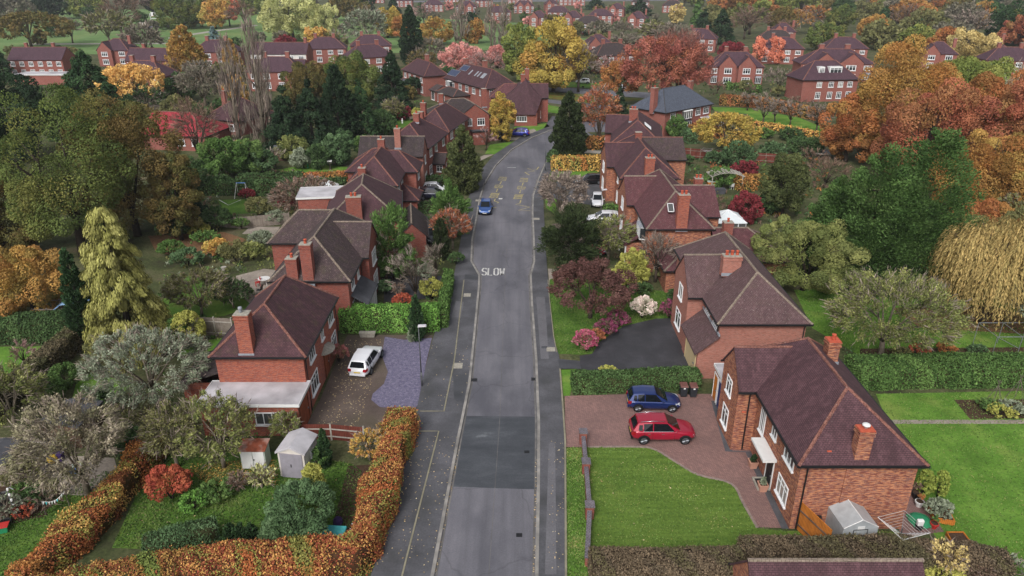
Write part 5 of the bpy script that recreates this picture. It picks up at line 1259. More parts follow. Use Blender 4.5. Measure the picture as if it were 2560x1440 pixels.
T('bare',1035,758,618,130,'twigdim','pale leafless shrub tree in the front garden'); T('bare',1090,700,600,84,'twigdim','second pale leafless shrub near the pavement')
T('bare',1215,375,318,55,'twigpink','reddish bare shrub by the brick garage with white window')
# west front: cypresses and garden trees
T('weepcone',335,875,505,190,'goldcon','tall golden weeping cypress in the back garden'); T('egg',222,858,612,82,'conifer','dark green thuja pressed against the golden cypress')
T('round',85,794,615,225,'ochre','broad amber-yellow tree behind the square hedge')
T('sparse',395,1005,848,300,'greygreen','silvery-leaved apple tree beside the flat garage roof'); T('round',285,915,838,120,'olive','olive bush under the golden cypress'); T('sparse',40,1075,920,190,'apple','grey-green apple tree at the west edge above the shed')
T('sparse',220,1232,1012,262,'twigmix','big pale leafless apple tree over the cluttered patio'); T('sparse',560,1168,1008,180,'apple','thin yellow-leaved apple tree before the garage window'); T('sparse',445,1170,1020,145,'olive','sparse olive apple tree beside the autumn hedge'); T('sparse',715,1112,1035,80,'apple','small thin apple tree at the corner of the garage')
T('bare',65,918,850,60,'twigpink','small pruned mop-headed tree on the lawn')
T('egg',815,1165,1070,42,'conifer','slim dark cypress beside the metal shed'); T('egg',1043,850,733,46,'conifer','pointed dark cypress set in the laurel hedge')
T('sparse',505,790,680,150,'olive','half-bare yellow-tipped shrub tree in the middle lawn'); T('sparse',585,770,700,90,'hedgedark','dark bush beside the patio table')
T('sparse',760,540,455,150,'twigbrown','brown thinning bush near the flat-roofed rear block')
# east gardens
T('feather',1425,682,520,138,'yew','dense dark yew overhanging the pavement'); T('sparse',1400,548,436,128,'twig','grey twiggy tree beside the white car drive'); T('sparse',1520,650,545,110,'apple','thin green tree before the red-brick bay window house')
T('wide',1475,795,648,215,'maple','wide dark-red Japanese maple over the front lawn'); T('round',1580,720,628,84,'yellowgreen','yellow-green shrub tree by the second house'); T('bare',1638,705,582,125,'twig','silver leafless shrub tree before the low garage roof')
T('plume',2270,718,316,320,'brightcon','tallest bright green cypress in the big clump'); T('plume',2150,712,366,280,'brightcon','broad bright green cypress left of the tallest one'); T('plume',2062,690,440,180,'brightcon','yellower cypress on the house side of the clump'); T('plume',2210,722,440,280,'brightcon','lower front cypress of the big green clump')
T('willow',2455,805,535,305,'willow','golden weeping willow in the back garden'); T('round',2005,725,555,265,'apple','green-leaved apple tree beside the lichen roof'); T('sparse',2200,897,695,330,'apple','yellowing old apple tree above the boundary hedge'); T('sparse',2590,860,690,170,'greygreen','grey-green tree at the east edge under the willow')
T('sparse',2265,728,630,95,'yellowgreen','small yellow-green tree between playhouse and willow')
T('round',2230,405,112,260,'amber','tall amber beech above the orchard lawn'); T('round',2385,365,148,250,'oakgreen','mossy green oak in the autumn wood'); T('round',2310,460,212,270,'copper','copper-pink beech behind the bright cypresses'); T('round',2115,405,240,140,'rust','low rust-orange beech over the orchard hedge'); T('round',2465,445,185,240,'rust','rust beech in the middle of the autumn wood'); T('round',2560,490,205,220,'copper','dark copper beech at the east edge'); T('round',2430,550,325,260,'amber','amber-orange beech low behind the cypress clump'); T('round',2560,570,345,180,'ochre','ochre beech above the willow'); T('cone',2452,560,452,70,'conifer','small green conifer beneath the amber beeches'); T('bare',2505,430,160,120,'twigpale','silver bare crown rising through the autumn wood'); T('bare',2340,455,240,120,'twigred','bare red-twigged crown inside the copper beech'); T('sparse',2540,600,500,150,'olive','olive brush behind the weeping willow')
T('round',1955,540,392,116,'olivecon','dark rounded yew in the back gardens'); T('wide',1810,392,270,165,'oakgold','spreading yellow magnolia behind the slate-roofed house'); T('round',1858,556,488,82,'crimson','dark red bush by the white conservatory roof')
for a in [('bare',1907,312,238,66,'twig','orchard tree on the lawn near the slate house'),('bare',1937,304,245,54,'twig','second leafless orchard tree from the slate house'),('bare',1974,315,250,58,'twig','third leafless orchard tree from the slate house'),('bare',2040,335,252,76,'twig','leafless orchard tree closest to the amber beech'),('bare',1868,276,230,60,'twig','leafless orchard tree by the white garage hedge'),('bare',1945,230,168,90,'twig','spreading bare tree beside the white garage'),('bare',1990,285,240,60,'twigbrown','bare tree against the orchard hedge')]: T(*a)
for a in [(1850,420,360,76,'bluegreen','blue-green rhododendron mound behind the pergola'),(1790,408,378,56,'bluegreen','smaller blue-green mound by the washing line'),(1932,396,358,72,'bluegreen','blue-green mound under the orchard lawn'),(2010,388,345,90,'hedgedark','dark clipped block at the orchard corner'),(1975,350,318,60,'hedgedark','dark yew dome below the orchard lawn'),(1905,345,320,50,'privet','green dome at the end of the magnolia'),(1860,440,404,70,'crimson','purple-red bush behind the pergola'),(1945,470,415,60,'yellowgreen','lime-tipped shrub behind the golden hedge'),(2060,470,395,120,'twigbrown','brown leafless brush beside the cypress clump'),(2030,420,372,80,'twigbrown','brown brush below the trampoline ring'),(1685,345,290,60,'green','ivy-green bush at the foot of the slate house'),(1800,470,420,80,'privet','green shrub below the red-tiled ridge'),(1860,470,465,60,'yellowgreen','yellow hedge shrub in front of the pergola')]:
    T('round' if a[4]!='twigbrown' else 'bare',a[0],a[1],a[2],a[3],a[4],a[5],name='shrub',cat='shrub')
# shrubs near
S=shrub
S('shrub',430,1248,2.1,2.7,'redshrub','flame-red azalea mound on the west lawn'); S('ball',487,1270,1.0,1.6,'laurel','bright green clipped box ball beside the red azalea'); S('shrub',540,1245,1.1,2.1,'green','loose green mound behind the box ball')
S('sparse',597,1228,1.3,1.3,'twigbrown','brown twiggy spiraea beside the green mound'); S('sparse',655,1218,1.4,1.7,'pale','pale yellow half-bare shrub before the locker shed')
S('shrub',768,1328,3.0,4.1,'bluegreen','big blue-green mahonia-like bush filling the lawn corner'); S('shrub',722,1372,2.3,2.7,'bluegreen','lower dark-leaved bush at the front of the blue-green one'); S('flower',790,1255,2.9,1.3,'yellowgreen','yellow-flowered sprays on the blue-green bush')
for x,l in ((578,'first little dark cypress by the front beech hedge'),(606,'middle little dark cypress by the front beech hedge'),(632,'third little dark cypress by the front beech hedge')): S('egg',x,1352,1.3,.9,'conifer',l)
S('shrub',800,1170,1.5,1.3,'green','leafy green bush between metal shed and cypress'); S('sparse',925,1150,2.2,2.6,'gold','loose golden shrub at the end of the beech hedge'); S('sparse',970,1110,1.7,1.6,'ochre','ochre shrub by the red-brown fence')
S('ball',168,965,1.9,2.1,'green','large clipped ball by the dark shed, upper of two'); S('ball',134,995,1.8,2.0,'green','clipped ball nearest the dark shed, lower of two')
S('ball',478,866,3.2,2.7,'yellowgreen','golden conifer bush by the grey fence'); S('ball',448,868,2.7,1.9,'privet','green conifer bush beside the golden one')
S('egg',1030,853,1.5,.85,'greygreen','little rounded conifer at the slate bed'); S('flower',848,905,1.6,1.5,'hydrangea','faded pink hydrangea by the brick front door'); S('shrub',1080,748,1.9,2.4,'yellowgreen','yellow-green shrub above the laurel hedge'); S('shrub',1008,768,1.3,1.9,'redshrub','orange-red low shrub behind the laurel hedge'); S('shrub',1060,700,1.6,1.7,'greygreen','silvery shrub near the bare front garden shrubs'); S('shrub',965,735,1.5,1.5,'bluegreen','blue-green shrub by the porch'); S('shrub',1140,660,1.3,1.7,'hedgedark','dark low bush on the pavement corner'); S('sparse',1000,745,1.6,1.5,'twigbrown','brown fading shrub by the house with porch')
S('flower',1465,878,1.8,1.9,'rhodo','bright pink rhododendron at the corner of the black drive'); S('flower',1515,838,1.5,2.0,'rhodopurple','magenta rhododendron second along the black drive'); S('flower',1545,818,1.5,2.0,'rhodopurple','dull purple rhododendron third along the black drive'); S('flower',1490,855,1.2,1.6,'copper','red-leaved low azalea between the pink rhododendrons'); S('flower',1605,795,2.1,2.5,'rhodowhite','creamy white rhododendron behind the black drive'); S('flower',1672,795,1.6,1.9,'rhodopurple','wine-pink rhododendron against the house wall')
S('shrub',1690,760,1.4,2.0,'hedgedark','dark shrub behind the wine-pink rhododendron'); S('shrub',1520,940,.7,1.6,'yellowgreen','low variegated plants at the edge of the black drive'); S('shrub',1660,700,1.5,2,'olive','olive shrub against the pink brick wall'); S('shrub',1600,735,1.2,2.4,'hedgedark','dark low shrub at the back of the maple lawn')
S('ball',2303,1240,2.0,.85,'eggcon','golden egg-shaped conifer, nearer the brick wall'); S('ball',2343,1243,1.95,.85,'eggcon','golden egg-shaped conifer, nearer the lawn'); S('shrub',2345,1290,1.1,1.5,'greygreen','silver-green lavender bush in the raised bed'); S('shrub',2290,1180,1.0,1.2,'hedgedark','dark bush against the rear of the house')
S('sparse',2350,1445,2.4,1.9,'cream','straw-coloured fading bush at the end of the brown hedge'); S('shrub',2352,1462,1.4,2.0,'yellowgreen','yellow-green bush under the straw-coloured one'); S('sparse',2430,1450,1.8,2.2,'twigbrown','brown twiggy bush right of the straw-coloured one'); S('sparse',2510,1455,1.4,2.5,'greygreen','grey twiggy bush at the bottom corner'); S('shrub',2400,955,1.6,.9,'yellow','pale yellow sapling in front of the boundary hedge')
for i,(x,y,p,l) in enumerate([(2300,885,'redshrub','reddish border plants at the foot of the old apple'),(2360,880,'rust','rusty border plants by the fruit cage'),(2440,885,'bluegreen','blue-green border clump by the fruit cage'),(2250,890,'olive','olive border plants under the old apple'),(2470,1025,'green','green vegetable clump in the bed'),(2500,1040,'yellowgreen','yellow-green vegetable leaves in the bed'),(2530,1030,'greygreen','grey cabbage clump in the bed')]): S('shrub',x,y,.8,1.7,p,l)
S('sparse',120,1265,1.0,2.0,'twigbrown','brown leggy plants by the string of flags'); S('shrub',70,1240,.9,1.6,'green','green bedding by the black tub'); S('shrub',60,1290,.7,1.3,'redshrub','reddish bedding by the black tub'); S('shrub',330,1150,2.6,2.4,'hedgedark','ivy-covered stump at the head of the autumn hedge')
for x,y,h_,w,p,l in [(470,665,2.0,3.4,'bluegreen','blue-grey bush beside the golden cypress'),(430,640,1.8,3.0,'privet','green bush behind the golden cypress'),(545,645,2.2,3.0,'gold','yellow-orange bush in the long border'),(590,652,2.2,3.0,'olive','olive bush in the long border'),(635,650,2.0,2.8,'apple','yellow-tipped bush in the long border'),(660,615,1.8,2.6,'greygreen','silver bush near the mossy-roofed house'),(500,590,1.6,2.6,'yellowgreen','low yellow bush by the fallen leaf patch'),(440,595,2.6,3.6,'hedgedark','dark bush at the fallen leaf patch'),(520,610,1.4,3,'privet','green bush above the long border'),(545,575,2.6,4.0,'hedgedark','dark bush against the grey fence'),(605,572,1.5,2.2,'green','bright green bush against the grey fence'),(480,565,3.2,4.2,'darkcon','dark evergreen bush under the brown oak'),(420,570,3.4,4.4,'hedgedark','dark thicket under the brown oak'),(565,735,1.7,2.4,'hedgedark','dark clipped bush beside the patio'),(610,748,1.3,2.0,'green','round green bush beside the patio'),(690,560,1.8,2.4,'greygreen','grey bush behind the grey fence'),(650,545,2.6,3,'olive','olive bush beside the play lawn'),(720,520,1.6,2.6,'crimson','purple bush beside the brown thinning bush'),(745,505,1.8,2.2,'green','green bush below the long hedge'),(795,520,1.6,2.4,'hedgedark','dark bush near the white conservatory'),(550,480,2.4,4,'hedgedark','dark bush beside the long hedge'),(620,500,1.5,2.6,'crimson','dark red bush by the play lawn'),(1060,560,1.0,2.4,'hedgedark','dark low hedge bush by the two bins')]: S('shrub',x,y,h_,w,p,l)
# hedges
hedge([(858,822),(980,822),(1098,820)],1.7,2.25,'laurel','tall bright green laurel hedge between the two west drives',rough=.07)
hedge([(1104,822),(1113,762),(1123,705)],.9,1.5,'privet','narrow clipped hedge along the pavement by the laurel')
hedge([(1006,1078),(985,1160),(945,1290),(912,1392),(885,1428),(800,1436),(640,1440),(470,1458)],1.75,1.95,'beech','long copper and gold beech hedge round the pavement corner',pal2='beechmix',rough=.32,topv=.09,core='4a3424')
hedge([(466,1460),(360,1472),(250,1490),(90,1540)],1.9,1.7,'privet','loose green and russet mixed hedge at the bottom of the west garden',pal2='beechmix',rough=.4,topv=.15,core='3a3a24')
hedge([(378,1142),(340,1210),(262,1300),(160,1395),(60,1490)],1.45,1.7,'beechgold','yellow-orange beech hedge between the two west lawns',pal2='beech',rough=.45,topv=.14,core='45361f')
hedge([(370,1395),(450,1372),(545,1342)],1.2,1.3,'bluegreen','short blue-green hedge behind the front beech hedge',rough=.25,topv=.1)
hedge([(-80,848),(80,845),(200,838)],2.6,2.1,'hedgedark','square dark green hedge under the amber-yellow tree',rough=.05)
hedge([(232,832),(150,905),(85,965),(-30,1060)],1.5,1.9,'hedgedark','narrow grey-topped hedge running down to the dark shed',rough=.08,pal2='hedgebrown')
hedge([(1432,974),(1590,968),(1742,962)],1.5,1.35,'privet','clipped green hedge between the black and the brick drives',rough=.12,pal2='hedgedark')
hedge([(1478,1452),(1660,1452),(1850,1450)],2.0,1.6,'hedgebrown','low brown clipped hedge at the front of the mown lawn',rough=.06,core='3a2f26')
hedge([(1850,1428),(2080,1425),(2310,1428),(2500,1460)],1.6,1.9,'hedgebrown','taller greenish-brown hedge behind the dark ridged roof',rough=.15,topv=.06,core='3a3026')
hedge([(2125,955),(2350,950),(2680,948)],2.6,1.9,'hedgedark','long dark boundary hedge between the east back gardens',rough=.08,pal2='privet')
hedge([(1380,425),(1450,424),(1518,423)],2.2,2.1,'beechgold','square golden beech hedge at the conifer garden',rough=.1)
hedge([(1470,372),(1530,368)],2,2.0,'rust','orange beech hedge behind the conifer at the bend')
hedge([(1380,408),(1402,380)],1.6,1.6,'hedgedark','dark rounded hedge end by the lamp post at the bend')
hedge([(500,484),(690,486),(865,480)],2,2.0,'hedgedark','long dark garden hedge west of the plum roofs')
hedge([(600,466),(760,462)],1.8,1.8,'hedgedark','second dark hedge behind the long one'); hedge([(755,461),(868,455)],1.8,1.6,'rust','orange-brown beech hedge ending at the plum L-shaped house')
hedge([(1840,474),(1908,470)],2,2.0,'amber','golden block hedge beside the pergola'); hedge([(1720,336),(1740,330),(1800,345)],2,1.8,'rust','russet hedge below the slate-roofed house'); hedge([(1800,262),(1900,268),(2050,302)],2,2.2,'hedgebrown','brown beech hedge along the back of the orchard',pal2='rust'); hedge([(1885,318),(1960,330),(2040,344)],1.2,1.2,'rust','low gold-topped hedge along the front of the orchard lawn',pal2='gold')
hedge([(1065,470),(1170,463)],1.6,1.7,'hedgedark','dark hedge behind the navy car'); hedge([(1012,538),(1095,528)],1.4,1.4,'hedgedark','dark low hedge in front of the navy car drive'); hedge([(1510,545),(1560,545)],1.8,1.6,'privet','green hedge behind the half-hidden white car')
hedge([(1288,308),(1365,300)],1.2,1.0,'hedgedark','low dark shrubs under the catslide roof',rough=.3); hedge([(1815,222),(1900,232)],2,1.6,'privet','clipped green hedge before the twin-gabled pair'); hedge([(1700,340),(1730,360)],2,2,'bluegreen','dark green hedge against the slate house wall')
# the wooded slope to the north-east and the trees between the far houses
CW={'oak':'olive','oakbrown':'brown','ochre':'ochre','gold':'golden','rust':'rust','copper':'copper-red','pinkred':'pink-red','crimson':'crimson','darkcon':'dark green','conifer':'deep green','brightcon':'bright green','olive':'dull olive','woodgrey':'grey-green','oakgreen':'mossy green','oakgold':'gold-green','amber':'amber','twig':'leafless grey','twigbrown':'leafless brown','twigpink':'leafless mauve','pale':'pale yellow','cream':'cream-yellow','salmon':'coral','greygreen':'silver-green','bluegreen':'blue-green','yellow':'bright yellow','hedgedark':'dark shrubby'}
far=[(1920,158,88,'salmon','round',70,'coral-red cherry in front of the grey-roofed building'),(2060,128,60,'oak','round',80,'olive oak above the broad twin-gabled pair'),(2420,165,78,'cream','round',140,'cream-yellow tree crown beside the mossy green oak'),(1830,170,100,'crimson','round',80,'dark red tree behind the twin front gables'),(1740,62,0,'brightcon','cone',34,'bright green pointed conifer on the wooded slope'),(1600,40,-5,'darkcon','cone',60,'dark cedar beyond the far estate'),(1800,110,20,'darkcon','cone',70,'tall dark conifer on the slope behind the copper beech'),(2270,60,-6,'amber','round',90,'amber tree high on the wooded slope'),(2460,60,34,'yellow','oval',34,'small bright yellow tree high in the wood'),(2290,130,66,'oakgreen','round',90,'light green crown behind the amber beech'),(2350,150,70,'rust','round',80,'rust crown behind the amber beech'),(1680,130,60,'woodgrey','sparse',110,'thin grey-green tree above the copper beech'),(1560,140,86,'woodgrey','sparse',110,'grey thin tree behind the grey leafless one'),(1640,110,56,'olive','sparse',90,'dull olive tree above the copper beech'),(1500,128,80,'olive','round',70,'olive tree between estate and golden oak'),(2470,330,150,'oakgreen','round',150,'green crown at the back of the autumn wood'),(1690,60,10,'cream','round',40,'straw-coloured tree among the far roofs'),(1000,300,268,'privet','shrub',40,'green shrub before the garden seat'),(1490,24,-10,'darkcon','cone',50,'dark spreading cedar at the skyline')]
for bx,by,ty,p,k,w,l in far: T(k,bx,by,ty,w,p,l)
gx=random.Random(11)
MASS={}
def mass(name,x0,x1,y0,y1,n,pals,hpx):
    "a far wood that reads as one mass: crowns joined into one object"
    parts=[]
    for i in range(n):
        bx=x0+(x1-x0)*(i+gx.random())/n; by=gx.uniform(y0,y1); p=gx.choice(pals); k='cone' if p in('darkcon','conifer') else 'round'
        SEED[0]+=1; g=np.random.default_rng(SEED[0]); x,y=P(bx,by); hp=hpx*gx.uniform(.75,1.25); h=max(3,topz(y,by-hp)); rx=hp*gx.uniform(.4,.6)*depth(y)/FPX*(.6 if k=='cone' else 1)
        c=crown(k,g,h,rx,depth(y)/720,p); c[0]=c[0]+np.array([x,y,0]); parts.append(c)
    o=link(name,cards_mesh(name,*cat(*parts),mats=[M['leaf']])); tag(o,kind='stuff')
def grove(x0,x1,y0,y1,n,pals,where,hpx,kinds=('round','round','round','sparse','oval')):
    for i in range(n):
        bx=x0+(x1-x0)*(i+gx.random())/n; by=gx.uniform(y0,y1); p=gx.choice(pals); k='bare' if p.startswith('twig') else ('cone' if p in('darkcon','conifer','brightcon') and gx.random()<.6 else gx.choice(kinds))
        hp=hpx*gx.uniform(.75,1.25)*(.55+.45*(by+60)/(max(y1,40)+60)); l=f"{CW[p]} {'conifer' if k=='cone' else 'tree'} {where}"
        T(k,bx,by,by-hp,hp*gx.uniform(1.0,1.5)*(.6 if k=='cone' else 1),p,l,group=l)
W1=['oak','woodgrey','olive','oakgreen','twigbrown','darkcon','amber','oakbrown','woodgrey','olive','conifer','twig','rust','hedgedark']
mass('distant_woods',1700,2640,-12,12,46,W1[:8]+W1[9:11],36); mass('hillside_woods',1760,2640,18,62,34,['woodgrey','olive','oakgreen','darkcon','oakbrown','hedgedark','oak'],52); grove(1690,2620,14,26,19,W1,'near the top of the wooded slope',46); grove(1760,2640,36,50,17,W1,'halfway up the wooded slope',58); grove(1980,2640,66,86,13,W1,'low on the wooded slope above the twin gables',70); grove(2130,2640,104,128,9,W1+['copper'],'behind the autumn beeches',84); grove(1740,2000,84,100,6,['woodgrey','olive','twigbrown','darkcon','oakbrown'],'behind the twin-gabled pair',62)
W2=['darkcon','woodgrey','twigpink','oakbrown','hedgedark','olive','oakgreen','conifer','gold','pinkred']
mass('estate_treeline',1000,1700,-14,0,20,W2,20); grove(1090,1700,24,34,15,W2,'between the upper far estate houses',24); grove(1080,1620,58,68,13,W2,'between the lower far estate houses',28); grove(1280,1640,84,96,7,['woodgrey','darkcon','twigpink','olive'],'below the far estate houses',40)
mass('park_treeline',-60,1020,-18,-4,40,['darkcon','woodgrey','oakbrown','oakgreen','hedgedark'],26); grove(-40,680,8,24,10,['darkcon','woodgrey','oakgreen','twigbrown','oakbrown'],'along the far side of the park',34)
grove(-40,520,130,146,8,['hedgedark','woodgrey','olive','twigbrown','darkcon'],'along the fence between park and terrace',26,('shrub','round')); grove(480,1000,138,150,7,['hedgedark','olive','twigbrown','woodgrey','rust'],'between park grass and plum roofs',28,('shrub','round'))
grove(120,460,250,300,7,['darkcon','hedgedark','conifer','hedgedark'],'in the gardens behind the huge oak',70); grove(430,700,290,330,5,['hedgedark','olive','darkcon'],'in the gardens beside the scarlet bungalow',60); grove(1000,1130,205,250,5,['hedgedark','olive','oakbrown','darkcon'],'in the gardens behind the evergreen row',38,('shrub','round')); grove(1440,1540,170,200,4,['twigpink','oakbrown','hedgedark'],'beside the dark hipped house at the crossroads',50); grove(1760,2100,225,250,6,['hedgedark','twigbrown','hedgedark','olive'],'along the hedge in front of the gabled pairs',34,('shrub','round')); 
grove(1690,1990,500,560,5,['hedgedark','olive','twigbrown'],'behind the house with the bay window',60,('shrub','round')); grove(1690,1780,395,420,3,['hedgedark','olive'],'in the beds by the washing line',30,('shrub','round')); grove(2380,2600,640,700,4,['olive','rust','amber'],'behind the weeping willow',120); grove(700,960,320,345,4,['hedgedark','darkcon'],'beneath the evergreen row',50,('shrub','round'))

grove(380,720,205,238,6,['woodgrey','olive','twigbrown','oakbrown'],'in the gardens before the second terrace row',60,('sparse','round'))
mass('park_thickets',-40,900,20,120,16,['woodgrey','oakbrown','olive','hedgedark'],34)
mass('estate_shrubs',1000,1650,20,100,26,['hedgedark','woodgrey','olive','darkcon'],20)

S('sparse',60,1215,1.6,2.2,'olive','olive shrub beside the blue barrel'); S('shrub',95,1255,1.0,1.6,'hedgedark','dark low plants at the edge of the west patio'); S('sparse',20,1290,1.2,2.0,'greygreen','grey-green plants behind the round pot'); S('shrub',300,1120,2.0,2.6,'olive','olive bush behind the head of the autumn hedge'); S('shrub',255,1040,2.0,2.6,'hedgedark','dark bush between shed and garage apples'); S('sparse',330,1075,2.2,3,'olive','olive scrub behind the big twiggy apple tree')
# ---------------------------------------------------------------- vehicles
M['tyre']=plain('tyre','1d1d1f',.85,.2,var=.2); M['alloy']=gloss('alloy','6c6f74',.4,.7); M['carglass']=gloss('car_glass','14181c',.05)
M['lamp_glass']=gloss('headlight_glass','c4cad0',.1); M['tail']=gloss('tail_light_red','8c1420',.2); M['plate_yellow']=plain('plate_yellow','c9b04a',.5,var=.05); M['plate_white']=plain('plate_white','d6d6d2',.5,var=.05); M['chrome']=gloss('chrome','b9bcc0',.2,.9)
def paint(n,c,met=.25): 
    M[n]=gloss(n,c,.32,met,.8); return n
paint('paint_white','d9dade',0); paint('paint_red','9c1230',.2); paint('paint_blue','1b3068',.35); paint('paint_skyblue','2d5494',.35); paint('paint_navy','23283c',.3); paint('paint_royal','1f2f9c',.3); paint('paint_black','17181c',.2); paint('paint_silver','a6a9ae',.5)
def car(name,label,px,py,head,col,style='hatch',L=4.1,W=1.75,H=1.48,world=None):
    x,y=world or P(px,py); t=thing(name,label,'car',(x,y,.014),R(head)); suv=style=='suv'
    st=[0,.03,.1,.24,.42,.58,.73,.85,.95,1.0]
    zt=[.52,.6,.63,.635,.63,.62,.60,.55,.48,.36] if style!='estate' else [.5,.58,.62,.62,.62,.61,.59,.54,.47,.36]
    hw=[.74,.9,.97,1,1,1,.99,.96,.88,.66]; zb=[.27,.2,.17,.15,.14,.14,.15,.16,.18,.24]
    if suv: zt=[z+.03 for z in zt]; zb=[z+.03 for z in zb]
    mb=MB(); rings=[]
    for s,z1,w,z0 in zip(st,zt,hw,zb):
        X=(s-.5)*L; w=w*W/2; z1*=H; z0*=H; sh=z0+(z1-z0)*.62; b=len(mb.v)
        half=[(0,z0),(w*.86,z0),(w*.985,z0+.1*H),(w,sh),(w*.965,z1-.045*H),(w*.84,z1),(0,z1+.02*H)]
        pts=half+[(-a,z) for a,z in half[-2:0:-1]]
        mb.v+=[(X,a,z) for a,z in pts]; rings.append((b,len(pts)))
    for (a,n),(b,_) in zip(rings,rings[1:]):
        for k in range(n): mb.f.append((a+k,a+(k+1)%n,b+(k+1)%n,b+k)); mb.m.append(0)
    a,n=rings[0]; mb.f.append(tuple(a+k for k in range(n-1,-1,-1))); mb.m.append(0); a,n=rings[-1]; mb.f.append(tuple(a+k for k in range(n))); mb.m.append(0)
    body=mb.build('body',M[col],t,smooth=True,uv=False); sd=body.modifiers.new('smooth','SUBSURF'); sd.levels=1; sd.render_levels=2
    # cabin
    xr0,xr1,xf1,xf0={'hatch':(.02,.1,.5,.735),'suv':(.02,.1,.53,.745),'estate':(.015,.09,.53,.74),'saloon':(.12,.24,.52,.73)}[style]
    zbt=(.6 if not suv else .63)*H; zr=H*.985; wb=W/2*.93; wr=W/2*.70
    Q=lambda s,w,z:Vector(((s-.5)*L,w,z)); mid=(xr1+xf1)/2
    cb=MB(); sec=[(xr0,wb*.9,zbt,wb*.9,zbt),(xr1,wb,zbt,wr*.93,zr-.035*H),(mid,wb,zbt,wr*1.02,zr+.012*H),(xf1,wb,zbt,wr,zr-.01*H),(xf0,wb*.92,zbt-.01,wb*.92,zbt-.01)]
    rr=[]
    for s,w0,z0,w1,z1 in sec:
        b=len(cb.v); cb.v+=[tuple(Q(s,w0,z0)),tuple(Q(s,w1,z1)),tuple(Q(s,w1*.5,z1+(.02*H if z1>z0+.1 else .0))),tuple(Q(s,-w1*.5,z1+(.02*H if z1>z0+.1 else 0))),tuple(Q(s,-w1,z1)),tuple(Q(s,-w0,z0))]; rr.append(b)
    for a,b in zip(rr,rr[1:]):
        for k in range(5): cb.f.append((a+k,a+k+1,b+k+1,b+k)[::-1]); cb.m.append(0)
    cabin=cb.build('roof',M[col],t,uv=False); bv=cabin.modifiers.new('bevel','BEVEL'); bv.width=.03; bv.segments=2; bv.limit_method='ANGLE'; bv.angle_limit=R(25)
    def pane(name,p,u0,u1,v0,v1,mat='carglass',off=.012,parent=t,th=0):
        p=[Vector(q) for q in p]; bl=lambda u,v:(p[0].lerp(p[1],u)).lerp(p[3].lerp(p[2],u),v); n=(p[1]-p[0]).cross(p[3]-p[0]).normalized()
        if n.dot((p[0]+p[2])/2-Vector((0,0,.6*H)))<0: n=-n
        c=[bl(u0,v0),bl(u1,v0),bl(u1,v1),bl(u0,v1)]; return MB().poly([q+n*off for q in c]).build(name,M[mat],parent,uv=False)
    pane('windscreen',[Q(xf0,wb*.9,zbt),Q(xf0,-wb*.9,zbt),Q(xf1,-wr,zr-.01*H),Q(xf1,wr,zr-.01*H)],.04,.96,.06,.95,off=.03)
    pane('rear_window',[Q(xr0,wb*.88,zbt),Q(xr0,-wb*.88,zbt),Q(xr1,-wr*.93,zr-.035*H),Q(xr1,wr*.93,zr-.035*H)],.08,.92,.12,.88,off=.03)
    for s in (1,-1):
        F=[Q(mid+.01,s*wb,zbt),Q(xf1+.13,s*wb,zbt),Q(xf1,s*wr,zr-.02*H),Q(mid+.01,s*wr*1.0,zr)]; B=[Q(xr1+.075,s*wb,zbt),Q(mid,s*wb,zbt),Q(mid,s*wr,zr),Q(xr1+.075,s*wr*.97,zr-.03*H)]
        pane('side_window',F,.015,.985,.04,.92,off=.022); pane('side_window',B,.02,.985,.04,.92,off=.022)
        pane('side_window',[Q(xr0+.06,s*wb*.97,zbt),Q(xr1+.065,s*wb,zbt),Q(xr1+.065,s*wr*.97,zr-.03*H),Q(xr1+.005,s*wr*.95,zr-.035*H)],.15,.93,.12,.8,off=.022)
        if suv:
            MB().tube([Q(xr1+.03,s*wr*.86,zr+.01*H),Q(mid,s*wr*.88,zr+.055*H),Q(xf1-.02,s*wr*.86,zr+.025*H)],.022,6).build('roof_rail',M['chrome'],t,uv=False,smooth=True)
            MB().tube([Q(xr1+.06,s*(wb+.012),zbt+.012*H),Q(xf1+.1,s*(wb+.012),zbt+.012*H)],.012,4).build('trim_strip',M['chrome'],t,uv=False)
        mm=MB().hexa([Q(xf1+.13,s*(wb+.02),zbt),Q(xf1+.165,s*(wb+.02),zbt),Q(xf1+.16,s*(wb+.17),zbt+.02),Q(xf1+.135,s*(wb+.17),zbt+.02),Q(xf1+.13,s*(wb+.02),zbt+.11),Q(xf1+.16,s*(wb+.02),zbt+.11),Q(xf1+.155,s*(wb+.17),zbt+.12),Q(xf1+.135,s*(wb+.17),zbt+.12)]); mm.build('mirror',M[col],t,uv=False)
        for xx in (mid-.05,mid+.17 if not suv else mid+.16): MB().box((xx-.5)*L-.09,(xx-.5)*L+.09,s*W/2*.985-.012,s*W/2*.985+.016,zbt-.12*H,zbt-.095*H).build('handle',M['chrome' if suv else col],t,uv=False)
        sm=MB()
        for xx in (xr1+.09,mid,xf1+.12): sm.box((xx-.5)*L-.006,(xx-.5)*L+.006,min(s*W/2*.97,s*(W/2+.004)),max(s*W/2*.97,s*(W/2+.004)),.24*H,zbt-.03)
        sm.build('door_seam',M['black'],t,uv=False)
        hl=MB().hexa([Q(.93,s*W*.30,.37*H),Q(.985,s*W*.26,.37*H),Q(.965,s*W*.40,.37*H),Q(.90,s*W*.455,.39*H),Q(.93,s*W*.30,.475*H),Q(.972,s*W*.27,.44*H),Q(.945,s*W*.405,.46*H),Q(.87,s*W*.455,.49*H)]); hl.build('headlight',M['lamp_glass'],t,uv=False)
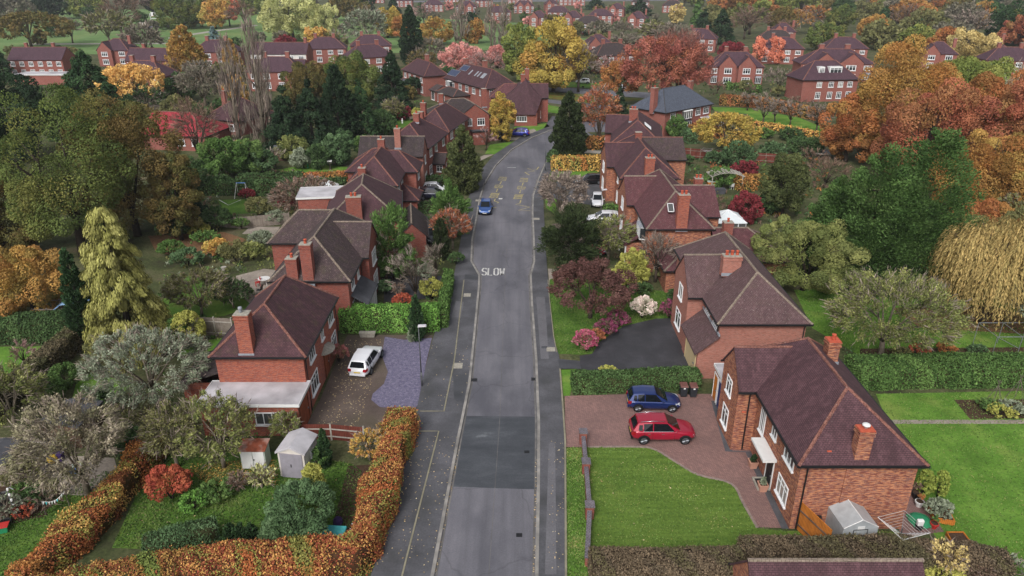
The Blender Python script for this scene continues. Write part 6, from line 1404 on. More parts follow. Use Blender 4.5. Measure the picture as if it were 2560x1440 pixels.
        tl=MB().hexa([Q(-.004,s*W*.27,.46*H),Q(-.004,s*W*.40,.44*H),Q(.05,s*W*.468,.46*H),Q(.06,s*W*.40,.46*H),Q(.008,s*W*.27,.57*H),Q(.008,s*W*.41,.6*H),Q(.06,s*W*.47,.62*H),Q(.06,s*W*.40,.6*H)]); tl.build('tail_light',M['tail'],t,uv=False)
    MB().box(-L/2-.004,-L/2+.012,-.26,.26,.40*H-.055,.40*H+.055).build('number_plate',M['plate_yellow'],t,uv=False); MB().box(L/2-.03,L/2+.008,-.26,.26,.27*H-.05,.27*H+.05).build('number_plate',M['plate_white'],t,uv=False)
    MB().hexa([Q(.965,-W*.25,.2*H),Q(1.002,-W*.2,.2*H),Q(1.002,W*.2,.2*H),Q(.965,W*.25,.2*H),Q(.96,-W*.25,.34*H),Q(1.001,-W*.2,.33*H),Q(1.001,W*.2,.33*H),Q(.96,W*.25,.34*H)]).build('grille',M['black'],t,uv=False)
    for a in (-.003,): MB().box(a*L-L/2,-L/2+.1,-W*.36,W*.36,.2*H,.28*H).build('bumper',M['black'] if suv else M[col],t,uv=False)
    r=.325 if not suv else .36
    for fx in (.185,.82):
        for s in (1,-1):
            w=thing('wheel',None,None,((fx-.5)*L,s*(W/2-.09),r)); w.parent=t; KIDS.setdefault(t.name,[]).append(w)
            prof=[(r*.62,-.1),(r*.9,-.11),(r,-.07),(r,.07),(r*.9,.11),(r*.62,.1)]; tb=MB().lathe(prof,(0,0,0),20); tb.v=[(a,c*1.0,b) for a,b,c in tb.v]; tb.build('tyre',M['tyre'],w,uv=False)
            rb=MB(); rb.lathe([(r*.62,.0),(r*.64,.112)],(0,0,0),18)
            rb.v=[(a,c*s,b) for a,b,c in rb.v]
            for k in range(5):
                an=2*PI*k/5; d=Vector((math.cos(an),0,math.sin(an))); n2=Vector((-math.sin(an),0,math.cos(an))); 
                for q in (-1,1): rb.tube([d*.03+Vector((0,s*.12,0)),d*r*.6+n2*q*.05+Vector((0,s*.118,0))],.026,4)
            rb.build('rim',M['alloy'],w,uv=False)
            ab=MB(); 
            for k in range(12):
                a0,a1=PI*k/12,PI*(k+1)/12; R1,R0=r*1.2,r*1.0; yy=s*(W/2+.004-(W/2-.09)); 
                pts=[(R0*math.cos(a0),yy,R0*math.sin(a0)),(R1*math.cos(a0),yy,R1*math.sin(a0)),(R1*math.cos(a1),yy,R1*math.sin(a1)),(R0*math.cos(a1),yy,R0*math.sin(a1))]; ab.poly(pts)
            ab.build('wheel_arch',M['black' if suv else 'tyre'],w,uv=False)
    return t
car('suv','bright red SUV with silver roof rails parked on the brick drive',0,0,0,'paint_red','suv',4.48,1.86,1.64,world=(10.45,41.75))
car('hatchback','blue hatchback parked behind the red SUV',0,0,-2,'paint_blue','hatch',3.95,1.7,1.47,world=(10.55,45.6))
car('estate_car','white estate car seen from behind beside the slate bed',0,0,82,'paint_white','estate',4.5,1.8,1.5,world=(-12.0,51.7))
car('hatchback','blue hatchback at the kerb facing the camera',0,0,-92,'paint_skyblue','hatch',3.9,1.7,1.48,world=(-3.55,92.6))
car('suv','navy SUV on the drive behind the rounded conifer',1085,497,0,'paint_navy','suv',4.6,1.85,1.66); car('hatchback','white car just behind the navy SUV',1092,481,2,'paint_white','hatch',4.2,1.75,1.5)
car('hatchback','black car half hidden behind the dark slim conifer',1082,600,-78,'paint_black','hatch',4.2,1.75,1.5); car('suv','royal blue car by the brick garage at the bend',1294,341,176,'paint_royal','suv',4.6,1.85,1.6)
car('hatchback','black hatchback on the drive before the golden hedge',1472,459,188,'paint_black','hatch',4.2,1.75,1.5); car('hatchback','small white car nose-on below the black hatchback',1493,512,-95,'paint_white','hatch',3.7,1.65,1.5); car('estate_car','white car behind the dark yew',1507,556,176,'paint_white','estate',4.4,1.78,1.5); car('hatchback','red car almost hidden behind the twiggy green tree',1493,628,-90,'paint_red','hatch',4.0,1.72,1.48)
car('hatchback','white car parked beyond the crossroads green',1457,209,175,'paint_white','hatch',4.1,1.7,1.5); car('hatchback','silver car parked by the orange-leaved tree',1548,226,175,'paint_silver','hatch',4.1,1.7,1.5); car('saloon_car','silver car beside the long terrace',176,178,10,'paint_silver','saloon',4.4,1.75,1.42)
# ---------------------------------------------------------------- street furniture
def lamp(px,py,label,h,arm=True,world=None):
    x,y=world or P(px,py); t=thing('street_lamp',label,'street lamp',(x,y,ZP)); MB().tube([(0,0,-.05),(0,0,1.2)],.075,8).tube([(0,0,1.2),(0,0,h)],[.05,.035],8).build('pole',M['steel_dark'],t,smooth=True,uv=False)
    if arm:
        MB().tube([(0,0,h-.05),(.05,0,h+.06),(.3,0,h+.1)],.03,6).build('arm',M['steel_dark'],t,uv=False)
        o=MB().hexa([(-.05,-.17,h+.08),(.62,-.15,h+.12),(.62,.15,h+.12),(-.05,.17,h+.08),(-.02,-.14,h+.2),(.58,-.12,h+.23),(.58,.12,h+.23),(-.02,.14,h+.2)]).build('lantern',M['felt_light'],t,bevel=.02)
        MB().box(-.08,.08,-.082,.082,.55,.95).build('door_panel',M['steel_dark'],t); MB().lathe([(.052,1.0),(.054,1.1)],(0,0,0),8).build('yellow_band',M['line_yellow'],t)
    return t
M['steel_dark']=plain('lamp_post_grey','5a5c5e',.6,.4,.4,var=.2)
lamp(1055,967,'slim grey street lamp by the slate bed, its white lantern to the road',5.1); lamp(1508,590,'street lamp with white lantern beside the dark yew',5.6,world=(10.7,83)); lamp(1363,428,'plain dark post by the pavement at the golden hedge',4.6,False)
def bin_(px,py,label,group,lid='pot',rz=0):
    x,y=P(px,py); t=thing('wheelie_bin',label,'wheelie bin',(x,y,.014),R(rz),group)
    MB().hexa([(-.22,-.25,.08),(.22,-.25,.08),(.22,.22,.08),(-.22,.22,.08),(-.28,-.33,.95),(.28,-.33,.95),(.28,.3,.95),(-.28,.3,.95)]).build('body',M['bin_grey'],t,bevel=.02); MB().hexa([(-.3,-.37,.952),(.3,-.37,.952),(.3,.34,.952),(-.3,.34,.952),(-.27,-.3,1.03),(.27,-.3,1.03),(.27,.3,1.06),(-.27,.3,1.06)]).build('lid',M[lid],t)
    MB().box(-.07,.07,-.335,-.325,.78,.9).build('sticker',M['white'],t,uv=False)
    for s in (-1,1): b=MB().lathe([(.1,-.03),(.1,.03)],(0,0,0),10); b.v=[(c+s*.24,a+.26,b_+.1) for a,b_,c in b.v]; b.build('wheel',M['tyre'],t,uv=False)
    MB().tube([(-.2,.36,.98),(.2,.36,.98)],.02,5).build('handle',M['bin_grey'],t,uv=False)
M['bin_grey']=plain('bin_plastic','2b2e33',.55,.4,var=.15); M['bin_lid']=plain('bin_lid_brown','6a4640',.6,.3,var=.2)
bin_(1707,990,'dark wheelie bin with brown lid by the hedge end, nearer the hedge',None,'bin_lid'); bin_(1731,991,'dark wheelie bin with brown lid by the hedge end, nearer the house',None,'bin_lid')
bin_(1031,551,'black wheelie bin by the low hedge, first of two',None,'bin_grey'); bin_(1043,549,'black wheelie bin by the low hedge, second of two',None,'bin_grey'); bin_(1080,442,'black wheelie bin beside the tiled porch',None,'bin_grey'); bin_(1244,350,'black wheelie bin under the white garage window',None,'bin_grey'); bin_(1251,350,'black wheelie bin just beside the one under the garage window',None,'bin_grey'); bin_(1261,344,'dark wheelie bin behind the royal blue car',None,'bin_grey')
# low brick wall with piers along the mown lawn
A=P(1457,1106); B=P(1464,1182); C=P(1473,1292); D=P(1466,1425)
t=thing('garden_wall','low brick wall with square piers and grey brick coping beside the mown lawn','wall',(*A,0))
def rel(p,q): return (p[0]-q[0],p[1]-q[1])
M['coping']=tilemat('coping','6a6468','77717a',.1,.1,.3,row=.11)
for p,q in ((A,B),(B,C),(C,D)):
    a,b=Vector((*rel(p,A),0)),Vector((*rel(q,A),0)); d=(b-a).normalized(); n=Vector((d.y,-d.x,0)); L=(b-a).length
    MB().obox(a,d,n,.22,L-.22,-.11,.11,-.05,.62).build('wall',M['brick_red'],t); MB().obox(a,d,n,.2,L-.2,-.14,.14,.625,.7).build('coping',M['coping'],t)
for p in (A,B,C):
    x,y=rel(p,A); MB().box(x-.24,x+.24,y-.24,y+.24,-.05,.9).build('pier',M['brick_red'],t); MB().box(x-.29,x+.29,y-.29,y+.29,.904,1.0).build('pier_cap',M['coping'],t)
def fence(pts,h,mat,label,post='wood_grey',gap=1.9,rails=True,name='garden_fence',world=False):
    q=[Vector((*(p if world else P(*p)),0)) for p in pts]; o=q[0].copy(); t=thing(name,label,'fence',(o.x,o.y,0))
    for a,b in zip(q,q[1:]):
        d=(b-a).normalized(); n=Vector((d.y,-d.x,0)); L=(b-a).length; k=max(1,round(L/gap)); a=a-o
        for i in range(k):
            MB().obox(a,d,n,L*i/k+.05,L*(i+1)/k-.05,-.02,.02,.05,h).build('panel',M[mat],t)
            r=MB().obox(a,d,n,L*i/k+.05,L*(i+1)/k-.05,.022,.06,.3,.38).obox(a,d,n,L*i/k+.05,L*(i+1)/k-.05,.022,.06,h-.4,h-.32); r.build('rail',M[post],t)
        for i in range(k+1): MB().obox(a,d,n,L*i/k-.05,L*i/k+.05,-.06,.06,-.05,h+.1).build('post',M[post],t)
    return t
fence([(752,1100),(830,1100),(912,1108)],1.3,'wood_red','red-brown board fence with pale rails beside the metal shed',post='concrete'); fence([(498,838),(585,842)],1.8,'wood_grey','weathered grey fence beside the golden conifer bush',post='concrete'); fence([(470,560),(600,572),(725,560)],1.5,'wood_grey','long weathered fence below the play lawn'); fence([(-60,1148),(165,1145)],1.7,'wood_grey','grey fence with white concrete posts behind the cluttered patio',post='concrete',gap=2.4)
fence([(1700,392),(1800,400),(2000,412)],1.6,'wood_red','dark red fence behind the rhododendron mounds'); fence([(1085,240),(1120,236)],1.7,'wood_grey','pale fence by the brick pair with conservatory'); fence([(355,280),(445,280)],1.6,'wood_grey','grey fence behind the scarlet bungalow')
# orange gate screen, fabric greenhouse and drying line by the first house
a,b=P(1990,1322),P(2064,1395); t=thing('fence_panel','leaning orange-brown board screen at the corner of the big house','fence panel',(*a,0)); d=Vector((*rel(b,a),0)); L=d.length; d.normalize(); n=Vector((d.y,-d.x,0)); MB().obox((0,0,0),d,n,0,L,-.03,.03,.05,2.0).build('panel',M['wood_orange'],t); MB().obox((0,0,0),d,n,0,L,.032,.08,.4,.5).obox((0,0,0),d,n,0,L,.032,.08,1.4,1.5).build('rail',M['wood_brown'],t)
M['cover']=plain('grey_plastic_cover','a4a8aa',.35,.5,var=.18,scale=2.5)
x,y=P(2118,1346); t=thing('fabric_greenhouse','small grey plastic-covered greenhouse against the brick side wall','greenhouse',(x,y,0),R(4)); pr=[(-.98,0),(-1.0,1.65),(0,2.2),(1.0,1.65),(.98,0)]
mb=MB(); 
for (a0,z0),(a1,z1) in zip(pr,pr[1:]): mb.poly([(a0,-.95,z0),(a1,-.95,z1),(a1,.95,z1),(a0,.95,z0)][::-1])
mb.poly([(a_,-.95,z) for a_,z in pr][::-1]); mb.poly([(a_,.95,z) for a_,z in pr]); mb.build('cover',M['cover'],t)
MB().box(-.42,-.39,-.975,-.956,.05,1.5).box(.39,.42,-.975,-.956,.05,1.5).box(-.42,.42,-.975,-.956,1.5,1.53).build('door_zip',M['black'],t,uv=False); MB().tube([(-1.0,-.95,1.65),(0,-.95,2.2),(1,-.95,1.65)],.025,5).tube([(-1.0,.95,1.65),(0,.95,2.2),(1,.95,1.65)],.025,5).tube([(0,-.95,2.2),(0,.95,2.2)],.025,5).build('frame',M['white'],t,uv=False); MB().box(-.2,.2,-.97,-.956,1.55,1.75).build('vent_panel',M['white'],t)
def airer(px,py,label,h=1.75,r=1.35,rz=20,mat='steel'):
    x,y=P(px,py); t=thing('rotary_dryer',label,'clothes dryer',(x,y,0),R(rz)); MB().tube([(0,0,-.05),(0,0,h)],.025,6).build('pole',M['steel_dark'],t,uv=False); ar=MB(); e=[]
    for k in range(4):
        a=PI/2*k; p=(r*math.cos(a),r*math.sin(a),h+.25); e.append(Vector(p)); ar.tube([(0,0,h-.35),p],.016,4)
    ar.build('arm',M[mat],t,uv=False); ln=MB(); c=Vector((0,0,h-.35))
    for f in (.35,.48,.61,.74,.87,1.0):
        for k in range(4): ln.tube([c.lerp(e[k],f),c.lerp(e[(k+1)%4],f)],.007 if f<1 else .012,3)
    ln.build('line',M['white'],t,uv=False)
airer(2240,1380,'big rotary clothes dryer on the grass by the fabric greenhouse',1.7,1.3,62); airer(785,478,'rotary clothes dryer against the long dark hedge'); airer(1765,400,'pale green rotary dryer behind the grey-roofed wing',1.6,1.2)
def lathe_thing(name,label,cat_,px,py,prof,mat,z=0,part='body',n=14,extra=None):
    x,y=P(px,py); t=thing(name,label,cat_,(x,y,z)); MB().lathe(prof,(0,0,0),n).build(part,M[mat],t,smooth=False,uv=False)
    if extra: extra(t)
    return t
M['terra_pale']=plain('pale_terracotta','b88a76',.8,var=.15)
M['barrel_blue']=plain('blue_plastic','2f6fc0',.4,.5,var=.12); M['barrel_green']=plain('dark_green_plastic','22402f',.5,.4,var=.15); M['toy_green']=plain('green_plastic','2a8058',.4,.5,var=.12); M['yellow_plastic']=plain('yellow_plastic','c4a23a',.5,var=.15); M['red_plastic']=plain('red_plastic','b0322e',.5,var=.12); M['teal']=plain('teal_cover','4fb0b4',.5,.3,var=.1); M['purple']=plain('purple_fabric','3a2858',.8,var=.2); M['tarp']=plain('blue_tarpaulin','86a8cc',.5,.4,var=.15)
def soil_in(t,r,z): MB().lathe([(r,z-.03),(r*.98,z)],(0,0,0),12).build('soil',M['bed'],t,uv=False)
def water_butt(px,py,label,mat):
    return lathe_thing('water_butt',label,'water butt',px,py,[(.26,0),(.31,.08),(.33,.35),(.34,.4),(.33,.45),(.34,.75),(.35,.8),(.31,.95),(.3,.97)],mat,extra=lambda t:(MB().lathe([(.33,.965),(.3,1.0),(.05,1.04)],(0,0,0),14).build('lid',M[mat],t,uv=False),MB().tube([(0,-.32,.15),(0,-.42,.15)],.025,5).build('tap',M['black'],t,uv=False)))
water_butt(2033,1322,'black water butt between the orange screen and the brick wall','black'); water_butt(24,1205,'bright blue plastic barrel by the grey-roofed shed','barrel_blue'); water_butt(-2,1200,'dark green water butt beside the blue barrel','barrel_green')
def potted(px,py,label,mat='pot',s=1.0,pl=None,square=False):
    x,y=P(px,py); t=thing('plant_pot',label,'plant pot',(x,y,.015))
    if square: MB().hexa([(-.2*s,-.2*s,0),(.2*s,-.2*s,0),(.2*s,.2*s,0),(-.2*s,.2*s,0),(-.26*s,-.26*s,.46*s),(.26*s,-.26*s,.46*s),(.26*s,.26*s,.46*s),(-.26*s,.26*s,.46*s)]).box(-.29*s,.29*s,-.29*s,.29*s,.461*s,.52*s).build('body',M[mat],t); MB().box(-.22*s,.22*s,-.22*s,.22*s,.521*s,.53*s).build('soil',M['bed'],t)
    else: MB().lathe([(.16*s,0),(.24*s,.3*s),(.27*s,.31*s),(.27*s,.38*s),(.23*s,.39*s)],(0,0,0),14).build('body',M[mat],t,uv=False); soil_in(t,.22*s,.4*s)
    if pl:
        SEED[0]+=1; g=np.random.default_rng(SEED[0]); c=crown('egg' if square else 'shrub',g,.55*s,.2*s,.03,pl); c[0][:,2]+=.45*s; link('foliage',cards_mesh('foliage',*c,mats=[M['leaf']]),t)
potted(1881,1168,'square terracotta planter with clipped conifer beyond the front door','terra_pale',pl='conifer',square=True); potted(1905,1226,'square terracotta planter with grey top, nearer than the front door','terra_pale',pl='greygreen',square=True)
potted(2296,1266,'white pot with russet plant on the small brick patio','white',1.0,'rust'); potted(2333,1320,'low red pot on the small brick patio','red_plastic',.9,'green'); potted(2288,1245,'black pot on the patio behind the white one','black',1.1,'twigbrown')
lathe_thing('sandpit','green turtle-shaped sandpit lid on the brick patio','sandpit',2298,1305,[(.62,0),(.66,.1),(.6,.2),(.45,.3),(.2,.36),(.02,.37)],'toy_green',.022,'shell',18,lambda t:[MB().lathe([(.14,.02),(.16,.1),(.08,.16)],(.6*math.cos(a),.6*math.sin(a),0),8).build('flipper',M['toy_green'],t,uv=False) for a in (.7,2.4,3.9,5.5)])
x,y=P(2296,1322); t=thing('planter_bag','white sack standing in a black tub by the sandpit','sack',(x,y,.022)); MB().lathe([(.2,0),(.22,.25),(.2,.26)],(0,0,0),12).build('tub',M['black'],t,uv=False); MB().hexa([(-.16,-.12,.26),(.16,-.12,.26),(.16,.12,.26),(-.16,.12,.26),(-.2,-.1,.62),(.2,-.1,.62),(.18,.1,.66),(-.18,.1,.66)]).build('sack',M['white'],t,bevel=.04)
def raised_bed(pts,label,h=.35):
    q=[P(*p) for p in pts]; o=q[0]; t=thing('raised_bed',label,'raised bed',(*o,0)); q=[rel(p,o) for p in q]; f=MB(); 
    for i in range(4): a,b=Vector((*q[i],0)),Vector((*q[(i+1)%4],0)); d=(b-a).normalized(); n=Vector((d.y,-d.x,0)); f.obox(a,d,n,0,(b-a).length-.06,-.06,0,-.03,h)
    f.build('frame',M['wood_orange'],t); c=[sum(p[k] for p in q)/4 for k in (0,1)]; MB().poly([(c[0]+(p[0]-c[0])*.93,c[1]+(p[1]-c[1])*.93,h-.06) for p in q]).build('soil',M['bed'],t)
raised_bed([(2330,1305),(2385,1315),(2360,1265),(2315,1262)],'timber raised bed behind the small brick patio'); raised_bed([(2390,1395),(2450,1400),(2405,1340),(2362,1340)],'timber raised bed at the lawn edge by the brown bushes')
# cluttered yard and sheds, west
def shed(name,label,px,py,w,d,h0,h1,wall,roof,rz=0,axis='y',doors=None,felt_ov=.12,doormat='white',cat_='shed',front=(0,-1),window=False,world=None):
    x,y=world or P(px,py); h=House(name,label,(x,y),R(rz),cat=cat_,wall=wall,roof=roof,detail=0); h.block(-w/2,w/2,0,d,h0,h1,axis,('gable','gable'),ov=felt_ov,ridge=False,gutter=False)
    if doors: 
        for s in (-1,1):
            MB().box(min(0,s*doors),max(0,s*doors),-.05,-.005,.06,h0-.12).build('door',M[doormat],h.t)
        MB().box(-.06,-.02,-.09,-.051,h0*.45,h0*.55).build('handle',M['black'],h.t)
    if window: h.win('E',w/2,d*.6,h0*.5,.5,.45,1,False)
    return h
M['pale_green']=plain('pale_green_paint','b4c0b4',.5,.3,var=.1); M['shed_grey']=plain('grey_plastic','8c8890',.55,.3,var=.15); M['shed_cream']=plain('cream_plastic','c9c2ba',.55,.3,var=.1); M['rusty']=plain('rusty_sheet','8a4a34',.85,var=.4,scale=3,dirt='b0a8a0')
shed('metal_shed','pale plastic shed with grey double doors and white ridged roof',735,1195,1.75,2.0,2.0,2.45,'shed_cream','felt_light',-8,'y',.74,doormat='shed_grey',window=True)
h=House('locker_shed','low pale-green double-door locker with rusty sheet roof',P(637,1172),0,cat='shed',wall='pale_green',detail=0); h.walls([(-.8,0),(.8,0),(.8,.95),(-.8,.95)],0,1.45); h.lean([(-.9,-.12,1.48),(.9,-.12,1.48),(.9,1.05,1.66),(-.9,1.05,1.66)],.05,'rusty')
for s in (-1,1): MB().box(min(.02*s,s*.74),max(.02*s,s*.74),-.045,-.005,.06,1.38).build('door',M['white'],h.t)
MB().box(.04,.1,-.08,-.046,.7,.8).build('handle',M['black'],h.t)
shed('garden_shed','dark timber shed with wide black felt roof behind the fence',145,1095,2.8,3.1,1.75,2.1,'wood_brown','felt',0,'y',world=(-30.7,40.5))
shed('garden_shed','grey-roofed timber shed cut by the picture edge',-4,1215,2.6,2.2,1.8,2.1,'wood_grey','felt',0,'y',world=(-32.9,36.5))
shed('playhouse','dark red wooden playhouse under the green cypresses',2192,722,2.0,2.0,1.4,2.2,'wood_red','wood_red',6,'y',.5,doormat='wood_brown'); shed('garden_shed','small pale shed with green roof at the end of the long hedge',488,482,2.6,3,1.5,1.75,'cream','pale_green',0,'x'); shed('garden_shed','dark shed half buried in bushes by the silver birch',712,402,3.2,3,1.9,2.4,'wood_brown','felt',10,'x')
x,y=P(152,812); t=thing('lean_to_frame','open timber frame with a sagging blue tarpaulin roof','shelter',(x,y,0))
for a in (-2.2,-.9,.5,1.9):
    for b in (0,2): MB().box(a-.05,a+.05,b-.05,b+.05,0,1.7).build('post',M['wood_grey'],t)
MB().box(-2.3,2.0,-.05,.05,1.5,1.6).box(-2.3,2.0,1.95,2.05,1.5,1.6).box(-2.3,2,-.05,.05,.8,.88).build('rail',M['wood_grey'],t)
mb=MB(); 
for i in range(6):
    a0,a1=-.3+i*.45,-.3+(i+1)*.45; zf=lambda a:1.66+.75*math.exp(-((a-.9)/.8)**2); mb.slab([(a0,-.3,zf(a0)-.2),(a1,-.3,zf(a1)-.2),(a1,2.3,zf(a1)),(a0,2.3,zf(a0))],.02)
mb.build('tarpaulin',M['tarp'],t)
lathe_thing('tub','big black plastic tub on the west patio','tub',12,1258,[(.3,0),(.42,.5),(.46,.52),(.46,.58),(.38,.5),(.3,.2)],'black'); lathe_thing('plant_pot','dark round pot on the lawn edge by the string of flags','plant pot',15,1312,[(.2,0),(.3,.22),(.34,.23),(.33,.28),(.26,.2)],'black'); lathe_thing('beach_ball','dull yellow ball among the patio clutter','ball',134,1158,[(.03,0),(.22,.1),(.33,.3),(.33,.42),(.22,.6),(.03,.68)],'yellow_plastic',0,'ball'); lathe_thing('plant_pot','small pale pot by the grey-roofed shed','plant pot',82,1195,[(.12,0),(.2,.26),(.22,.3),(.16,.28)],'concrete')
def box_thing(name,label,cat_,px,py,w,d,h_,mat,rz=0,lid=None):
    x,y=P(px,py); t=thing(name,label,cat_,(x,y,.015),R(rz)); MB().hexa([(-w/2*.9,-d/2*.9,0),(w/2*.9,-d/2*.9,0),(w/2*.9,d/2*.9,0),(-w/2*.9,d/2*.9,0),(-w/2,-d/2,h_),(w/2,-d/2,h_),(w/2,d/2,h_),(-w/2,d/2,h_)]).build('body',M[mat],t,bevel=.03)
    MB().box(-w/2-.03,w/2+.03,-d/2-.03,d/2+.03,h_+.003,h_+.06).build('lid',M[lid or mat],t,bevel=.02); return t
box_thing('storage_box','pale blue-grey storage box among the patio clutter','box',100,1158,.8,.6,.8,'lead',-15); box_thing('toy_box','red toy box on top of the patio clutter','box',102,1138,.6,.5,.5,'red_plastic',20); box_thing('crate','low grey crate in the middle of the west patio','crate',135,1178,.9,.5,.3,'felt',10); box_thing('toy_basket','mint green toy basket under the bare apple tree','basket',195,1175,.5,.5,.35,'pale_green',30); box_thing('toy_basket','blue toy basket beside the mint one','basket',188,1182,.45,.35,.25,'barrel_blue',10); box_thing('purple_bin','purple tub behind the yellow ball','tub',150,1150,.6,.5,.5,'purple',0)
box_thing('stone_trough','weathered pale stone trough in front of the laurel hedge','trough',919,842,1.4,.45,.4,'mortar'); x,y=P(830,1342); t=thing('garden_bench','low bench under a turquoise cover behind the front beech hedge','bench',(x,y,.016),R(-4)); MB().hexa([(-.85,-.3,.4),(.8,-.34,.4),(.85,.3,.5),(-.8,.3,.5),(-.8,-.28,.46),(.78,-.3,.46),(.8,.28,.58),(-.76,.28,.58)]).build('cover',M['teal'],t); MB().box(-.7,-.62,-.2,.2,0,.42).box(.6,.68,-.2,.2,0,.42).build('leg',M['wood_brown'],t)
lathe_thing('sack','dark purple sack in the soil behind the blue-green bush','sack',846,1312,[(.22,0),(.3,.15),(.26,.4),(.1,.55),(.05,.6)],'purple',.016)
x,y=P(886,1338); t=thing('garden_ornament','white stone figure at the inside of the beech hedge','ornament',(x,y,.016)); MB().lathe([(.16,0),(.16,.1),(.09,.14),(.1,.4),(.15,.5),(.1,.62),(.05,.66),(.09,.74),(.09,.84),(.02,.9)],(0,0,0),10).build('body',M['white'],t,smooth=True); MB().tube([(-.22,0,.42),(0,0,.55),(.24,.03,.5)],.04,6).build('arm',M['white'],t)
def bunting(a,b,za,zb,label):
    a=Vector((*P(*a),za)); b=Vector((*P(*b),zb)); t=thing('bunting',label,'bunting',(a.x,a.y,0)); n=9; f=lambda i:Vector((a.lerp(b,i/n).x-a.x,a.lerp(b,i/n).y-a.y,a.lerp(b,i/n).z-.35*math.sin(PI*i/n))); MB().tube([f(i) for i in range(n+1)],.012,4).build('cord',M['white'],t,uv=False)
    for i in range(n):
        p,q=f(i+.12),f(i+.88); MB().slab([tuple(p),tuple(q),tuple((p+q)/2+Vector((0,-.05,-.2)))],.01).build('flag',M[('white','teal','shed_cream','pale_green')[i%4]],t,uv=False)
    for p in (f(0),f(n)): MB().tube([(p.x,p.y,0),p],.03,5).build('post',M['wood_grey'],t,uv=False)
bunting((116,1290),(176,1272),1.1,1.4,'string of pastel flags across the west lawn')
box_thing('toy_car','green and pink ride-on toy at the edge of the west lawn','toy',3,1330,.9,.5,.4,'toy_green',20,'red_plastic')
t=thing('bird_feeder_pole','grey pole hung with white feeders by the black tub','bird feeder',(*P(40,1290),0)); MB().tube([(0,0,0),(0,0,2.0),(.2,0,2.15),(.4,0,2.0)],.025,5).build('pole',M['steel'],t,uv=False)
for z in (.7,1.1,1.5,1.9): MB().lathe([(.04,0),(.07,.04),(.07,.16),(.02,.2)],(.07,0,z),8).build('feeder',M['white'],t,uv=False)
# west patio
def chair(px,py,label,mat,rz=0,z=.018):
    x,y=P(px,py); t=thing('garden_chair',label,'garden chair',(x,y,z),R(rz)); MB().box(-.24,.24,-.22,.22,.42,.46).build('seat',M[mat],t,bevel=.01); MB().hexa([(-.24,.2,.46),(.24,.2,.46),(.24,.25,.46),(-.24,.25,.46),(-.22,.32,.95),(.22,.32,.95),(.22,.36,.95),(-.22,.36,.95)]).build('backrest',M[mat],t,bevel=.01)
    for a in (-.2,.2):
        for b in (-.18,.2): MB().tube([(a,b,.42),(a*1.1,b*1.15,0)],.022,5).build('leg',M[mat],t,uv=False)
        MB().box(a*1.25-.03,a*1.25+.03,-.2,.26,.62,.66).build('armrest',M[mat],t)
def table(px,py,label,mat,r=.5,z=.018,h_=.72):
    x,y=P(px,py); t=thing('garden_table',label,'garden table',(x,y,z)); MB().lathe([(r,h_-.03),(r,h_)],(0,0,0),20).build('tabletop',M[mat],t,uv=False)
    for k in range(4): a=PI/4+PI/2*k; MB().tube([(r*.5*math.cos(a),r*.5*math.sin(a),h_-.03),(r*.75*math.cos(a),r*.75*math.sin(a),0)],.022,5).build('leg',M[mat],t,uv=False)
table(662,712,'round white table on the paved patio','white',.62); chair(645,716,'red chair beside the white patio table','red_plastic',-60); chair(650,735,'dark chair in front of the red one','black',-100); lathe_thing('plant_pot','grey stone pot among the patio shrubs','plant pot',560,675,[(.2,0),(.28,.3),(.3,.36),(.2,.34)],'concrete')
x,y=P(607,493); t=thing('swing_frame','blue and white metal swing frame on the play lawn','swing',(x,y,0)); 
for s in (-1,1):
    for q in (-1,1): MB().tube([(s*.9,q*.8,0),(s*.6,0,2.1)],.04,6).build('leg',M['line_white'],t,uv=False)
MB().tube([(-.65,0,2.1),(.65,0,2.1)],.045,6).build('crossbar',M['barrel_blue'],t,uv=False); MB().tube([(-.2,0,2.1),(-.2,0,.5)],.012,4).tube([(.2,0,2.1),(.2,0,.5)],.012,4).build('rope',M['black'],t,uv=False); MB().box(-.26,.26,-.1,.1,.46,.5).build('seat',M['barrel_blue'],t)
mb=MB(); stroke(mb,[P(548,500),P(571,513),P(602,500)],.14,.022); tag(mb.build('lawn_marking',M['line_white'],uv=False),kind='structure')
def bird_bath(px,py,label,mat,roof=False):
    x,y=P(px,py); t=thing('bird_table' if roof else 'bird_bath',label,'bird table' if roof else 'bird bath',(x,y,.01)); MB().lathe([(.25,0),(.22,.08),(.09,.14),(.09,.85),(.12,.9)],(0,0,0),10).build('pedestal',M[mat],t,uv=False); MB().lathe([(.12,.9),(.4,1.02),(.42,1.08),(.34,1.04)],(0,0,0),14).build('bowl',M[mat],t,uv=False)
    if roof: 
        for a in (-.25,.25): MB().box(a-.02,a+.02,-.02,.02,1.05,1.4).build('post',M['wood_grey'],t)
        MB().slab([(-.4,-.3,1.35),(.4,-.3,1.35),(.4,0,1.55),(-.4,0,1.55)],.03).slab([(-.4,.3,1.35),(.4,.3,1.35),(.4,0,1.55),(-.4,0,1.55)],.03).build('roof',M['line_white'],t)
bird_bath(770,420,'pale green bird bath on the bright back lawn','toy_green'); bird_bath(826,424,'little roofed bird table on the bright back lawn','wood_grey',True)
box_thing('cold_frame','broken timber cold frame with dirty glass behind the plum roofs','cold frame',917,352,3.4,2.6,1.4,'wood_grey',0,'glass')
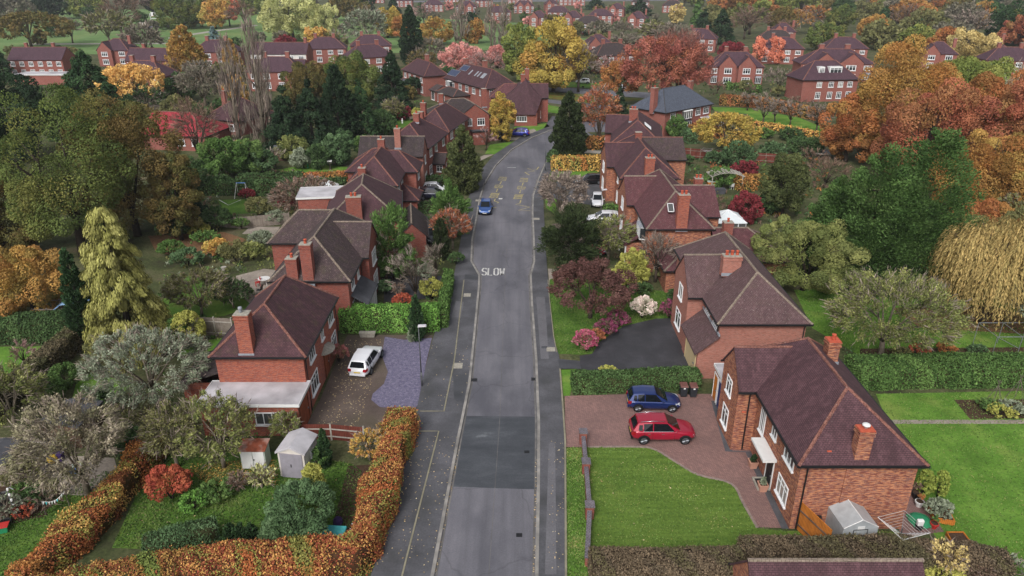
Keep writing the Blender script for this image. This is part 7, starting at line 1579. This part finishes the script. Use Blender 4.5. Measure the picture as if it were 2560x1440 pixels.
def bench(px,py,label,rz=0):
    x,y=P(px,py); t=thing('garden_bench',label,'bench',(x,y,.012),R(rz)); s_=MB()
    for k in range(4): s_.box(-.75,.75,-.22+.12*k,-.13+.12*k,.42,.45)
    s_.build('seat',M['wood_grey'],t); b=MB()
    for k in range(3): b.box(-.75,.75,.27,.3,.52+.14*k,.62+.14*k)
    b.build('backrest',M['wood_grey'],t)
    for a in (-.68,.68):
        for q in (-.2,.26): MB().box(a-.03,a+.03,q-.03,q+.03,0,.42 if q<0 else .95).build('leg',M['wood_grey'],t)
        MB().box(a-.03,a+.03,-.22,.26,.62,.66).build('armrest',M['wood_grey'],t)
bench(1033,302,'grey garden bench on the lawn behind the end-chimney house',10); lathe_thing('garden_ornament','small white statue near the garden bench','ornament',1006,308,[(.2,0),(.12,.2),(.2,.5),(.1,.8),(.12,.95),(.02,1.05)],'white')
# glass rooms
def conservatory(px,py,label,w,d,rz=0,h_=2.2):
    x,y=P(px,py); t=thing('conservatory',label,'conservatory',(x,y,0),R(rz)); f=MB().prism([(-w/2,0),(w/2,0),(w/2,d),(-w/2,d)],-.05,.6,top=True); f.build('base_wall',M['brick_red'],t); g=MB()
    for a,b,c,e in ((-w/2,0,w/2,0),(w/2,0,w/2,d),(w/2,d,-w/2,d),(-w/2,d,-w/2,0)):
        for k in range(5): q=k/4; g.tube([(a+(c-a)*q,b+(e-b)*q,.6),(a+(c-a)*q,b+(e-b)*q,h_)],.06,4)
        g.tube([(a,b,h_),(c,e,h_)],.07,4)
    g.build('frame',M['upvc'],t,uv=False); MB().prism([(-w/2+.03,.03),(w/2-.03,.03),(w/2-.03,d-.03),(-w/2+.03,d-.03)],.602,h_-.05,top=False).build('pane',M['glass'],t,uv=False)
    rb=MB(); ap=(0,d/2,h_+1.1)
    n=10; ring=[(-w/2-.1,-.1),(0,-.1),(w/2+.1,-.1),(w/2+.1,d/2),(w/2+.1,d+.1),(0,d+.1),(-w/2-.1,d+.1),(-w/2-.1,d/2)]
    for p,q in zip(ring,ring[1:]+ring[:1]): rb.slab([(*p,h_+.05),(*q,h_+.05),ap],.06)
    rb.build('roof',M['upvc_roof'],t); bb=MB()
    for p in ring: bb.tube([(*p,h_+.07),(ap[0],ap[1],ap[2]+.02)],.04,4)
    bb.build('glazing_bar',M['upvc'],t,uv=False)
M['upvc_roof']=plain('white_roof_sheet','cfd6d8',.4,.4,var=.06)
conservatory(1822,602,'white ridged conservatory roof beside the dark red bush',3.6,3.6,0,2.2); conservatory(815,512,'small white conservatory beside the flat-roofed rear block',2.6,2.6,0,2.1)
# pergola corner
x,y=P(1815,478); t=thing('pergola','weathered arched pergola over two white chairs','pergola',(x,y,0))
for a in (-2.2,2.2):
    for b in (0,2.4): MB().box(a-.06,a+.06,b-.06,b+.06,0,2.2).build('post',M['wood_pale'] if 'wood_pale' in M else M['concrete'],t)
ar=MB()
for b in (-.1,.55,1.2,1.85,2.5): ar.tube([(-2.5,b,2.15),(-1.2,b,2.6),(0,b,2.75),(1.2,b,2.6),(2.5,b,2.15)],.05,4)
ar.build('arch',M['concrete'],t,uv=False); sl_=MB()
for k in range(9): a=-2.4+.6*k; z=2.78-.1*a*a; sl_.box(a-.04,a+.04,-.3,2.7,z,z+.05)
sl_.build('slat',M['concrete'],t)
chair(1803,470,'white garden chair under the pergola, beside the covered table','white',150); chair(1828,474,'white garden chair under the pergola, nearer the hedge','white',200); box_thing('covered_table','low garden table under a dark blue-grey cover by the pergola','garden table',1798,484,1.6,1.0,.7,'felt'); box_thing('garden_cupboard','small timber store with pale green lid next to the pergola','cupboard',1776,474,1.1,.8,1.2,'wood_orange',0,'pale_green')
x,y=P(2052,392); t=thing('trampoline','round trampoline with pale rim behind the cypress clump','trampoline',(x,y,0)); pts=[(1.9*math.cos(2*PI*k/24),1.9*math.sin(2*PI*k/24),.9) for k in range(25)]; MB().tube(pts,.12,6).build('rim',M['concrete'],t,uv=False); MB().poly([(p[0]*.93,p[1]*.93,.92) for p in pts[:-1]]).build('mat',M['black'],t,uv=False)
for k in range(6): a=PI/3*k; MB().tube([(1.8*math.cos(a),1.8*math.sin(a),.9),(1.8*math.cos(a),1.8*math.sin(a),0)],.04,5).build('leg',M['steel'],t,uv=False)
x,y=P(2540,895); t=thing('fruit_cage','bare metal fruit-cage frame over the soil border','fruit cage',(x,y,0)); mb=MB(); w,d,hh=4.2,2.6,2.0
for a in (-w/2,0,w/2):
    for b in (0,d): mb.tube([(a,b,0),(a,b,hh)],.03,5)
for b in (0,d): mb.tube([(-w/2,b,hh),(w/2,b,hh)],.03,5)
for a in (-w/2,0,w/2): mb.tube([(a,0,hh),(a,d,hh)],.03,5)
mb.tube([(-w/2,0,hh),(0,0,.9)],.025,5); mb.build('frame',M['steel'],t,uv=False)
def wigwam(px,py,label):
    x,y=P(px,py); t=thing('bean_poles',label,'bean poles',(x,y,0)); mb=MB()
    for k in range(6): a=k*PI/3; mb.tube([(.8*math.cos(a),.5*math.sin(a),0),(-.15*math.cos(a),-.1*math.sin(a),2.2)],.018,4)
    mb.build('cane',M['twine'] if 'twine' in M else M['wood_grey'],t,uv=False)
wigwam(2480,1015,'leaning bean canes in the vegetable bed, by the purple soil'); wigwam(2535,1000,'bean canes at the far end of the vegetable bed')
# pavement railing, court hoop, roadside bits
x,y=P(1204,470); t=thing('guard_rail','short black pedestrian railing on the pavement opposite the road sign words','railing',(x,y,ZP),R(72)); mb=MB()
for k in range(9): mb.tube([(-1.3+.325*k,0,.1),(-1.3+.325*k,0,1.0)],.014,4)
mb.build('bar',M['black'],t,uv=False); MB().tube([(-1.35,0,1.02),(1.35,0,1.02)],.025,5).tube([(-1.35,0,.1),(1.35,0,.1)],.02,5).build('rail',M['black'],t,uv=False)
for a in (-1.35,1.35): MB().tube([(a,0,0),(a,0,1.05)],.03,5).build('post',M['black'],t,uv=False)
x,y=P(389,62); t=thing('goal_frame','white ball-court goal with hoop in the park','goal',(x,y,0)); s=1.6; MB().box(-2.4,-2.1,0,.3,0,6).box(2.1,2.4,0,.3,0,6).box(-2.1,2.1,0,.3,3.2,3.6).build('frame',M['white'],t); MB().box(-1.6,1.6,-.1,.0,4.6,6.8).build('backboard',M['white'],t); MB().tube([(.7*math.cos(2*PI*k/12),-.9+.7*math.sin(2*PI*k/12),4.7) for k in range(13)],.08,4).build('hoop',M['red_plastic'],t,uv=False)
sheet('ball_court',[(352,64),(425,62),(440,68),(360,70)],.02,'slatechip')
fence([(350,66),(425,65)],2.0,'shed_cream','pale low rebound fence of the park ball court',post='white',gap=4)
M['paver_edge']=plain('paver_edging','8a7a72',.85,var=.3,scale=4)
tag(ribbon(smooth_line([P(*p) for p in [(1470,1118),(1600,1118),(1640,1126),(1690,1156),(1744,1187),(1828,1210),(1858,1259),(1893,1320)]],4),.16,0,.05,MB()).build('drive_edging',M['paver_edge'],uv=False),kind='structure')
tag(ribbon([P(*p) for p in [(1786,1003),(1822,1128),(1872,1130),(1965,1322)]],.5,0,.02,MB()).build('wall_margin',M['pave'],uv=False),kind='structure')
# drifted leaves on the pavements and verges
def litter(name,polys,n,palette,size=.1,z=ZP+.012,seed=3):
    g=np.random.default_rng(seed); pos=[]
    for poly,share in polys:
        q=np.array([P(*p) for p in poly]); lo,hi=q.min(0),q.max(0); k=int(n*share); pts=lo+(hi-lo)*g.random((k*4,2)); ins=np.zeros(len(pts),bool); j=len(q)-1
        for i in range(len(q)):
            xi,yi=q[i]; xj,yj=q[j]; c=((yi>pts[:,1])!=(yj>pts[:,1]))&(pts[:,0]<(xj-xi)*(pts[:,1]-yi)/(yj-yi+1e-9)+xi); ins^=c; j=i
        pos.append(pts[ins][:k])
    p=np.concatenate(pos); N=len(p); c=np.concatenate([p,np.full((N,1),z)],1); ax=sph(g,N)*np.array([1,1,.1]); nr=np.array([0,0,1.0])+sph(g,N)*.15
    col=pick(g,palette,(N,1),.2,.5)[:,0]; l=size*(.6+.8*g.random(N)); o=link(name,cards_mesh(name,c,ax,nr,l,l*.7,col,[M['leaf']])); tag(o,kind='stuff')
pal('fallen','b0a080','c4b48c','a08050','b89858','8c7a5c',k=1.1)
litter('fallen_leaves',[([(935,1440),(1030,1085),(1148,1085),(1078,1440)],.62),([(1370,1440),(1372,1100),(1412,1100),(1415,1440)],.2),([(1050,1010),(1080,860),(1180,860),(1160,1040)],.18)],270,'fallen',.095)
litter('fallen_leaves',[([(790,1060),(870,850),(960,850),(900,1070)],.4),([(2230,775),(2520,770),(2560,840),(2250,830)],.35),([(1470,1130),(1800,1200),(1850,1360),(1480,1380)],.05),([(390,1140),(700,1140),(870,1200),(800,1330),(300,1360)],.2)],1100,'fallen',.1,.03,5)
litter('fallen_leaves',[([(470,1160),(690,1150),(700,1215),(520,1215)],1.0)],900,'gold',.12,.035,6)
litter('gutter_leaves',[([(1082,1440),(1150,1095),(1154,1095),(1090,1440)],.6),([(1333,1440),(1340,1100),(1344,1100),(1338,1440)],.4)],160,'fallen',.1,.03,8)
def grass(name,poly,n,palette,seed,z=.02,hgt=.11):
    g=np.random.default_rng(seed); q=np.array([P(*p) for p in poly]); lo,hi=q.min(0),q.max(0); pts=lo+(hi-lo)*g.random((n,2)); ins=np.zeros(n,bool); j=len(q)-1
    for i in range(len(q)):
        xi,yi=q[i]; xj,yj=q[j]; c=((yi>pts[:,1])!=(yj>pts[:,1]))&(pts[:,0]<(xj-xi)*(pts[:,1]-yi)/(yj-yi+1e-9)+xi); ins^=c; j=i
    p=pts[ins]; N=len(p); h=hgt*(.4+.8*g.random(N)); c=np.concatenate([p,(z+h*.35)[:,None]],1); ax=np.array([0,0,.8])+sph(g,N)*.8; ax[:,2]=np.abs(ax[:,2]); nr=sph(g,N)*np.array([1,1,.2])+np.array([0,-.4,.5])
    pl=PAL[palette]; k=((np.sin(p[:,0]*1.3+p[:,1]*.7)+np.sin(p[:,1]*2.3-p[:,0]*.5)+g.normal(size=N)*.9+3)/6*len(pl)).clip(0,len(pl)-1).astype(int); col=pl[k]*(1+g.normal(size=(N,1))*.15)
    tag(link(name,cards_mesh(name,c,ax,nr,h,h*.5,col,[M['leaf']])),kind='stuff')
pal('turf','52702c','5e7e32','486426','74883e','66863a','8a8c4a',k=1.0); pal('turfdim','466428','526e2e','3c5824','64763a','707a40',k=1.0)
grass('grass',[(1468,1119),(1600,1119),(1640,1127),(1690,1157),(1744,1188),(1828,1211),(1858,1260),(1892,1321),(2250,1330),(2420,1420),(2420,1500),(1470,1500)],26000,'turf',31)
grass('grass',[(1413,1120),(1458,1120),(1468,1390),(1470,1500),(1416,1500)],9000,'turf',32,.024,.13)
grass('grass',[(2190,985),(2700,975),(2760,1500),(2440,1480),(2330,1330)],26000,'turf',33,.016)
grass('grass',[(390,1130),(700,1130),(880,1160),(905,1180),(880,1330),(840,1345),(560,1380),(280,1370)],22000,'turfdim',34,.016,.14)
grass('grass',[(0,1290),(70,1300),(170,1230),(260,1180),(330,1180),(60,1440),(-120,1480)],9000,'turfdim',35,.016,.13)
grass('grass',[(1452,887),(1394,885),(1385,850),(1374,745),(1374,700),(1400,690),(1700,735),(1700,795),(1640,797),(1560,815),(1500,854),(1480,885)],14000,'turfdim',36,.024,.14)
grass('grass',[(1985,725),(2200,715),(2330,745),(2700,760),(2700,890),(2150,890),(2030,820)],14000,'turf',37,.016,.14)
# ---------------------------------------------------------------- rough planting over the garden soil
def undergrowth(polys,dens,palettes,seed):
    g=np.random.default_rng(seed); parts=[]
    for poly in polys:
        q=np.array([P(*p) for p in poly]); lo,hi=q.min(0),q.max(0); area=np.prod(hi-lo); k=int(area*dens); pts=lo+(hi-lo)*g.random((k,2)); ins=np.zeros(k,bool); j=len(q)-1
        for i in range(len(q)):
            xi,yi=q[i]; xj,yj=q[j]; c=((yi>pts[:,1])!=(yj>pts[:,1]))&(pts[:,0]<(xj-xi)*(pts[:,1]-yi)/(yj-yi+1e-9)+xi); ins^=c; j=i
        for kp in KEEP: 
            a=np.array(kp); j=len(a)-1; inn=np.zeros(k,bool)
            for i in range(len(a)):
                xi,yi=a[i]; xj,yj=a[j]; c=((yi>pts[:,1])!=(yj>pts[:,1]))&(pts[:,0]<(xj-xi)*(pts[:,1]-yi)/(yj-yi+1e-9)+xi); inn^=c; j=i
            ins&=~inn
        pts=pts[ins]; n=len(pts)
        if not n: continue
        for pi,pn in enumerate(palettes):
            sel=pts[pi::len(palettes)]; m=len(sel)
            if not m: continue
            r=g.uniform(.15,.55,m)*np.where(g.random(m)<.12,1.8,1); ls=max(.14,1.9*depth(sel[:,1].mean())/720); nl=int(np.clip(9*(.35/ls)**2*1.5,5,26))
            C=np.concatenate([sel,(r*.35)[:,None]],1); A=np.tile(np.array([0,0,1.0]),(m,1)); parts.append(clump_leaves(g,C,A,r,.9,nl,ls,.6,pn,up=.5,shell=.4))
    o=link('undergrowth',cards_mesh('undergrowth',*cat(*parts),mats=[M['leaf']])); tag(o,kind='stuff')
undergrowth([[(380,540),(690,540),(680,700),(420,700)],[(400,690),(640,690),(600,860),(400,860)],[(480,430),(880,430),(860,520),(480,560)],[(260,860),(520,860),(510,1090),(150,1090)],[(930,640),(1120,620),(1110,770),(960,770)]],.55,['hedgedark','olive','privet','apple','twigbrown','greygreen'],21)
undergrowth([[(1560,700),(1700,690),(1700,770),(1580,760)],[(1700,380),(2060,380),(2080,560),(1720,560)],[(1380,560),(1560,560),(1560,700),(1390,690)],[(1990,700),(2280,690),(2290,740),(2000,745)],[(2100,880),(2600,870),(2600,910),(2120,920)]],.5,['hedgedark','olive','privet','twigbrown','rust','bluegreen'],22)
undergrowth([[(0,170),(700,170),(700,330),(0,330)],[(700,210),(1060,210),(1060,330),(700,400)],[(1440,170),(2100,170),(2100,260),(1440,230)],[(1700,250),(2060,300),(2060,380),(1720,380)]],.13,['hedgedark','olive','darkcon','privet','twigbrown','woodgrey'],23)
undergrowth([[(200,1090),(380,1120),(330,1180),(200,1160)],[(480,1060),(740,1070),(700,1130),(480,1150)],[(280,1345),(560,1370),(540,1400),(280,1400)],[(2330,1335),(2480,1400),(2520,1440),(2330,1400)]],.8,['hedgedark','olive','privet','apple'],24)
# ---------------------------------------------------------------- the air: a thin even haze
hb=MB().box(-3000,3000,-120,4200,-1.0,75); ho=hb.build('haze',[],uv=False); tag(ho,kind='stuff')
hm=bpy.data.materials.new('haze'); hm.use_nodes=True; hn=hm.node_tree; hn.nodes.remove(hn.nodes['Principled BSDF']); pv=hn.nodes.new('ShaderNodeVolumePrincipled'); pv.inputs['Color'].default_value=(.86,.88,.92,1); pv.inputs['Density'].default_value=.00018; pv.inputs['Anisotropy'].default_value=.2
hn.links.new(pv.outputs[0],hn.nodes['Material Output'].inputs['Volume']); ho.data.materials.append(hm)
